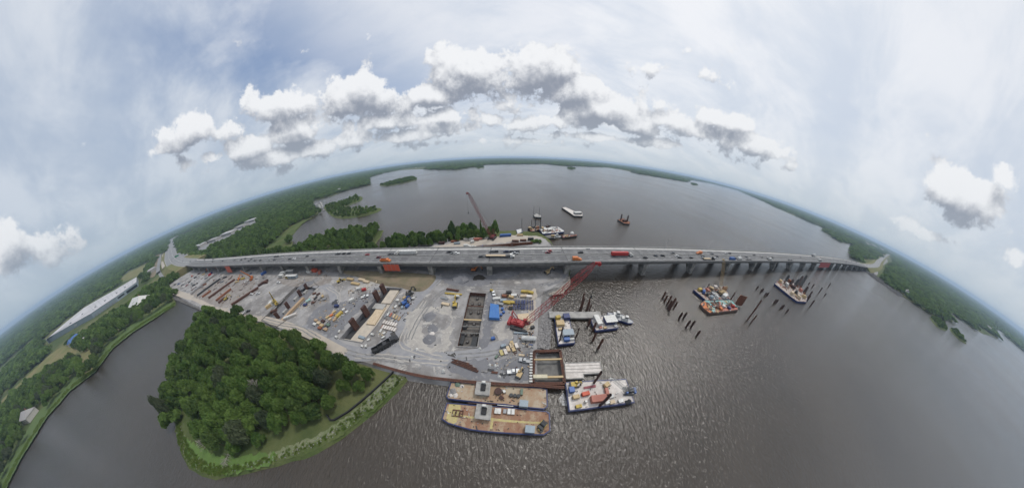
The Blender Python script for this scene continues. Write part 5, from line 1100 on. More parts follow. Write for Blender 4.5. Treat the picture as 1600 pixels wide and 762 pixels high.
# floating modular pontoon
o = barge([(881, 566), (938, 564), (940, 573), (942, 582.5), (912.5, 584.5), (912.5, 591), (883, 592.5)], 'white modular pontoon beside the square cofferdam', M['conc'], M['offwhite'], 1.2, 'pontoon_dock', 'pontoon', False)
g = MB(); q = [(881, 566), (938, 564), (942, 582.5), (882, 584.5)]
for k in (.28, .56, .84): a_, b_ = at(881+k, 566+18.5*k, 1.24), at(938+4*k, 564+18.5*k, 1.24); g.beam((a_[0]-o.location.x, a_[1]-o.location.y, 1.26), (b_[0]-o.location.x, b_[1]-o.location.y, 1.26), .14, .06)
g.build('joint', M['dark'], o)
# barge with the tan crane beside the riprap
b4 = barge([(865.7, 494), (889, 494), (894, 515), (899, 536), (872, 539), (868.5, 516)], 'narrow navy barge with yellow plant and white cabin beside the rock shore', M['navy'], M['offwhite'], 2.0)
Z4 = 2.05
on('gy', genset_b(M['tan'], 5.5, 4.2, 2.4), 875, 507, 'big tan machinery block on the narrow navy barge', 0, Z4, cat='machine'); on('gy2', genset_b(M['yellow'], 3.2, 2.4, 3.2), 871.5, 499, 'yellow engine at the top of the narrow navy barge', .3, Z4, cat='engine')
on('cn', container_b(M['navy'], 3.6, 3.4, 2.6), 884.5, 497.5, 'dark blue container at the top of the narrow navy barge', 0, Z4); on('gy3', genset_b(M['tan'], 3, 1.6, 1.2), 876, 515, 'low tan pack below the machinery block', 0, Z4, cat='power pack')
o = on('cabw', office_b(M['white'], 5.6, 3.4, M['bluegrey']), 886.5, 524, 'white deck cabin on the narrow navy barge', 0, Z4, cat='cabin'); on('cnb', container_b(M['blue'], 3, 2, 1.8), 885, 531.5, 'blue box below the white deck cabin', 0, Z4)
on('wct', ptank_b(M['white']), 893, 531, 'white tank beside the blue box on the narrow barge', 0, Z4, sc_=(.35, .5, .5))
pile((874, 533), (879, 511), .35, 'thin brown spud on the left of the narrow navy barge', M['brown_panel'], 2, name='spud_pile'); pile((900, 527), (904.3, 511.5), .35, 'thin brown spud on the right of the narrow navy barge', M['brown_panel'], 0, name='spud_pile')
# concrete jetty
jp = P([(858, 486.5), (938, 486.5), (940, 496), (859, 496)], 2.2); tag(MB().prism(jp, 1.2, 2.2).build('jetty', M['conc']), 'long grey jetty reaching from the rock shore into the lake', 'jetty')
for i, x in enumerate((872, 905, 935)):
    x_, y_ = at(x, 491, 0); tag(MB().cyl((x_, y_, -1), (x_, y_, 1.19), .5, n=10).build('jetty_post', M['conc_dark']), 'concrete post carrying the jetty, %s of three' % ('left', 'middle', 'right')[i], 'post', 'posts under the jetty')
# white raft with blue container and tug
b5 = barge([(922.8, 499), (932, 494.5), (953, 491), (961, 500), (966.5, 512.5), (931, 517), (926, 508)], 'white and blue work raft moored by the jetty end', M['navy'], M['offwhite'], 1.8)
on('cwb', container_b(M['white'], 7, 3, 2.6), 933, 503, 'white container along the left of the work raft', to=(937, 511), z=1.85); on('cbb', office_b(M['navy'], 7, 5, M['white']), 952, 503, 'dark blue cabin with white roof on the work raft', to=(962, 502), z=1.85, cat='cabin')
for i, (px, py, m) in enumerate(((938, 512, M['salmon']), (945, 512.5, M['tan']), (961, 509.5, M['white']))): on(('rc', i), crate_b(m, 2.0, 1.6, 1.0), px, py, ['reddish crate on the work raft', 'tan crate on the work raft', 'white crate at the right corner of the work raft'][i], .2, 1.85)
def tug_b(hull=None, L=11.0):
    def b():
        o = root('tugboat', 'tug', 'tugboat'); h = [(-L/2, -1.9), (L*.2, -2.1), (L*.42, -1.2), (L/2, 0), (L*.42, 1.2), (L*.2, 2.1), (-L/2, 1.9)]
        MB().prism(h, -.4, 1.5, -.4).build('hull', hull or M['navy'], o); MB().prism(grow(h, -.3), 1.5, 1.56).build('deck', M['grey'], o)
        w = MB().box(-.3, 0, 1.56, L*.38, 2.6, 1.7, top=(.95, .9)).box(.4, 0, 3.26, L*.2, 2.1, 1.5, top=(.85, .85)).build('wheelhouse', M['white'], o); MB().box(.42, 0, 3.9, L*.185, 2.06, .55).build('window', M['glass'], w)
        MB().cyl((-.6, 0, 4.6), (-.6, 0, 8.4), .07, n=6).beam((-.6, -.8, 7), (-.6, .8, 7), .06).build('mast', M['dark'], o)
        for i in range(0, 6, 2):
            for s in (-1, 1): MB().cyl((-L/2+.8+i*L*.13, s*2.05, .7), (-L/2+.8+i*L*.13, s*2.25, .7), .4, n=8).build('tyre_fender', M['black'], o); return o
    return b
on('tug', tug_b(), 962, 495.5, 'white tugboat with tall mast at the top of the work raft', to=(975, 497), z=-.05); on('tug', tug_b(), 975, 502, 'blue-hulled tugboat pointing right beyond the work raft', to=(986, 505), z=-.05)
# splash at the barge corner
x, y = at(881, 624, .05); g = MB(); tag(patch([(873, 622), (880, 612), (884, 622), (886, 634), (878, 632)], mat('foam', (.55, .56, .56), .6, c2=(.12, .11, .10), ns=1.6, amt=1, sharp=(.35, .6)), 'foam_patch', .012), kind='structure')
# ---- piles standing in the lake
def pl(lst, f, ox, oy): return [((ox+a/f, oy+b/f), (ox+c/f, oy+d/f)) for a, b, c, d in lst]
G1 = pl([(740, 668, 762, 510), (752, 672, 775, 560), (800, 672, 800, 550), (808, 676, 822, 590), (826, 676, 838, 620)], 5.864, 780, 370)
for i, (b, t_) in enumerate(G1): pile(b, t_, .42, 'rusty pile above the jetty, %s from the left of five' % ORD[i], None, group='rusty piles above the jetty')
G2 = [((919, 509), (922.5, 499)), ((926.5, 516), (930, 504.5)), ((926.5, 531.5), (930, 520.5)), ((935, 543.5), (940.5, 530))]
for i, (b, t_) in enumerate(G2): pile(b, t_, .65, 'thick rusty pile by the work raft, %s from the top of four' % ORD[i], None, group='thick rusty piles by the work raft')
G3 = pl([(325, 498, 347, 448), (340, 530, 356, 475), (362, 562, 388, 475), (372, 590, 395, 520), (385, 608, 425, 495), (427, 590, 452, 533)], 5.864, 980, 380)
for i, (b, t_) in enumerate(G3): pile(b, t_, .75, 'brown pile in the slanting row left of the teal barge, %s from the left' % ORD[i], None, group='slanting row of piles left of the teal barge')
G4 = pl([(470, 690, 500, 632), (512, 686, 540, 630), (536, 765, 572, 705), (580, 765, 608, 705), (632, 845, 650, 792)], 5.864, 980, 380)
for i, (b, t_) in enumerate(G4): pile(b, t_, .75, ['brown pile below the slanting row, upper left of two', 'brown pile below the slanting row, upper right of two', 'brown pile below the slanting row, lower left of the lower pair', 'brown pile below the slanting row, lower right of the lower pair', 'last and lowest brown pile below the slanting row'][i], M['brown_panel'], group='scattered piles below the teal barge')
pile(*pl([(1100, 700, 1220, 515)], 5.864, 980, 380)[0], .6, 'very tall rusty pile right of the teal barge', None); pile(*pl([(1130, 730, 1180, 655)], 5.864, 980, 380)[0], .6, 'shorter rusty pile at the foot of the very tall pile', None)
G5 = pl([(190, 415, 200, 392), (225, 442, 236, 418), (240, 436, 250, 412), (263, 478, 276, 450), (282, 478, 292, 448), (348, 545, 358, 510), (366, 545, 376, 508), (408, 595, 420, 562), (426, 590, 436, 560), (465, 628, 476, 600)], 5.864, 1150, 380)
for i, (b, t_) in enumerate(G5): pile(b, t_, .8, 'dark short pile in the line left of the drilling barge, %s from the top' % ORD[i], M['brown_panel'], group='line of short dark piles')
G6 = pl([(648, 518, 690, 432), (655, 522, 676, 470), (686, 570, 715, 520), (703, 398, 715, 370), (766, 447, 790, 404), (853, 393, 867, 362), (818, 476, 826, 455), (668, 372, 674, 356)], 5.864, 1150, 380)
for i, (b, t_) in enumerate(G6): pile(b, t_, .8, ['tall dark pile touching the right end of the drilling barge', 'shorter dark pile beside the tall one at the drilling barge', 'dark pile just below the drilling barge', 'dark pile above right of the drilling barge, nearest one', 'long dark pile farther right of the drilling barge', 'farthest dark pile toward the right bridge end', 'low stub pile at the lower right of the far piles', 'tiny stub above the drilling barge'][i], M['brown_panel'], group='dark piles right of the drilling barge')
# ---- teal barge pair with the tan crane
b6 = barge([(1083, 452.5), (1088, 450), (1128, 446), (1138, 457), (1139, 467), (1112, 470), (1102, 469)], 'cluttered barge under the tan crane, upper of the pair', M['navy'], M['deckmix'], 2.0); b7 = barge([(1093, 474), (1101, 468.5), (1142, 467.5), (1153, 479), (1153, 484), (1108, 489), (1098, 481)], 'teal and orange decked barge, lower of the pair', M['hullsteel'], M['teal'], 2.0)
deck_patch(b7, [(1094, 474.5), (1101, 470), (1106, 478), (1113, 487), (1109, 488), (1099, 481)], 2.05, M['orange'], 'painted_zone'); deck_patch(b7, [(1117, 483), (1122, 477), (1135, 475), (1152, 480), (1152, 483), (1118, 487)], 2.052, M['salmon'], 'painted_zone')
fb = at3(1124, 459, 2); tp = on_ray((1131, 405.5), (fb[0], fb[1], 5), 34); crawler_crane(fb, tp, 'tan crane with upright boom on the cluttered barge', M['tan'], .9, w=2.0, tip_head=False)
CL6 = [(1092, 454, 'ytan', M['yellow']), (1098, 457, 'blue', M['blue']), (1104, 455, 'red', M['salmon']), (1110, 452, 'tan', M['tan']), (1116, 450, 'pale', M['offwhite']), (1104, 461, 'dark', M['dark']), (1112, 461, 'grey', M['grey']), (1118, 465, 'white', M['white']), (1131, 452, 'rust', M['rust2']), (1110, 466, 'grey2', M['bluegrey'])]
NM6 = ['yellow machine at the left tip of the cluttered barge', 'blue box on the left of the cluttered barge', 'reddish crate in the middle of the cluttered barge', 'tan generator in the middle of the cluttered barge', 'pale crate near the crane on the cluttered barge', 'black box at the lower left of the cluttered barge', 'grey tank box in the middle of the cluttered barge', 'white box at the foot of the tan crane', 'rusty crate right of the tan crane', 'blue-grey box at the lower edge of the cluttered barge']
for i, ((px, py, k, m), nm) in enumerate(zip(CL6, NM6)): on(('c6', k), (genset_b if i % 2 else crate_b)(m, 4.4, 2.8, 3.0), px, py, nm, i*.7, 2.05)
on('cwt', office_b(M['white'], 6, 3.2, M['white']), 1130.5, 464.5, 'white cabin right of the tan crane', .2, 2.05, cat='cabin')
for i, (px, py, m, nm) in enumerate(((1129, 479, M['white'], 'white drum-topped box on the teal barge, middle'), (1138, 482, M['navy'], 'blue and white box on the teal barge, right'), (1144, 479, M['red'], 'red box at the right of the teal barge'), (1119, 481, M['rust'], 'rusty box on the teal barge, left'), (1125, 483, M['orange'], 'orange box at the lower edge of the teal barge'))): on(('c7', i), crate_b(m, 3.2, 2.6, 2.0), px, py, nm, .5+i, 2.05)
pile((1103, 452), (1109, 443.5), .4, 'dark spud at the upper left of the cluttered barge', M['brown_panel'], 2, name='spud_pile'); pile((1141, 468), (1148.5, 456.5), .55, 'rusty spud at the right end of the teal barge', M['rust'], 2, name='spud_pile')
def ramp():
    a_, b_, c_, d_ = (*at(1147, 474.5, 1), 1), (*at(1152, 477, 1), 1), None, None; o = root('slatted_sheet', 'upright rusty slatted steel panel at the right end of the teal barge', 'steel panel', a_, ang((1147, 474), (1153, 476)))
    L = 7; MB().box(L/2, 0, 0, L, .3, 9.5).build('panel', M['rust2'], o); g = MB()
    for i in range(6): g.box(.4+i*1.25, -.22, 0, .3, .2, 9.7)
    g.build('rib', M['rust'], o)
ramp()
# ---- drilling barge
b8 = barge([(1209.7, 443), (1216, 438), (1232, 436), (1250, 450), (1262, 466), (1260, 472), (1246, 471), (1236, 464)], 'dark blue drilling barge crowded with rigs and masts', M['navy'], M['deckmix'], 2.0)
NM8 = ['orange-brown box at the left tip of the drilling barge', 'white crate in the left half of the drilling barge', 'rusty frame box behind the left mast', 'brown engine in the middle of the drilling barge', 'pale block at the lower edge of the drilling barge', 'red box right of the middle masts', 'pale crate at the right end of the drilling barge', 'tan crate near the right end of the drilling barge', 'dark engine below the middle masts']
for i, (px, py, m) in enumerate(((1218, 441, M['tan']), (1228, 446, M['white']), (1233, 441, M['rust2']), (1238, 450, M['brown_panel']), (1236, 460, M['palewood']), (1250, 455, M['salmon']), (1247, 466, M['palewood']), (1255, 465, M['tan']), (1243, 458, M['dark']))): on(('c8', i), (genset_b if i % 2 else crate_b)(m, 5.5, 3.6, 4.2), px, py, NM8[i], i*.8, 2.05)
for i, (px, py, tx, ty) in enumerate(((1226, 442, 1231, 430), (1234, 446, 1237, 436), (1241, 448, 1246, 436), (1245, 447, 1253, 432), (1250, 448, 1258, 430.5), (1256, 458, 1261, 448))):
    h = tall((px, py), (tx, ty), 2); o = root('drill_mast', 'tall dark drill mast on the drilling barge, %s from the left' % ORD[i], 'drill mast', (*at(px, py, 2), 2.05), .5, 'drill masts on the drilling barge'); lattice(MB(), (0, 0, 0), (.01, .01, h*1.1), 2.4, 1.8, 8, .26, .14).build('lattice', M['brown_panel'] if i % 2 else M['dark'], o); MB().box(-1.5, 0, 0, 3, 2, 1.8).build('drive_unit', M['rust2'], o)
# ---- craft beyond the bridge
b9 = barge([(878, 324), (884, 323), (893, 327), (899, 330), (911, 332), (911, 337.5), (897, 337), (890, 332)], 'long pale barge alone on the open lake beyond the bridge', M['dark'], M['offwhite'], 2.2, extra=False)
on('hw', office_b(M['grey'], 12, 7), 903, 334, 'low deckhouse on the lone pale barge', .2, 2.25, cat='deckhouse')
b10 = barge([(965, 343), (974, 341), (985, 347), (984, 350), (975, 349)], 'small rusty barge with two short masts on the open lake', M['dark'], M['rust2'], 2.0, extra=False)
for i, (px, py) in enumerate(((970, 344), (980, 346))): o = root('drill_mast', 'short mast on the small rusty barge, %s one' % ('left', 'right')[i], 'mast', (*at(px, py, 2), 2.05), 0, 'masts on the small rusty barge'); lattice(MB(), (0, 0, 0), (.01, 0, 10), 1.6, 1.2, 6, .22, .14).build('lattice', M['brown_panel'], o)
on('gb10', genset_b(M['brown_panel'], 9, 5, 3.5), 976, 346, 'rusty engine house in the middle of the small barge', .3, 2.05, cat='engine house')
b11 = barge([(833, 336), (838, 333), (846, 336), (846, 339.5), (836, 339)], 'small grey barge with two thin masts above the harbour cluster', M['dark'], M['conc'], 2.0, extra=False)
for i, (px, py, tx, ty) in enumerate(((834, 336, 833.5, 322), (842.5, 337, 842, 323))): h = tall((px, py), (tx, ty), 2); o = MB().cyl((0, 0, 0), (0, 0, h), .3, .2, 6).build('thin_mast', M['dark']); o.location = (*at(px, py, 2), 2); tag(o, 'very thin mast on the small grey barge, %s one' % ('left', 'right')[i], 'mast', 'masts on the small grey barge')
for i, (px, py, tx, ty) in enumerate(((836, 362, 836, 341), (844, 362, 844, 343), (815, 364, 815, 341), (830, 361, 830, 343))): h = tall((px, py), (tx, ty), 1); o = MB().cyl((0, 0, 0), (0, 0, h), .45 if i < 2 else .25, n=8).build('spud_pile', M['dark']); o.location = (*at(px, py, 1), 1); tag(o, 'tall dark spud in the harbour cluster beyond the bridge, %s' % ('thick left one', 'thick right one', 'thin far left one', 'thin middle one')[i], 'spud')
barge([(806, 359), (815, 357), (817, 363), (808, 366)], 'small pale boat at the left of the harbour cluster', M['navy'], M['white'], 1.5, 'work_boat', 'boat', False); b12 = barge([(824, 357), (842, 352), (844, 358), (834, 362)], 'pale pink barge in the middle of the harbour cluster', M['dark'], M['palewood'], 2.0, extra=False)
b13 = barge([(842, 358), (852, 354), (873, 354), (882, 360), (882, 362), (866, 364), (848, 365.5)], 'big white barge with blue hull in the harbour cluster', M['navy'], M['white'], 2.4, extra=False); b14 = barge([(850, 368), (864, 366), (870, 369), (868, 373), (856, 372)], 'low dark pontoon below the big white barge', M['dark'], M['stonedark'], 1.2, extra=False)
on('tug2', tug_b(M['white'], 12), 870, 371, 'small white and blue tug below the big white barge', .1, -.05); barge([(876, 368), (890, 365.5), (903, 366.5), (901, 369), (880, 371.5)], 'dark barge with reddish cargo right of the harbour cluster', M['dark'], M['salmon'], 1.6, extra=False)
x, y = at(894, 366.5, 1.6); o = MB().cyl((0, 0, 0), (0, 0, 2.6), 2.4, 2.2, 16).cyl((0, 0, 2.6), (0, 0, 3.8), 2.2, .6, 16).build('white_tank', M['white']); o.location = (x, y, 1.7); tag(o, 'round white tank on the dark barge beyond the bridge', 'tank')
for i, (px, py, m) in enumerate(((828, 357, M['tan']), (834, 356, M['dark']), (840, 356, M['rust2']), (848, 357, M['tan']), (855, 355, M['brown_panel']), (858, 354, M['dark']), (864, 369.5, M['tan']))): on(('c13', i), genset_b(m, 4.5, 3, 2.4), px, py, ['tan machine at the left of the pink barge', 'black machine on the pink barge', 'rusty machine at the right of the pink barge', 'tan machine on the big white barge', 'brown machine on the big white barge', 'dark machine at the top edge of the big white barge', 'tan box beside the small tug'][i], i*.5, 2.4, cat='machine')
# ---------------------------------------------------------------- the construction site
def sheetwall(px, z0, z1, label, m, name='sheet_pile_wall', cap=True, sub=1.0, closed=False, group=None, zp=None):
    pts = [np.array(at(x, y, z1 if zp is None else zp)) for x, y in px]
    if closed: pts.append(pts[0])
    c = pts[0]; o = root(name, label, 'sheet pile wall', (*c, 0), 0, group); mb = MB(); t_ = MB()
    for a_, b_ in zip(pts[:-1], pts[1:]):
        d = b_-a_; L = np.hypot(*d); d = d/L; nn = np.array((-d[1], d[0])); n = max(2, int(L/.6)); prof = []
        for i in range(n+1): s = (.18 if (i//1) % 2 else -.18); prof.append(a_+d*L*i/n+nn*s*sub-c)
        mb.strip([(p[0], p[1], z0) for p in prof], [(p[0], p[1], z1) for p in prof]); q = [p+nn*.12 for p in prof]; mb.strip([(p[0], p[1], z1) for p in q], [(p[0], p[1], z0) for p in q]); mb.strip([(p[0], p[1], z1) for p in prof], [(p[0], p[1], z1) for p in q])
        if cap: t_.beam((*(a_-c), z1-.35), (*(b_-c), z1-.35), 1.3, .35)
    mb.build('sheeting', m, o)
    if cap: t_.build('waler', M['rust'], o)
    return o
sheetwall([(583, 566.5), (612, 575), (640, 582.5), (670, 588.5), (700, 592), (760, 597), (833, 600.5), (882, 604)], -1.5, 3.3, 'long rusty sheet pile quay wall along the near edge of the site', M['rust'], 'sheet_pile_quay')
def lamps_on_quay(): pass
g = MB()
cofo = sheetwall([(835, 548), (875.5, 546.5), (882, 597.5), (832.5, 598)], -1.5, 3.2, 'square rusty cofferdam standing in the water at the quay corner', M['rust'], 'cofferdam', closed=True)
for (p, q, m, w, nm) in (((834.5, 561.5), (878, 560.5), M['tan'], .7, 'brace'), ((833, 588.5), (880, 588), M['tan'], .9, 'brace')):
    a_, b_ = at(*p, 2.8), at(*q, 2.8); c = cofo.location; MB().beam((a_[0]-c.x, a_[1]-c.y, 2.7), (b_[0]-c.x, b_[1]-c.y, 2.7), w).build(nm, m, cofo)
a_, b_ = at(833, 588.5, 3.3), at(855, 588.3, 3.3); c = cofo.location; MB().beam((a_[0]-c.x, a_[1]-c.y, 3.4), (b_[0]-c.x, b_[1]-c.y, 3.4), 1.6).build('strut_sleeve', mat('cream_paint', (.55, .50, .36), .7), cofo)
pf = P([(835, 548), (875.5, 546.5), (882, 597.5), (832.5, 598)], .35); MB().prism(local(pf, (c.x, c.y)), .1, .3).build('base_slab', M['conc_dark'], cofo)
for i, y_ in enumerate(np.linspace(553, 596, 11)):
    x_ = 829.8-.05*i; put('jb', crate_b(M['white'], 1.6, .9, 1.0), x_, y_, 'white block in the row left of the square cofferdam, %s from the top' % ORD[i], a=0, group='white blocks beside the cofferdam', cat='barrier block')
# --- large pits: the ground is opened as a walled box standing slightly proud, floor set low
def pit(px, floor_m, wall_m, label, rim=.5, depth=2.3, z=SZ, rimw=.5, rim_m=None, name='excavation_pit'):
    top = P(px, z+rim); c = top[0]; L = local(top, c); a = sum(L[i][0]*L[(i+1) % len(L)][1]-L[(i+1) % len(L)][0]*L[i][1] for i in range(len(L)))
    if a < 0: L = L[::-1]
    o = root(name, label, 'pit', (*c, 0)); inn = grow(L, -rimw); n = len(L); mb = MB()
    mb.strip([(*p, z) for p in L+L[:1]], [(*p, z+rim) for p in L+L[:1]]); mb.strip([(*p, z+rim) for p in L+L[:1]], [(*p, z+rim) for p in inn+inn[:1]]); mb.build('rim', rim_m or wall_m, o)
    MB().strip([(*p, z+rim) for p in inn+inn[:1]], [(*p, z-depth) for p in inn+inn[:1]]).build('wall', wall_m, o); mb = MB(); vs, tr = tess(inn, [], z-depth); mb.add(vs, tr).build('pit_floor', floor_m, o); return o, c

p1, c1 = pit(PITS[0], M['conc_new'], M['gravel_dark'], 'long open footing pit with pale concrete floor and dark walls', rim=.35, rim_m=M['stone'])
def blk(par, px, py, m, L, W, h, to, name='block', z=.2, zz=None):
    x, y = at(px, py, z+h/2 if zz is None else zz); a = ang((px, py), to, z); MB().box(x-par.location.x, y-par.location.y, z, L, W, h, a).build(name, m, par)
blk(p1, 611, 462, M['conc_new'], 16, 7.5, .9, (590, 494), 'footing_block'); blk(p1, 588, 493, M['palewood'], 15, 6.5, .8, (572, 518), 'footing_block'); blk(p1, 593, 479, M['conc'], 9, 5, 1.2, (603, 480), 'footing_block')
dark_wall = mat('dark_wall_band', (.035, .034, .036), .8, ns=.5)
mb = MB(); vs, tr = tess([(a-p1.location.x, b-p1.location.y) for a, b in P([(603, 451), (576, 481), (550, 509), (532, 527), (548, 530), (562, 513), (588, 484), (611, 452)], .26)], [], .26); mb.add(vs, tr).build('painted_wall_band', dark_wall, p1)  # dark floor strip painted in for the depth of the pit wall
for i, (px, py) in enumerate(((601.5, 453), (591.5, 464), (575, 488), (558, 508))):     # tall rusty column forms leaning out of the pit
    def cf():
        o = root('column_formwork', 'form', 'column formwork'); MB().box(0, 0, 0, 3.6, 1.5, 8.2).build('form_panel', M['brown_panel'], o); g = MB()
        for k in range(7): g.box(0, 0, .5+k*1.2, 3.9, 1.8, .22)
        g.box(-1.5, 0, 0, .25, 1.85, 8.3).box(1.5, 0, 0, .25, 1.85, 8.3); g.build('stiffener', M['rust'], o); return o
    x, y = at(px, py+5, .3); place('cform', cf, (x, y, .2), ang((px, py), (px-10, py+12))+R(90)*0, 'tall dark brown column form in the pale-floored pit, %s from the back' % ORD[i], 'column forms in the pale-floored pit')
x, y = at(566, 527, .4); tag(MB().box(x, y, .2, 5, 1.6, .9, ang((566, 527), (575, 530))).build('concrete_slab', M['bluegrey']), 'grey slab lying at the near end of the pale-floored pit', 'slab')
p2, c2 = pit(PITS[1], mat('wet_pit_mud', (.14, .125, .11), .8, c2=(.07, .065, .06), ns=.25, amt=1, bump=.4, bs=2), M['rust'], 'long rectangular sheet pile pit with muddy floor and rusty walls', rim=.5, rimw=.45, rim_m=M['stone'])
for i, (t_, m) in enumerate(((.25, M['rust']), (.5, M['tan']), (.62, M['conc_dark']), (.74, M['conc_dark']))):
    l = (733-20*t_, 456+85.5*t_); r_ = (760.5-13.7*t_, 457.8+84.7*t_); a_, b_ = at(*l, 2.6), at(*r_, 2.6); MB().beam((a_[0]-c2[0], a_[1]-c2[1], 2.4), (b_[0]-c2[0], b_[1]-c2[1], 2.4), .5 if i != 1 else .9, .4).build('strut', m, p2)
def colstub():
    o = root('rebar_cage', 'rebar', 'rebar cage'); g = MB()
    for k in range(10): a = k*.628; g.cyl((math.cos(a)*.8, math.sin(a)*.8, 0), (math.cos(a)*.8, math.sin(a)*.8, 2.2), .06, n=4)
    g.build('bars', M['brown_panel'], o); MB().cyl((0, 0, 0), (0, 0, 1.1), .7, n=12).build('shaft', M['conc_dark'], o); return o
for i, (px, py) in enumerate(((746, 468), (738, 477), (749, 477), (736, 490), (748, 490), (730, 510), (741, 508), (728, 524), (738, 523), (745, 523), (731, 535))): put('rebar', colstub, px, py, 'round rebar column stub in the muddy pit, %s from the back' % ORD[i], z=.2, group='column stubs in the muddy pit')
for i, (px, py, to, l) in enumerate(((727, 508, (729, 498), 8), (722, 530, (726, 515), 9), (741, 536, (744, 524), 9))): put(('dk', l), lumber_b(M['dark'], l, 6, .5, 2), px, py, 'dark sheeting stack in the muddy pit, %s one' % ('upper left', 'lower left', 'lower right')[i], z=.2, to=to, cat='stack')
p3, c3 = pit(PITS[2], M['gravel_dark'], M['stonedark'], 'narrow footing trench with pale timber edge in the left part of the site', rim=.4)
for i, (px, py) in enumerate(((481, 448), (471, 458), (452, 477), (436, 493))):
    x, y = at(px, py+4, .3); place('cform', None, (x, y, .2), ang((px, py), (px-10, py+10)), 'dark brown column form in the narrow left trench, %s from the back' % ORD[i], 'column forms in the narrow left trench', (.75, .8, .72))
blk(p3, 456, 485, M['wood'], 30, 2.4, 1.9, (442, 500), 'pale_ledge')
for i, (px, py) in enumerate(((478, 456), (463, 466), (446, 486))): blk(p3, px, py, M['conc'], 4.5, 2.4, 1.8, (px-8, py+8), 'footing_block')
# gravel heaps, dark mounds
for i, (px, py, r_, m) in enumerate(((671, 494.5, 4.8, 'gravel_dark'), (677, 512.5, 4.2, 'gravel_dark'), (671, 529.5, 4.2, 'gravel_dark'))): put(('gh', i), heap_b(M[m], r_, 1.0, i+1, 'gravel_heap'), px, py, 'low round gravel heap, %s of the column of three' % ('upper', 'middle', 'lower')[i], group='column of three gravel heaps', cat='gravel heap')
put('gh9', heap_b(M['offwhite'], 1.5, .7, 8, 'sand_heap'), 675, 521, 'small pale heap between the middle and lower gravel heaps', cat='heap')
put('gh10', heap_b(M['gravel_dark'], 7, 2.6, 9, 'spoil_heap'), 478, 432+14, 'dark grey spoil heap behind the narrow left trench', cat='spoil heap', sc_=(1.3, .7, 1)); put('gh11', heap_b(M['stone'], 5, 1.6, 10, 'spoil_heap'), 495, 437, 'grey spoil heap right of the dark one', cat='spoil heap')
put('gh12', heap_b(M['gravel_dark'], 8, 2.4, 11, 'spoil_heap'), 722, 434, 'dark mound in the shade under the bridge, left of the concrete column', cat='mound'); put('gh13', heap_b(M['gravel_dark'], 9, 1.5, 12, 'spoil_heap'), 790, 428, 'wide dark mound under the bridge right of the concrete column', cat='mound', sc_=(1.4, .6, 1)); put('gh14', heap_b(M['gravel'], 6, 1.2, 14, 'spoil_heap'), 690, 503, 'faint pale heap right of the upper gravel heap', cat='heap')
# --- machines
mc_base = at3(813, 510, SZ); tipm = on_ray((930, 411), (mc_base[0]+1, mc_base[1], 5), 52)
if tipm.z < 25: tipm = on_ray((930, 411), (mc_base[0]+1, mc_base[1], 5), 52, True)
crawler_crane(mc_base, tipm, 'big red crawler crane whose lattice boom reaches over the water to the bridge', M['crane_red'], 1.1, w=2.6)
tag(MB().beam((*at(803, 520, SZ+.4), SZ+.5), (*at(825, 521, SZ+.4), SZ+.5), .8, .7).build('steel_beam', M['bluegrey']), 'pale grey-green beam lying below the big red crane', 'beam')
cb = at3(769, 373, SZ); tp2 = on_ray((731, 301), (cb[0], cb[1], 6), 66); 
if tp2.z < 30: tp2 = on_ray((731, 301), (cb[0], cb[1], 6), 66, True)
print('boom tips', tipm, tp2, cb)
crawler_crane(cb, tp2, 'red crawler crane beyond the bridge with boom leaning left over the lake', mat('faded_crane_red', (.20, .045, .045), .7), 1.05, w=2.0)
cb = at3(394, 436, SZ); truck_crane(cb, on_ray((376, 423), (cb[0], cb[1], 5), 26), 'orange-brown mobile crane with long boom beside the left bridge opening', M['orange'])
cb = at3(432, 474, SZ); truck_crane(cb, on_ray((421, 456), (cb[0], cb[1], 5), 19), 'yellow mobile crane at the left end of the narrow trench', M['yellow'])
put('exc', excavator_b(M['yellow']), 711, 478, 'yellow excavator with raised arm left of the muddy pit', to=(713, 465)); put('excu', excavator_b(M['orange']), 741, 423, 'orange excavator in the shade under the bridge', a=0.1); put('ldr', loader_b(M['yellow']), 533, 440, 'yellow wheel loader beside the brown timber forms', to=(541, 436)); put('exc', None, 354, 468, 'yellow excavator between the long steel pile rows at the left', a=1.0)
put('excu', None, 323, 424, 'orange excavator near the left bridgehead', a=2.4); put('excu', None, 374, 437, 'orange-tan piling machine among the left steel rows', a=1.9, cat='piling machine'); put('exu', excavator_b(M['tan']), 856, 427, 'tan excavator on the shaded ground under the bridge', a=.6)
put('exc', None, 577, 380+40, 'yellow excavator by the brown bank under the bridge', a=.3, sc_=(.8, .8, .8)) if False else None
o = put('adt', dump_b(PC['black'], M['dark']), 608, 538, 'long black dump truck on the haul road below the pale-floored pit', to=(613, 535), sc_=(1.25, 1.25, 1.2)); put('adt', None, 597, 544.5, 'second black dump truck body just behind the first on the haul road', to=(605, 540.5), sc_=(1.1, 1.2, 1.0))
# --- stacked goods, left to right: key, builder, px, py, label, angle target
put('obox', container_b(M['blue'], 7, 2.6, 2.6), 413, 428, 'dark blue trailer at the mouth of the left bridge opening', to=(420, 424)); put('office_g', office_b(M['bluegrey'], 13, 3.2), 459, 434, 'long grey-green site office beside the yellow trailer', to=(470, 433.5)); put('office_y', office_b(M['yellow'], 5, 3), 451, 434, 'yellow site box between the white and grey-green offices', to=(457, 433.7))
put('office_w', office_b(M['white'], 7, 3), 441, 433, 'white site office left of the yellow box', to=(447, 433)); put('office_w', None, 444, 428.5, 'white site office behind the left one, nearer the bridge', to=(450, 428)); put('office_g2', office_b(M['grey'], 12, 3.2), 455, 426, 'long light grey office row close under the bridge', to=(465, 425.5))
put('cred', container_b(M['redorange'], 7, 3.4, 3), 493, 424, 'red container under the bridge left of centre', to=(499, 425)); put('crs', container_b(M['salmon'], 5, 2.6, 2.6), 501, 426.5, 'pinkish container right of the red one under the bridge', to=(503, 421))
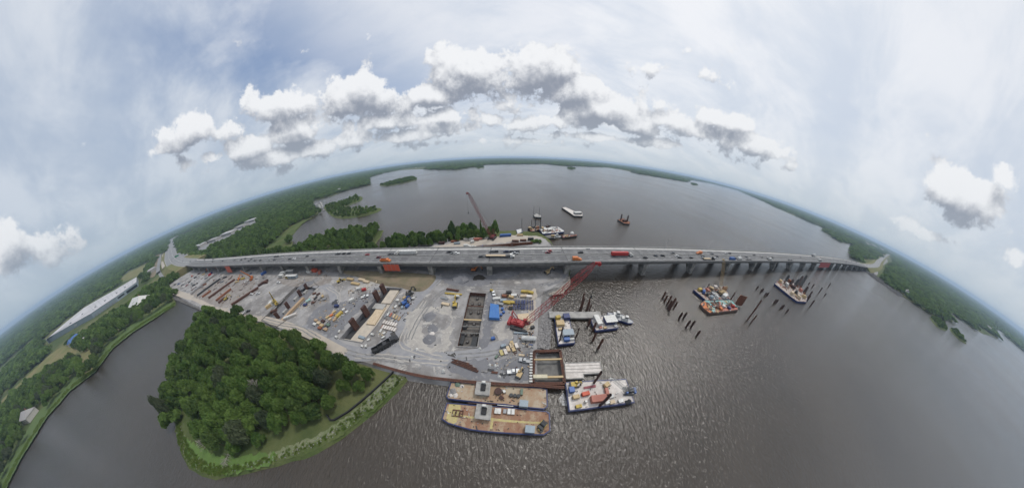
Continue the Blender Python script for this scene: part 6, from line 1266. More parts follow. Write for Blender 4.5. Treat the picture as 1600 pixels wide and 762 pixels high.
put('cbw', container_b(M['white'], 6, 2.4, 2.4), 484, 426, 'white container left of the red container', to=(489, 426)); put('crd', container_b(M['red'], 6, 2.6, 2.6), 532, 417, 'dark red container by the pier under the bridge', to=(538, 418)); 
for i, (px, py, l) in enumerate(((548, 437, 10), (556, 444, 12), (566, 438, 9), (573, 441, 8))): put(('lw', i), lumber_b(M['tan'] if i < 2 else M['palewood'], l, 5, .5, 3), px, py, 'timber form stack by the yellow loader, %s from the left' % ORD[i], to=(px+8, py+1.5), group='timber forms by the loader', cat='timber stack')
tag(MB().beam((*at(587.5, 442, 3.2), 3.3), (*at(592, 429, 3.2), 3.3), .5).build('timber_beam', M['palewood']), 'thin pale timber propped on the brown bank', 'timber beam')
put('redm', genset_b(M['red'], 4, 2.4, 2.2), 569.5, 453.5, 'red compressor left of the pale-floored pit', a=.4, cat='compressor'); put('whm', genset_b(M['white'], 4, 2.4, 2.0), 561, 452, 'white generator left of the red compressor', a=.5); put('whm', None, 551, 470, 'white generator in the middle of the dark yard', a=.9); put('pk', pickup_b('white'), 571, 464, 'white pickup left of the column forms', a=.6); put('pk', None, 436, 447-5, 'white pickup right of the blue trailer', a=.2)
put('bl', genset_b(M['navy'], 4.2, 2.2, 2.0), 527, 479, 'dark blue machine at the top of the tan crate cluster', a=.3, cat='machine'); put('yb', container_b(M['yellow'], 5, 2.4, 1.6), 531.5, 492, 'yellow bin in the tan crate cluster', to=(536, 488)); 
for i, (px, py, m, l) in enumerate(((523, 488, M['tan'], 3.4), (519, 493, M['orange'], 3.0), (527, 496, M['tan'], 3.2), (524, 500, M['wood'], 3.0), (517, 499, M['palewood'], 2.6), (513, 496, M['tan'], 2.4), (538, 484, M['white'], 2.6), (543, 488, M['white'], 2.0))): put(('tc', m.name), crate_b(m, l, 2.0, 1.3), px, py, ['tan crate directly left of the yellow bin', 'orange crate left of the yellow bin', 'tan crate just below the yellow bin', 'brown crate at the bottom of the tan cluster', 'pale wooden crate at the lower left of the tan cluster', 'tan crate at the left edge of the cluster', 'white crate above right of the yellow bin', 'small white crate right of the yellow bin'][i], to=(px+6, py-4))
for i, (px, py, m) in enumerate(((495, 501, M['wood']), (499, 505, M['palewood']), (504, 509, M['tan']), (493, 507, M['white']), (501, 513, M['rust2']), (510, 515, M['wood']), (506, 502, M['brown_panel']), (514, 508, M['greenbox']))): put(('lc', m.name), lumber_b(m, 4.2, 5, .4, 3), px, py, ['brown timber stack at the top left by the trees', 'pale timber stack by the trees, second from left', 'tan timber stack in the middle of the group by the trees', 'white beam stack at the left of the group by the trees', 'rust-red beam stack at the bottom of the group by the trees', 'brown timber stack at the lower right of the group by the trees', 'dark brown beam stack in the group by the trees', 'green-grey beam stack at the right of the group by the trees'][i], to=(px+7, py+3), cat='stack')
put('tcv', crate_b(M['teal'], 4.6, 3.2, 1.8), 483, 471, 'teal covered stack right of the narrow trench', to=(487, 469), cat='covered stack'); put('nvb', crate_b(M['navy'], 4, 2.6, 1.8), 478, 477, 'dark blue skip below the teal covered stack', a=.3, cat='skip')
for i, (px, py, m) in enumerate(((492, 459, M['rust']), (498, 460, M['brown_panel']), (494, 466, M['dark']), (500, 467, M['stone']), (505, 463, M['tan']), (490, 473, M['rust']), (508, 468, M['grey']))): put(('mc', m.name), lumber_b(m, 4.0, 4, .5, 2), px, py, ['rusty beam stack at the top of the middle yard island', 'dark brown beam stack at the top of the middle yard island', 'black beam stack in the middle yard island', 'grey stone slab stack in the middle yard island', 'tan beam stack at the right of the middle yard island', 'rusty beam stack right of the teal covered stack', 'grey beam stack at the lower right of the yard island'][i], a=.6+i*.5, cat='stack')
# pale box grid right of the big pit
for r_ in range(2):
    for c_ in range(6):
        px, py = 601+3.6*c_+(-1.2)*r_, 503.5+.9*c_+7.5*r_; put('wb', crate_b(M['offwhite'], 1.5, 3.0, 1.0), px, py, 'pale flat box right of the pit, %s row, %s from the left' % (('upper', 'lower')[r_], ORD[c_]), to=(px+6, py+1.5), group='grid of pale boxes right of the pit', cat='box')
for i, (px, py, m) in enumerate(((611, 492, M['salmon']), (616, 494, M['palewood']), (620, 496, M['tan']), (624, 498, M['wood']), (607, 491, M['white']), (603, 494, M['grey']), (598, 511, M['rust2']), (596, 516, M['white']))): put(('bs', m.name), lumber_b(m, 3.8, 4, .3, 2), px, py, ['pink board stack above the pale box grid', 'pale board stack above the pale box grid', 'tan board stack above the pale box grid', 'brown board stack at the right end above the box grid', 'white board stack above the box grid, left side', 'grey board stack nearest the pit edge', 'rust coloured stack at the left of the pale box grid', 'white stack below the rust coloured one'][i], to=(px-5, py+9), cat='board stack')
put('blu', excavator_b(M['blue'], .7), 634, 474, 'small blue lifting machine on the yard right of the big pit', a=.9, cat='lift'); put('blu2', genset_b(M['blue'], 3.4, 2.2, 2.0), 637, 479, 'blue generator below the small lifting machine', a=1.3); put('blk', excavator_b(M['dark'], .8), 641, 460, 'black drilling machine near the brown bank', a=1.2, cat='drill')
for i, (px, py, m) in enumerate(((622, 470, M['white']), (626, 476, M['grey']), (619, 480, M['white']), (629, 481, M['bluegrey']), (618, 487, M['stone']), (646, 467, M['white']), (632, 466, M['tan']))): put(('bp', m.name), crate_b(m, 2.6, 1.8, 1.4), px, py, ['white crate at the top of the yard right of the big pit', 'grey crate left of the blue generator', 'white crate at the pit edge, middle of the yard', 'blue-grey crate just below the blue generator', 'stone-grey crate lower on the pit edge', 'white crate right of the black drilling machine', 'tan crate above the small blue machine'][i], a=i*.7)
for i, (px, py) in enumerate(((583, 523), (577, 531), (573, 541), (567, 541), (600, 528), (531, 518), (527, 527), (601, 521))): put(('ws', i % 2), crate_b(M['white'], 2.2, 1.2, 1.0) if i % 2 else genset_b(M['white'], 2.4, 1.4, 1.4), px, py, ['white generator on the verge below the pale box grid', 'white crate on the road verge by the pit corner', 'white generator at the bottom corner of the pit, right one', 'white crate at the bottom corner of the pit, left one', 'white generator beside the haul road above the black trucks', 'white crate left of the pit, upper one', 'white generator left of the pit, lower one', 'white crate on the haul road edge right of the pit'][i], a=i)
# around the muddy pit
put('lt1', lumber_b(M['yellow'], 15, 3, .4, 2), 708, 460, 'long yellow beam bundle above the excavator', to=(725, 461.5), cat='beam bundle'); put('lt2', lumber_b(M['rust'], 12, 3, .5, 2), 707, 454, 'long rusty beam bundle behind the yellow one', to=(720, 456), cat='beam bundle'); put('lt3', lumber_b(M['grey'], 7, 4, .4, 1), 694, 466.5, 'long grey beam bundle left of the excavator', to=(704, 469), cat='beam bundle'); put('fw', crate_b(M['palewood'], 6.5, 2.2, 1.2), 696, 476, 'long pale timber box left of the excavator', to=(703, 477.5)); put('wt', genset_b(M['white'], 4, 2, 2), 714, 464.5, 'white generator above the excavator', a=0)
tag(MB().prism(P([(766, 474), (779, 476), (780.5, 497), (764, 496)], 4.6), 2.55, 4.6).build('blue_stack', M['skyblue']), 'bright blue covered stack right of the muddy pit', 'covered stack')
for i, (px, py) in enumerate(((785, 484), (787, 489), (783, 493))): put('bld', drum_b(M['blue'], .8, 1.2), px, py, 'small blue drum right of the bright blue stack, %s' % ('top', 'middle', 'bottom')[i], group='blue drums beside the bright blue stack')
put('bk', drum_b(M['black'], 1.2, .8), 798, 482.5, 'black tyre-like reel left of the blue racks', cat='reel')
for r_ in range(2):
    for c_ in range(2): put('rack', rack_b(M['navy'], 6.6, 3.4, 5), 811+13.5*c_, 473.5+8*r_, 'blue formwork rack, %s %s of the block of four' % (('upper', 'lower')[r_], ('left', 'right')[c_]), to=(818+13.5*c_, 473.7+8*r_), group='block of blue formwork racks')
for i, (px, py, m, k) in enumerate(((795, 458, M['dark'], 'c'), (790, 464, M['rust2'], 'l'), (797, 465, M['tan'], 'l'), (803, 463, M['white'], 'c'), (820, 457, M['yellow'], 'l'), (828, 458, M['yellow'], 'l'), (819, 464, M['palewood'], 'l'), (827, 465, M['offwhite'], 'c'), (792, 474, M['yellow'], 'l'), (786, 471, M['bluegrey'], 'c'), (798, 474, M['yellow'], 'l'), (782, 477, M['grey'], 'c'), (776, 468, M['white'], 'l'))): put(('yd', k, m.name), lumber_b(m, 6.0, 4, .5, 3) if k == 'l' else crate_b(m, 4.4, 2.2, 1.8), px, py, ['black container box at the top of the yard above the blue racks', 'orange-brown beam stack left of the black box', 'tan beam stack below the black box', 'white crate right of the tan beam stack', 'yellow beam stack above the blue racks, left one', 'yellow beam stack above the blue racks, right one', 'pale timber stack directly above the blue racks', 'off-white crate above the right blue rack', 'yellow beam stack left of the blue racks, lower one', 'blue-grey crate above the bright blue stack', 'yellow beam stack touching the blue racks', 'grey crate beside the bright blue stack', 'white beam stack above the bright blue stack'][i], to=(px+7, py-.5+(i % 3)), cat='stack' if k == 'l' else 'crate')
tag(MB().prism(P([(808, 491), (826, 489), (828, 503), (812, 506)], 2.8), 2.56, 2.8).build('timber_mat', M['palewood']), 'pale timber mat on the ground above the big red crane', 'mat')
put('ptk', ptank_b(M['white']), 826, 531.5, 'long white tank near the quay corner below the red crane', to=(834, 532)); put('bkb', genset_b(M['dark'], 2.4, 1.8, 2), 832, 513, 'black box right of the big red crane', a=.5, cat='box')
for i, (px, py, m) in enumerate(((783.5, 552, M['yellow_worn']), (790, 550.5, M['offwhite']), (794, 546, M['palewood']), (799, 541, M['palewood']), (802, 546, M['tan']), (800, 537.5, M['tan']), (807, 541, M['offwhite']))): put(('tp', m.name), crate_b(m, 3.4, 1.8, 1.2), px, py, 'cream crate in the slanting row above the lower yard, %s' % ['leftmost', 'second from left', 'third from left', 'fourth from left', 'lower right one', 'top right one', 'rightmost'][i], to=(px+3, py+8), group='slanting row of cream crates')
put('gs1', genset_b(M['bluegrey'], 3, 1.8, 1.8), 786.5, 541.5, 'blue-grey generator at the upper end of the cream crate row', a=.4); put('gs2', genset_b(M['blue'], 2.4, 1.8, 1.8), 770.5, 530, 'small blue and white pump right of the muddy pit', a=.4, cat='pump'); put('smy', genset_b(M['greenbox'], 2.2, 1.2, 1.2), 776, 558, 'grey-green pump left of the cream crates', a=1, cat='pump')
put('pipes', pipes_b(M['rust'], 13, 3, .26), 727, 572, 'three long dark pipes lying on the lower yard', to=(742, 577.5)); put('pip2', pipes_b(M['rust'], 9, 2, .2), 722, 566, 'two thin rusty pipes above the dark pipes', to=(735, 569.5)); put('pk', None, 802, 581, 'white pickup on the lower yard near the quay', a=.1); put('pks', pickup_b('silver'), 820, 564, 'silver pickup left of the white block row', a=2.9)
put('tmc', excavator_b(M['tan'], .5), 812, 585, 'tan loading machine right of the white pickup', a=1.1, cat='machine'); put('wst', heap_b(M['white'], 1.3, 1.4, 30, 'white_sack_pile'), 765, 570, 'white sack pile on the lower yard, left one', cat='sack pile'); put('wst', None, 774, 571, 'white sack pile on the lower yard, right one', cat='sack pile'); put('wst', None, 780, 588, 'white sack pile near the quay edge', cat='sack pile'); put('wst', None, 692.5, 578.5, 'white sack pile near the left quay edge', cat='sack pile')
put('wst', None, 651, 545, 'white sack pile on open gravel below the heaps, upper', cat='sack pile'); put('wst', None, 644, 557.5, 'white sack pile on open gravel below the heaps, lower', cat='sack pile'); put('wst', None, 749.5, 544.5, 'white sack pile at the lower right corner of the muddy pit', cat='sack pile')
for i, (px, py, m) in enumerate(((767, 578, M['dark']), (773, 582, M['rust']), (786, 585, M['dark']), (793, 576, M['stone']), (757, 580, M['stone']), (815, 555, M['palewood']))): put(('ly', i), lumber_b(m, 3.6, 3, .35, 1), px, py, ['dark beam bundle in the lower yard, upper left', 'rusty beam bundle in the lower yard, middle', 'dark beam bundle near the pickup', 'grey beam bundle above the white pickup', 'grey beam bundle at the left of the lower yard', 'pale board bundle left of the silver pickup'][i], to=(px+8, py+1), cat='beam bundle')
put('lt', mast_b(M['yellow'], 7), 768, 455.5, 'small light tower behind the muddy pit', cat='light tower'); put('ltb', None or pickup_b('white'), 771, 459, 'white pickup beside the light tower', to=(772, 463))
# --- left yard: long steel pile rows, trenches of dark sheets
ROWS = [((326, 467), (368, 437), 'long dark steel pile row, third from the bridgehead', 'rust'), ((338, 471), (362, 452), 'rusty pile row beside the yellow excavator', 'rust2'), ((362, 478), (405, 450), 'longest brown sheet pile row across the left yard', 'rust'), ((298, 461), (338, 428), 'pale grey pile row nearest the parked machines', 'stone'), ((308, 463), (345, 436), 'dark steel pile row, second from the bridgehead', 'dark'), ((316, 465), (330, 455), 'short rusty pile row at the sandy track', 'rust2'), ((342, 474), (352, 466), 'short brown pile row below the yellow excavator', 'rust'), ((404, 448), (420, 438), 'brown sheet pile row right of the mobile crane', 'brown_panel')]
for i, (a_, b_, lb, m) in enumerate(ROWS):
    A_, B_ = at(*a_, SZ), at(*b_, SZ); L = math.hypot(A_[0]-B_[0], A_[1]-B_[1]); place(('row', i), lumber_b(M[m], L, 4, .6, 3), ((A_[0]+B_[0])/2, (A_[1]+B_[1])/2, SZ+.04), math.atan2(B_[1]-A_[1], B_[0]-A_[0]), lb, 'pile rows of the left yard', None, 'pile row')
for i, (px, py, c) in enumerate(((273, 445, 'black'), (279, 444, 'blue'), (285, 445.5, 'dark grey'), (289, 443, 'white'), (292, 446, 'red'), (296, 441, 'black'), (300, 444, 'silver'), (304, 439, 'white'), (308, 443, 'black'), (394, 460, 'white'), (404, 459, 'white'), (388, 487, 'dark grey'), (384, 489, 'white'), (386, 440, 'white'), (235, 460, 'white'), (240, 457, 'silver'), (230, 464, 'black'), (244, 454, 'red'))):
    put(('pkc', c), pickup_b(c), px, py, c+' '+['pickup at the left gate of the yard', 'pickup second from the left gate', 'pickup third from the left gate', 'pickup fourth from the left gate', 'pickup among the gate cars', 'pickup sixth from the left gate', 'pickup by the pale pile row', 'pickup nearer the bridgehead', 'pickup at the head of the dark pile row', 'van-like pickup between the sheet rows, left', 'pickup between the sheet rows, right', 'pickup on the sandy track by the trees, right', 'pickup on the sandy track by the trees, left', 'pickup at the foot of the orange-brown crane', 'pickup in the small lot left of the gate, middle', 'pickup in the small lot left of the gate, right', 'pickup in the small lot left of the gate, left', 'pickup at the top of the small lot'][i], a=.6+i*.3)
for i, (px, py, m, k) in enumerate(((300, 432, M['salmon'], 'c'), (305, 434, M['dark'], 'l'), (313, 420, M['white'], 'c'), (311, 428, M['brown_panel'], 'l'), (318, 429, M['tan'], 'l'), (328, 430, M['red'], 'c'), (331, 427, M['navy'], 'c'), (322, 435, M['grey'], 'l'), (303, 446, M['dark'], 'l'), (347, 441, M['grey'], 'l'), (352, 434, M['dark'], 'l'), (380, 436, M['yellow'], 'l'), (371, 441, M['tan'], 'l'), (416, 442, M['rust'], 'c'), (314, 449, M['stone'], 'l'), (320, 445, M['rust2'], 'l'), (429, 487, M['rust'], 'l'), (421, 480, M['tan'], 'c'), (424, 476, M['white'], 'c'), (450, 497, M['white'], 'l'), (460, 493, M['offwhite'], 'l'))):
    put(('lf', k, m.name), lumber_b(m, 7, 4, .6, 3) if k == 'l' else container_b(m, 5, 2.5, 2.5), px, py, ['salmon container at the left bridgehead', 'dark beam stack right of the salmon container', 'white container under the left bridgehead', 'dark brown stack below the white container', 'tan stack beside the left orange excavator', 'red container right of the left orange excavator', 'navy container behind the red one', 'grey beam stack below the orange excavator', 'dark beam stack by the gate cars', 'grey beam stack between the pile rows, upper left', 'dark beam stack at the upper end of the pile rows', 'yellow beam stack at the piling machine', 'tan beam stack left of the piling machine', 'rusty container right of the mobile crane', 'grey stone stack at the left pile rows', 'orange-brown stack at the left pile rows', 'rusty stack at the near end of the narrow trench', 'tan container left of the yellow mobile crane', 'white container beside the tan one', 'white board stack below the narrow trench, left', 'off-white board stack below the narrow trench, right'][i], a=.7 if k == 'l' else i, cat='stack' if k == 'l' else 'container')
# --- beyond the bridge, on the causeway
sheetwall([(741, 385), (783, 381.5), (800, 380), (832, 377.5)], 1.5, 5.2, 'rusty sheet pile wall along the causeway beyond the bridge', M['rust2'], sub=1.5)
for i, (px, py, m, k, nm) in enumerate(((697, 377, M['white'], 'g', 'white cabin by the grove beyond the bridge'), (690, 381, M['brown_panel'], 'c', 'dark reddish container left of the white cabin'), (709, 378, M['rust2'], 'l', 'rusty stack right of the white cabin'), (716, 375, M['yellow'], 'g', 'yellow machine on the causeway beside the grove'), (714, 381, M['bluegrey'], 'l', 'blue-grey stack below the yellow machine'), (737, 375, M['white'], 'c', 'white container on the causeway, left of the far crane'), (744, 375.5, M['salmon'], 'c', 'pinkish container on the causeway'), (749, 374, M['salmon'], 'l', 'pinkish beam stack on the causeway'), (738, 379, M['white'], 'g', 'white generator at the causeway edge'), (759, 372.5, M['white'], 'g', 'white box left of the far crane body'), (790, 369.5, M['blue'], 'b', 'long blue container at the water side of the causeway'), (812, 368.5, M['tan'], 'l', 'tan stack at the outer causeway'), (729, 374.5, M['offwhite'], 'l', 'pale beam stack on the causeway'), (805, 378, M['rust'], 'l', 'dark rusty stack behind the sheet wall, left'), (817, 376.5, M['rust'], 'l', 'dark rusty stack behind the sheet wall, middle'), (829, 375, M['dark'], 'c', 'dark box behind the sheet wall, right'))):
    put(('cw', k, m.name), {'g': genset_b(m, 4.5, 3, 3), 'c': container_b(m, 6, 2.6, 2.6), 'l': lumber_b(m, 8, 4, .6, 3), 'b': container_b(m, 12, 3, 2.6)}[k], px, py, nm, a=.1 if k != 'g' else .5, cat={'g': 'machine', 'c': 'container', 'l': 'stack', 'b': 'container'}[k])
put('tbw', box_truck_b(M['white'], M['white'], 6.5), 729, 386.5, 'white box truck on the track just beyond the bridge', a=.05, cat='truck'); put('pk', None, 739, 386.5, 'white pickup on the track beyond the bridge', a=.05); put('pkc2', pickup_b('blue'), 754, 386, 'blue pickup on the track beyond the bridge', a=.05); put('bx2', box_truck_b(M['orange'], M['orange'], 6.5), 628, 389, 'bright orange truck just beyond the bridge rail', a=0.02, cat='truck', z=SZ); 
x, y = at(628, 388.5, DECK+1); PROTO_o = None
put('pkd', pickup_b('beige'), 644, 390, 'beige pickup right of the bright orange truck', a=.02)
x, y = at(1099, 390, 2); barge([(1094, 391.5), (1104, 391), (1104, 393.5), (1094, 394)], 'blue work boat half hidden behind the bridge rail', M['skyblue'], M['skyblue'], 6.0, 'work_boat', 'boat', False)
# --- loose scraps and small materials nobody could count
def scraps(name, pxpoly, n, m, smin=.2, smax=.75, z=SZ):
    n = int(n*.55)
    poly = P(pxpoly, z); xs = [p[0] for p in poly]; ys = [p[1] for p in poly]; mb = MB(); k = 0; pp = [P(q, SZ) for q in PITS]
    while k < n:
        cx_, cy_ = random.uniform(min(xs), max(xs)), random.uniform(min(ys), max(ys)); k += 1
        for j in range(random.randint(1, 5)):
            x, y = cx_+random.gauss(0, 1.6), cy_+random.gauss(0, 1.6)
            if not bool(inpoly(x, y, poly)) or any(bool(inpoly(x, y, q)) for q in pp): continue
            mb.box(x, y, z+.03, random.uniform(smin, smax)*random.choice((1, 1, 3)), random.uniform(smin, smax)*.6, random.uniform(.1, .55), random.uniform(0, 3.1))
    return tag(mb.build(name, m), kind='stuff')
YARDS = [[(492, 494), (520, 478), (545, 470), (560, 475), (545, 500), (522, 515), (505, 516)], [(545, 452), (600, 440), (600, 452), (570, 476), (545, 470)], [(606, 486), (632, 452), (652, 462), (645, 485), (620, 505), (598, 525), (585, 530), (590, 510)], [(764, 455), (834, 454), (832, 490), (800, 488), (780, 502), (764, 498)], [(755, 562), (800, 545), (828, 548), (828, 592), (760, 588)],
         [(474, 452), (505, 455), (510, 470), (490, 480), (465, 485)], [(296, 428), (340, 422), (420, 424), (430, 445), (400, 462), (345, 476), (300, 462), (275, 448)], [(806, 500), (834, 500), (833, 546), (812, 545)], [(440, 430), (520, 420), (530, 432), (470, 442)]]
for i, q in enumerate(YARDS):
    kf = .4 if i == 4 else (2.2 if i == 6 else 1.0)
    for nm, m, n in (('scrap_timber', M['wood'], 26), ('scrap_steel', M['rust'], 24), ('white_litter', M['white'], 22), ('dark_scrap', M['dark'], 30), ('grey_scrap', M['grey'], 26), ('blue_litter', M['blue'], 5), ('pallets', M['palewood'], 16)): scraps(nm, q, n*kf, m, .2, .75 if i != 6 else 1.5)
for nm, m, n in (('brown_steel', M['brown_panel'], 80), ('rusty_steel', M['rust'], 70), ('grey_steel', M['grey'], 50)): scraps(nm, [(290, 440), (340, 424), (420, 426), (400, 462), (345, 474), (305, 462)], n, m, .4, 2.2)
for nm, m, n in (('dark_scrap', M['dark'], 30), ('white_litter', M['white'], 18), ('grey_scrap', M['grey'], 40)): scraps(nm, [(640, 480), (712, 470), (700, 545), (820, 590), (700, 588), (600, 560), (620, 520)], n, m)
for nm, q, z in (('barge_litter', [(703, 596), (850, 606), (853, 632), (700, 620)], 1.95), ('barge_litter', [(696, 630), (855, 643), (856, 676), (700, 660)], 1.95), ('barge_litter', [(886, 598), (976, 594), (986, 626), (892, 638)], 2.25), ('barge_litter', [(1090, 453), (1128, 448), (1136, 464), (1105, 467)], 2.05), ('barge_litter', [(1214, 442), (1232, 439), (1257, 466), (1246, 469)], 2.05), ('barge_litter', [(868, 496), (888, 496), (896, 534), (873, 536)], 2.05)):
    for m, n in ((M['dark'], 22), (M['white'], 12), (M['brown_panel'], 14), (M['grey'], 14)): scraps(nm, q, int(n*.5), m, .15, .6, z)
for q, z in (([(1088, 452), (1128, 447), (1138, 466), (1104, 468)], 2.05), ([(1096, 474), (1140, 469), (1151, 480), (1108, 487)], 2.05), ([(1212, 441), (1232, 437), (1259, 467), (1246, 470)], 2.05), ([(845, 360), (872, 355), (880, 361), (850, 364)], 2.45), ([(826, 358), (842, 354), (843, 358), (832, 361)], 2.05), ([(878, 368), (900, 366.5), (900, 368), (880, 371)], 1.7)):
    for nm, m, n in (('deck_clutter', M['rust2'], 34), ('deck_clutter', M['brown_panel'], 30), ('deck_clutter', M['dark'], 26), ('deck_clutter', M['tan'], 14), ('deck_clutter', M['white'], 12), ('deck_clutter', M['salmon'], 8)): scraps(nm, q, n, m, .6, 2.0, z)
# --- silt fence, rocks
fp_ = [(616, 580.6), (602, 594), (585, 609.6), (565, 627), (545, 643), (523.5, 655.8), (517, 656), (512, 648)]
g = MB(); q = [at(x, y, 1.3) for x, y in fp_]
for a_, b_ in zip(q[:-1], q[1:]): g.beam((*a_, 1.75), (*b_, 1.75), .5, 1.1)
tag(g.build('silt_fence', M['black']), 'black silt fence running down the stony bank of the wooded point', 'silt fence')
def rocks(name, poly, n, smin, smax, z0, m, slope=None):
    xs = [p[0] for p in poly]; ys = [p[1] for p in poly]; mb = MB(); k = 0
    while k < n:
        x, y = random.uniform(min(xs), max(xs)), random.uniform(min(ys), max(ys))
        if not bool(inpoly(x, y, poly)): continue
        s = random.uniform(smin, smax); z = z0 if slope is None else slope(x, y); b = len(mb.v); a = random.uniform(0, 6)
        vs = [(x+s*random.uniform(.6, 1)*math.cos(a+i*1.57), y+s*random.uniform(.6, 1)*math.sin(a+i*1.57), z+s*random.uniform(-.3, .2)) for i in range(4)]+[(x+s*.5*math.cos(a+.8+i*1.57), y+s*.5*math.sin(a+.8+i*1.57), z+s*random.uniform(.4, .7)) for i in range(4)]
        mb.add(vs, [(0, 1, 5, 4), (1, 2, 6, 5), (2, 3, 7, 6), (3, 0, 4, 7), (4, 5, 6, 7)]); k += 1
    return tag(mb.build(name, m), kind='stuff')
xe = at(841, 500, SZ)[0]
RIP = P([(840, 462), (858, 458), (862, 490), (861, 520), (858, 547), (839, 546), (841, 500)], .8); xa_, xb_ = min(p[0] for p in RIP), max(p[0] for p in RIP)
sl = MB(); e0 = [at(*p, 2.48) for p in ((838.5, 546), (841, 500), (846, 458), (870, 449), (886, 438))]; e1 = [at(*p, -.4) for p in ((858, 547), (861.5, 500), (859, 466), (880, 458), (893, 440))]
sl.strip([(*p, 2.48) for p in e0], [(*p, -.4) for p in e1]); tag(sl.build('riprap_slope', M['stonedark']), kind='structure')
rocks('riprap_rocks', RIP, 2600, .35, .85, 0, M['stone'], lambda x, y: 2.3-2.5*(x-xa_)/(xb_-xa_))
rocks('riprap_rocks', P([(848, 450), (872, 443), (890, 432), (893, 441), (880, 459), (860, 462)], 1), 700, .4, .9, 1.0, M['sand'])
rocks('shore_rubble', P([(268, 462), (276, 461), (300, 475), (325, 486), (341, 490), (334, 495), (315, 486), (295, 477), (272, 468)], 1), 1600, .4, 1.0, .9, M['stonedark'])
rocks('bank_stones', BANKP, 800, .2, .45, LAND_Z, M['stone']); rocks('end_rubble', P([(860, 380), (870, 392), (876, 398), (866, 398), (852, 384), (850, 376)], 1), 500, .5, 1.2, 1.2, M['stonedark']); rocks('shore_rubble', P([(1352, 417), (1372, 432), (1412, 462), (1405, 462), (1366, 434), (1346, 418)], 1), 900, 1.0, 3.0, .8, M['stonedark'])
# ---------------------------------------------------------------- buildings of the left bank and farther off
fpts = [at(216, 447, 1.2), at(184, 470.5, 1.2), at(146, 496.5, 1.2), at(77, 536, 1.2), at(73.5, 531, 11), at(100, 507, 11), at(132, 481, 11), at(175, 456, 11), at(213, 433.5, 11)]
wc = fpts[0]; wh = root('warehouse', 'very long white-roofed warehouse on the left bank', 'warehouse', (*wc, LAND_Z)); fl = local(fpts, wc)
aa = sum(fl[i][0]*fl[(i+1) % len(fl)][1]-fl[(i+1) % len(fl)][0]*fl[i][1] for i in range(len(fl)))
if aa < 0: fl2 = fl[::-1]
else: fl2 = fl
MB().prism(fl2, -.2, 10.6).build('wall', M['bluegrey'], wh); MB().prism(grow(fl2, .4), 10.602, 11.2).build('roof', M['roof'], wh)
def wallpiece(k, t0, t1, z0, z1, nm, m, out=.25):
    a_, b_ = np.array(fl[k]), np.array(fl[k+1]); p, q = a_+(b_-a_)*t0, a_+(b_-a_)*t1; d = (q-p)/np.hypot(*(q-p)); n_ = np.array((d[1], -d[0])); mid = (p+q)/2
    if (mid+np.array(wc)+n_)@(mid+np.array(wc)+n_) > (mid+np.array(wc))@(mid+np.array(wc)): n_ = -n_
    c = mid+n_*out; MB().box(c[0], c[1], z0, np.hypot(*(q-p)), .3, z1-z0, math.atan2(d[1], d[0])).build(nm, m, wh)
wallpiece(0, .03, .55, 1.5, 7.2, 'glass_front', M['glass']); wallpiece(0, .65, .95, 4, 7.2, 'glass_front', M['glass'])
for k in range(8): wallpiece(1, .05+k*.115, .05+k*.115+.07, .1, 4.3, 'loading_door', M['grey'])
for k in range(7): wallpiece(2, .05+k*.13, .05+k*.13+.06, .1, 4.3, 'loading_door', M['bluegrey'])
for k in range(1, 12):
    a_, b_ = np.array(fl[0])*(1-k/12)+np.array(fl[2])*(k/12), np.array(fl[8])*(1-k/12)+np.array(fl[6])*(k/12); MB().beam((*(a_*.94+b_*.06), 11.26), (*(a_*.08+b_*.92), 11.26), .9, .12).build('roof_seam', M['grey'], wh)
for k, (px, py) in enumerate(((112, 506), (130, 492), (150, 481), (165, 471), (183, 459), (196, 450), (120, 510), (170, 476))): x, y = at(px, py, 9.8); MB().box(x-wc[0], y-wc[1], 11.2, 6, 4, 1.8).build('roof_unit', M['grey'], wh)
def house(px, py, L, W, h, a, lb, wall, roofm, z=LAND_Z, cat='house', name='house'):
    o = root(name, lb, cat, (*at(px, py, z), z), a); w = MB().box(0, 0, 0, L, W, h).build('wall', wall, o); r = MB().side([(-L/2-.5, 0), (0, 0), (L/2+.5, 0)], 0, 1) if False else MB()
    r.add([(-L/2-.5, -W/2-.5, h), (L/2+.5, -W/2-.5, h), (L/2+.5, W/2+.5, h), (-L/2-.5, W/2+.5, h), (-L/2+W*.2, 0, h+W*.32), (L/2-W*.2, 0, h+W*.32)], [(0, 1, 5, 4), (2, 3, 4, 5), (1, 2, 5), (3, 0, 4), (3, 2, 1, 0)]); rf = r.build('roof', roofm, o); MB().box(L*.2, W*.1, h+W*.1, .9, .9, W*.3).build('chimney', M['brick'], rf)
    for x in (-L*.3, L*.05, L*.32): 
        for s in (-1, 1): MB().box(x, s*(W/2+.02), h*.4, 1.3, .1, 1.2).build('window', M['glass'], o)
    MB().box(-L*.12, -W/2-.03, 0, 1.1, .12, 2.1).build('door', M['wood'], o); return o
house(222, 479, 36, 26, 10, .5, 'large white-roofed house by the left bay shore', M['house'], M['white']); house(119, 534, 24, 16, 6, -.9, 'blue-roofed house beside the lawn on the left bank', M['house'], M['blueroof']); house(131, 538, 20, 11, 5, -.7, 'small brick house with pale roof next to the blue-roofed one', M['brick'], M['lightshingle']); house(50, 652, 24, 16, 6, .7, 'grey-roofed house among trees at the lower left', M['house'], M['lightshingle']); house(37, 643, 9, 8, 4, .7, 'small shed with grey roof left of the lower left house', M['house'], M['shingle'])
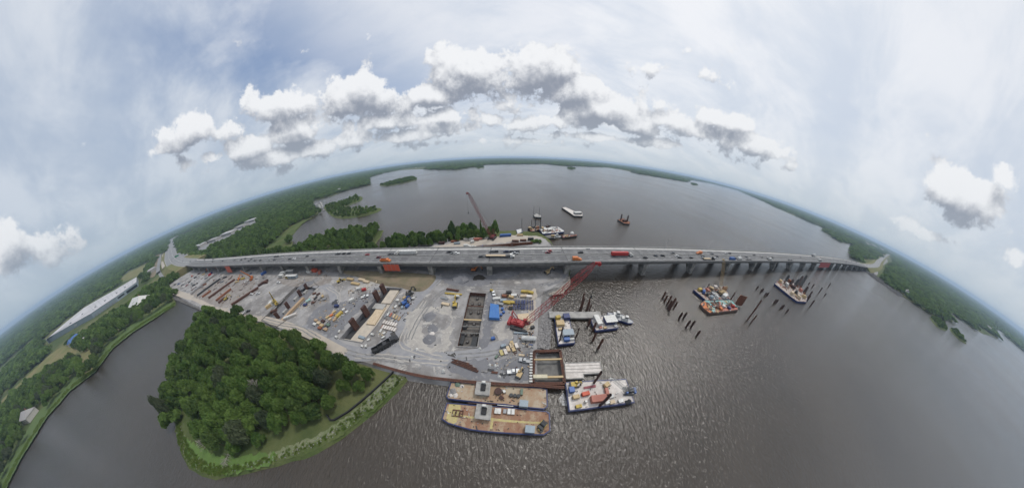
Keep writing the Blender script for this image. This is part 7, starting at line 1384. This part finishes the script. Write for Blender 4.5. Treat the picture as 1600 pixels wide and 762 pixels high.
for i, (px, py, L, W, h, a, lb) in enumerate(((236, 425, 60, 30, 8, .1, 'grey flat-roofed hall beside the fork at the left'), (192, 424, 90, 20, 7, .2, 'long grey shed behind the white warehouse'), (200, 420, 60, 18, 7, .2, 'second long shed behind the white warehouse'), (232, 459, 20, 12, 5, .5, 'grey-roofed workshop by the small lot left of the gate'), (246, 463, 16, 10, 5, .4, 'white-roofed workshop nearest the bay'), (312, 386, 50, 30, 8, .4, 'pale hall at the left end of the car park beyond the highway'), (335, 376, 60, 25, 7, .3, 'grey hall in the middle of the car park'), (358, 366, 60, 30, 8, .4, 'pale flat hall at the upper car park'), (378, 355, 50, 30, 7, .4, 'grey flat hall farther up the car park'), (394, 346, 55, 30, 8, .4, 'farthest white hall at the top of the car park'))):
    o = root('industrial_hall', lb, 'hall', (*at(px, py, LAND_Z), LAND_Z), a); MB().box(0, 0, 0, L, W, h).build('wall', M['conc'], o); MB().box(0, 0, h, L+.6, W+.6, .5).build('roof', M['roof'] if i % 2 else M['lightshingle'], o)
    for k in range(5): MB().box(-L*.4+k*L*.2, -W/2-.05, .2, L*.09, .2, h*.5).build('door', M['grey'], o)
for i, (px, py) in enumerate(((183, 404), (196.5, 399.5))):
    x, y = at(px, py, 8); o = root('water_tank', 'white tank rising from the woods at the far left, %s one' % ('left', 'right')[i], 'tank', (x, y, LAND_Z), 0, 'white tanks in the far left woods'); MB().cyl((0, 0, 0), (0, 0, 20), 22, n=24).build('shell', M['white'], o); MB().cyl((0, 0, 20), (0, 0, 25), 22, 4, 24).build('roof', M['white'], o)
for i, (px, py, w, h) in enumerate(((433, 303, 40, 75), (441, 301, 34, 60))):
    x, y = at(px, py-1, 5); o = root('tower_block', 'grey tower block on the horizon above the left woods, %s one' % ('left', 'right')[i], 'tower block', (x, y, LAND_Z), .3, 'far tower blocks'); MB().box(0, 0, 0, w, w*.6, h*.55).build('wall', M['conc'], o); MB().box(0, 0, h*.55, w+1, w*.6+1, 1).build('roof', M['shingle'], o)
    for k in range(6): MB().box(0, -w*.3-.1, 4+k*h*.085, w*.9, .3, 2).build('window', M['glass'], o)
# towns: far-off roofs, many and tiny
for grp, lst in (('left far town', [(455+i*14+random.uniform(-2, 2), 293-i*2.9+random.uniform(-.4, .8)) for i in range(14)]), ('right far town', [(1352+random.uniform(0, 42), 374+random.uniform(0, 18)) for i in range(14)]), ('shore houses', [(498, 324), (502, 322), (531, 298), (1416, 459), (1543, 513), (650, 262.5), (690, 261)])):
    for i, (px, py) in enumerate(sorted(lst)):
        if grp == 'right far town': py = 374+(px-1352)*.48+random.uniform(0, 6)
        x, y = at(px, py, 4); d = math.hypot(x, y); s = max(1, d/1500)*(.55 if grp == 'shore houses' else .8); 
        def fh():
            o = root('far_house', 'x', 'house'); MB().box(0, 0, 0, 26, 15, 12).build('wall', M['white'], o); r = MB().add([(-13.5, -8, 12), (13.5, -8, 12), (13.5, 8, 12), (-13.5, 8, 12), (-13.5, 0, 15), (13.5, 0, 15)], [(0, 1, 5, 4), (2, 3, 4, 5), (1, 2, 5), (3, 0, 4), (3, 2, 1, 0)]); r.build('roof', M['lightshingle'], o); return o
        place('fh', fh, (x, y, LAND_Z), random.uniform(0, 3), {'left far town': 'tiny pale building of the far town beyond the left woods, %s from left', 'right far town': 'tiny pale building behind the right bridge end, %s from left', 'shore houses': 'small white house on the far lake shore, %s from left'}[grp] % ORD[i], grp, (s, s, 1))
# marina boats, piled on the left shore
for i, (px, py) in enumerate(((496, 328), (500, 326), (504, 325), (507, 329), (488, 339))):
    o = put('tug3', tug_b(M['white'], 14), px, py, 'small white boat in the marina on the left shore, %s' % ORD[i], z=-.05, group='marina boats', cat='boat')
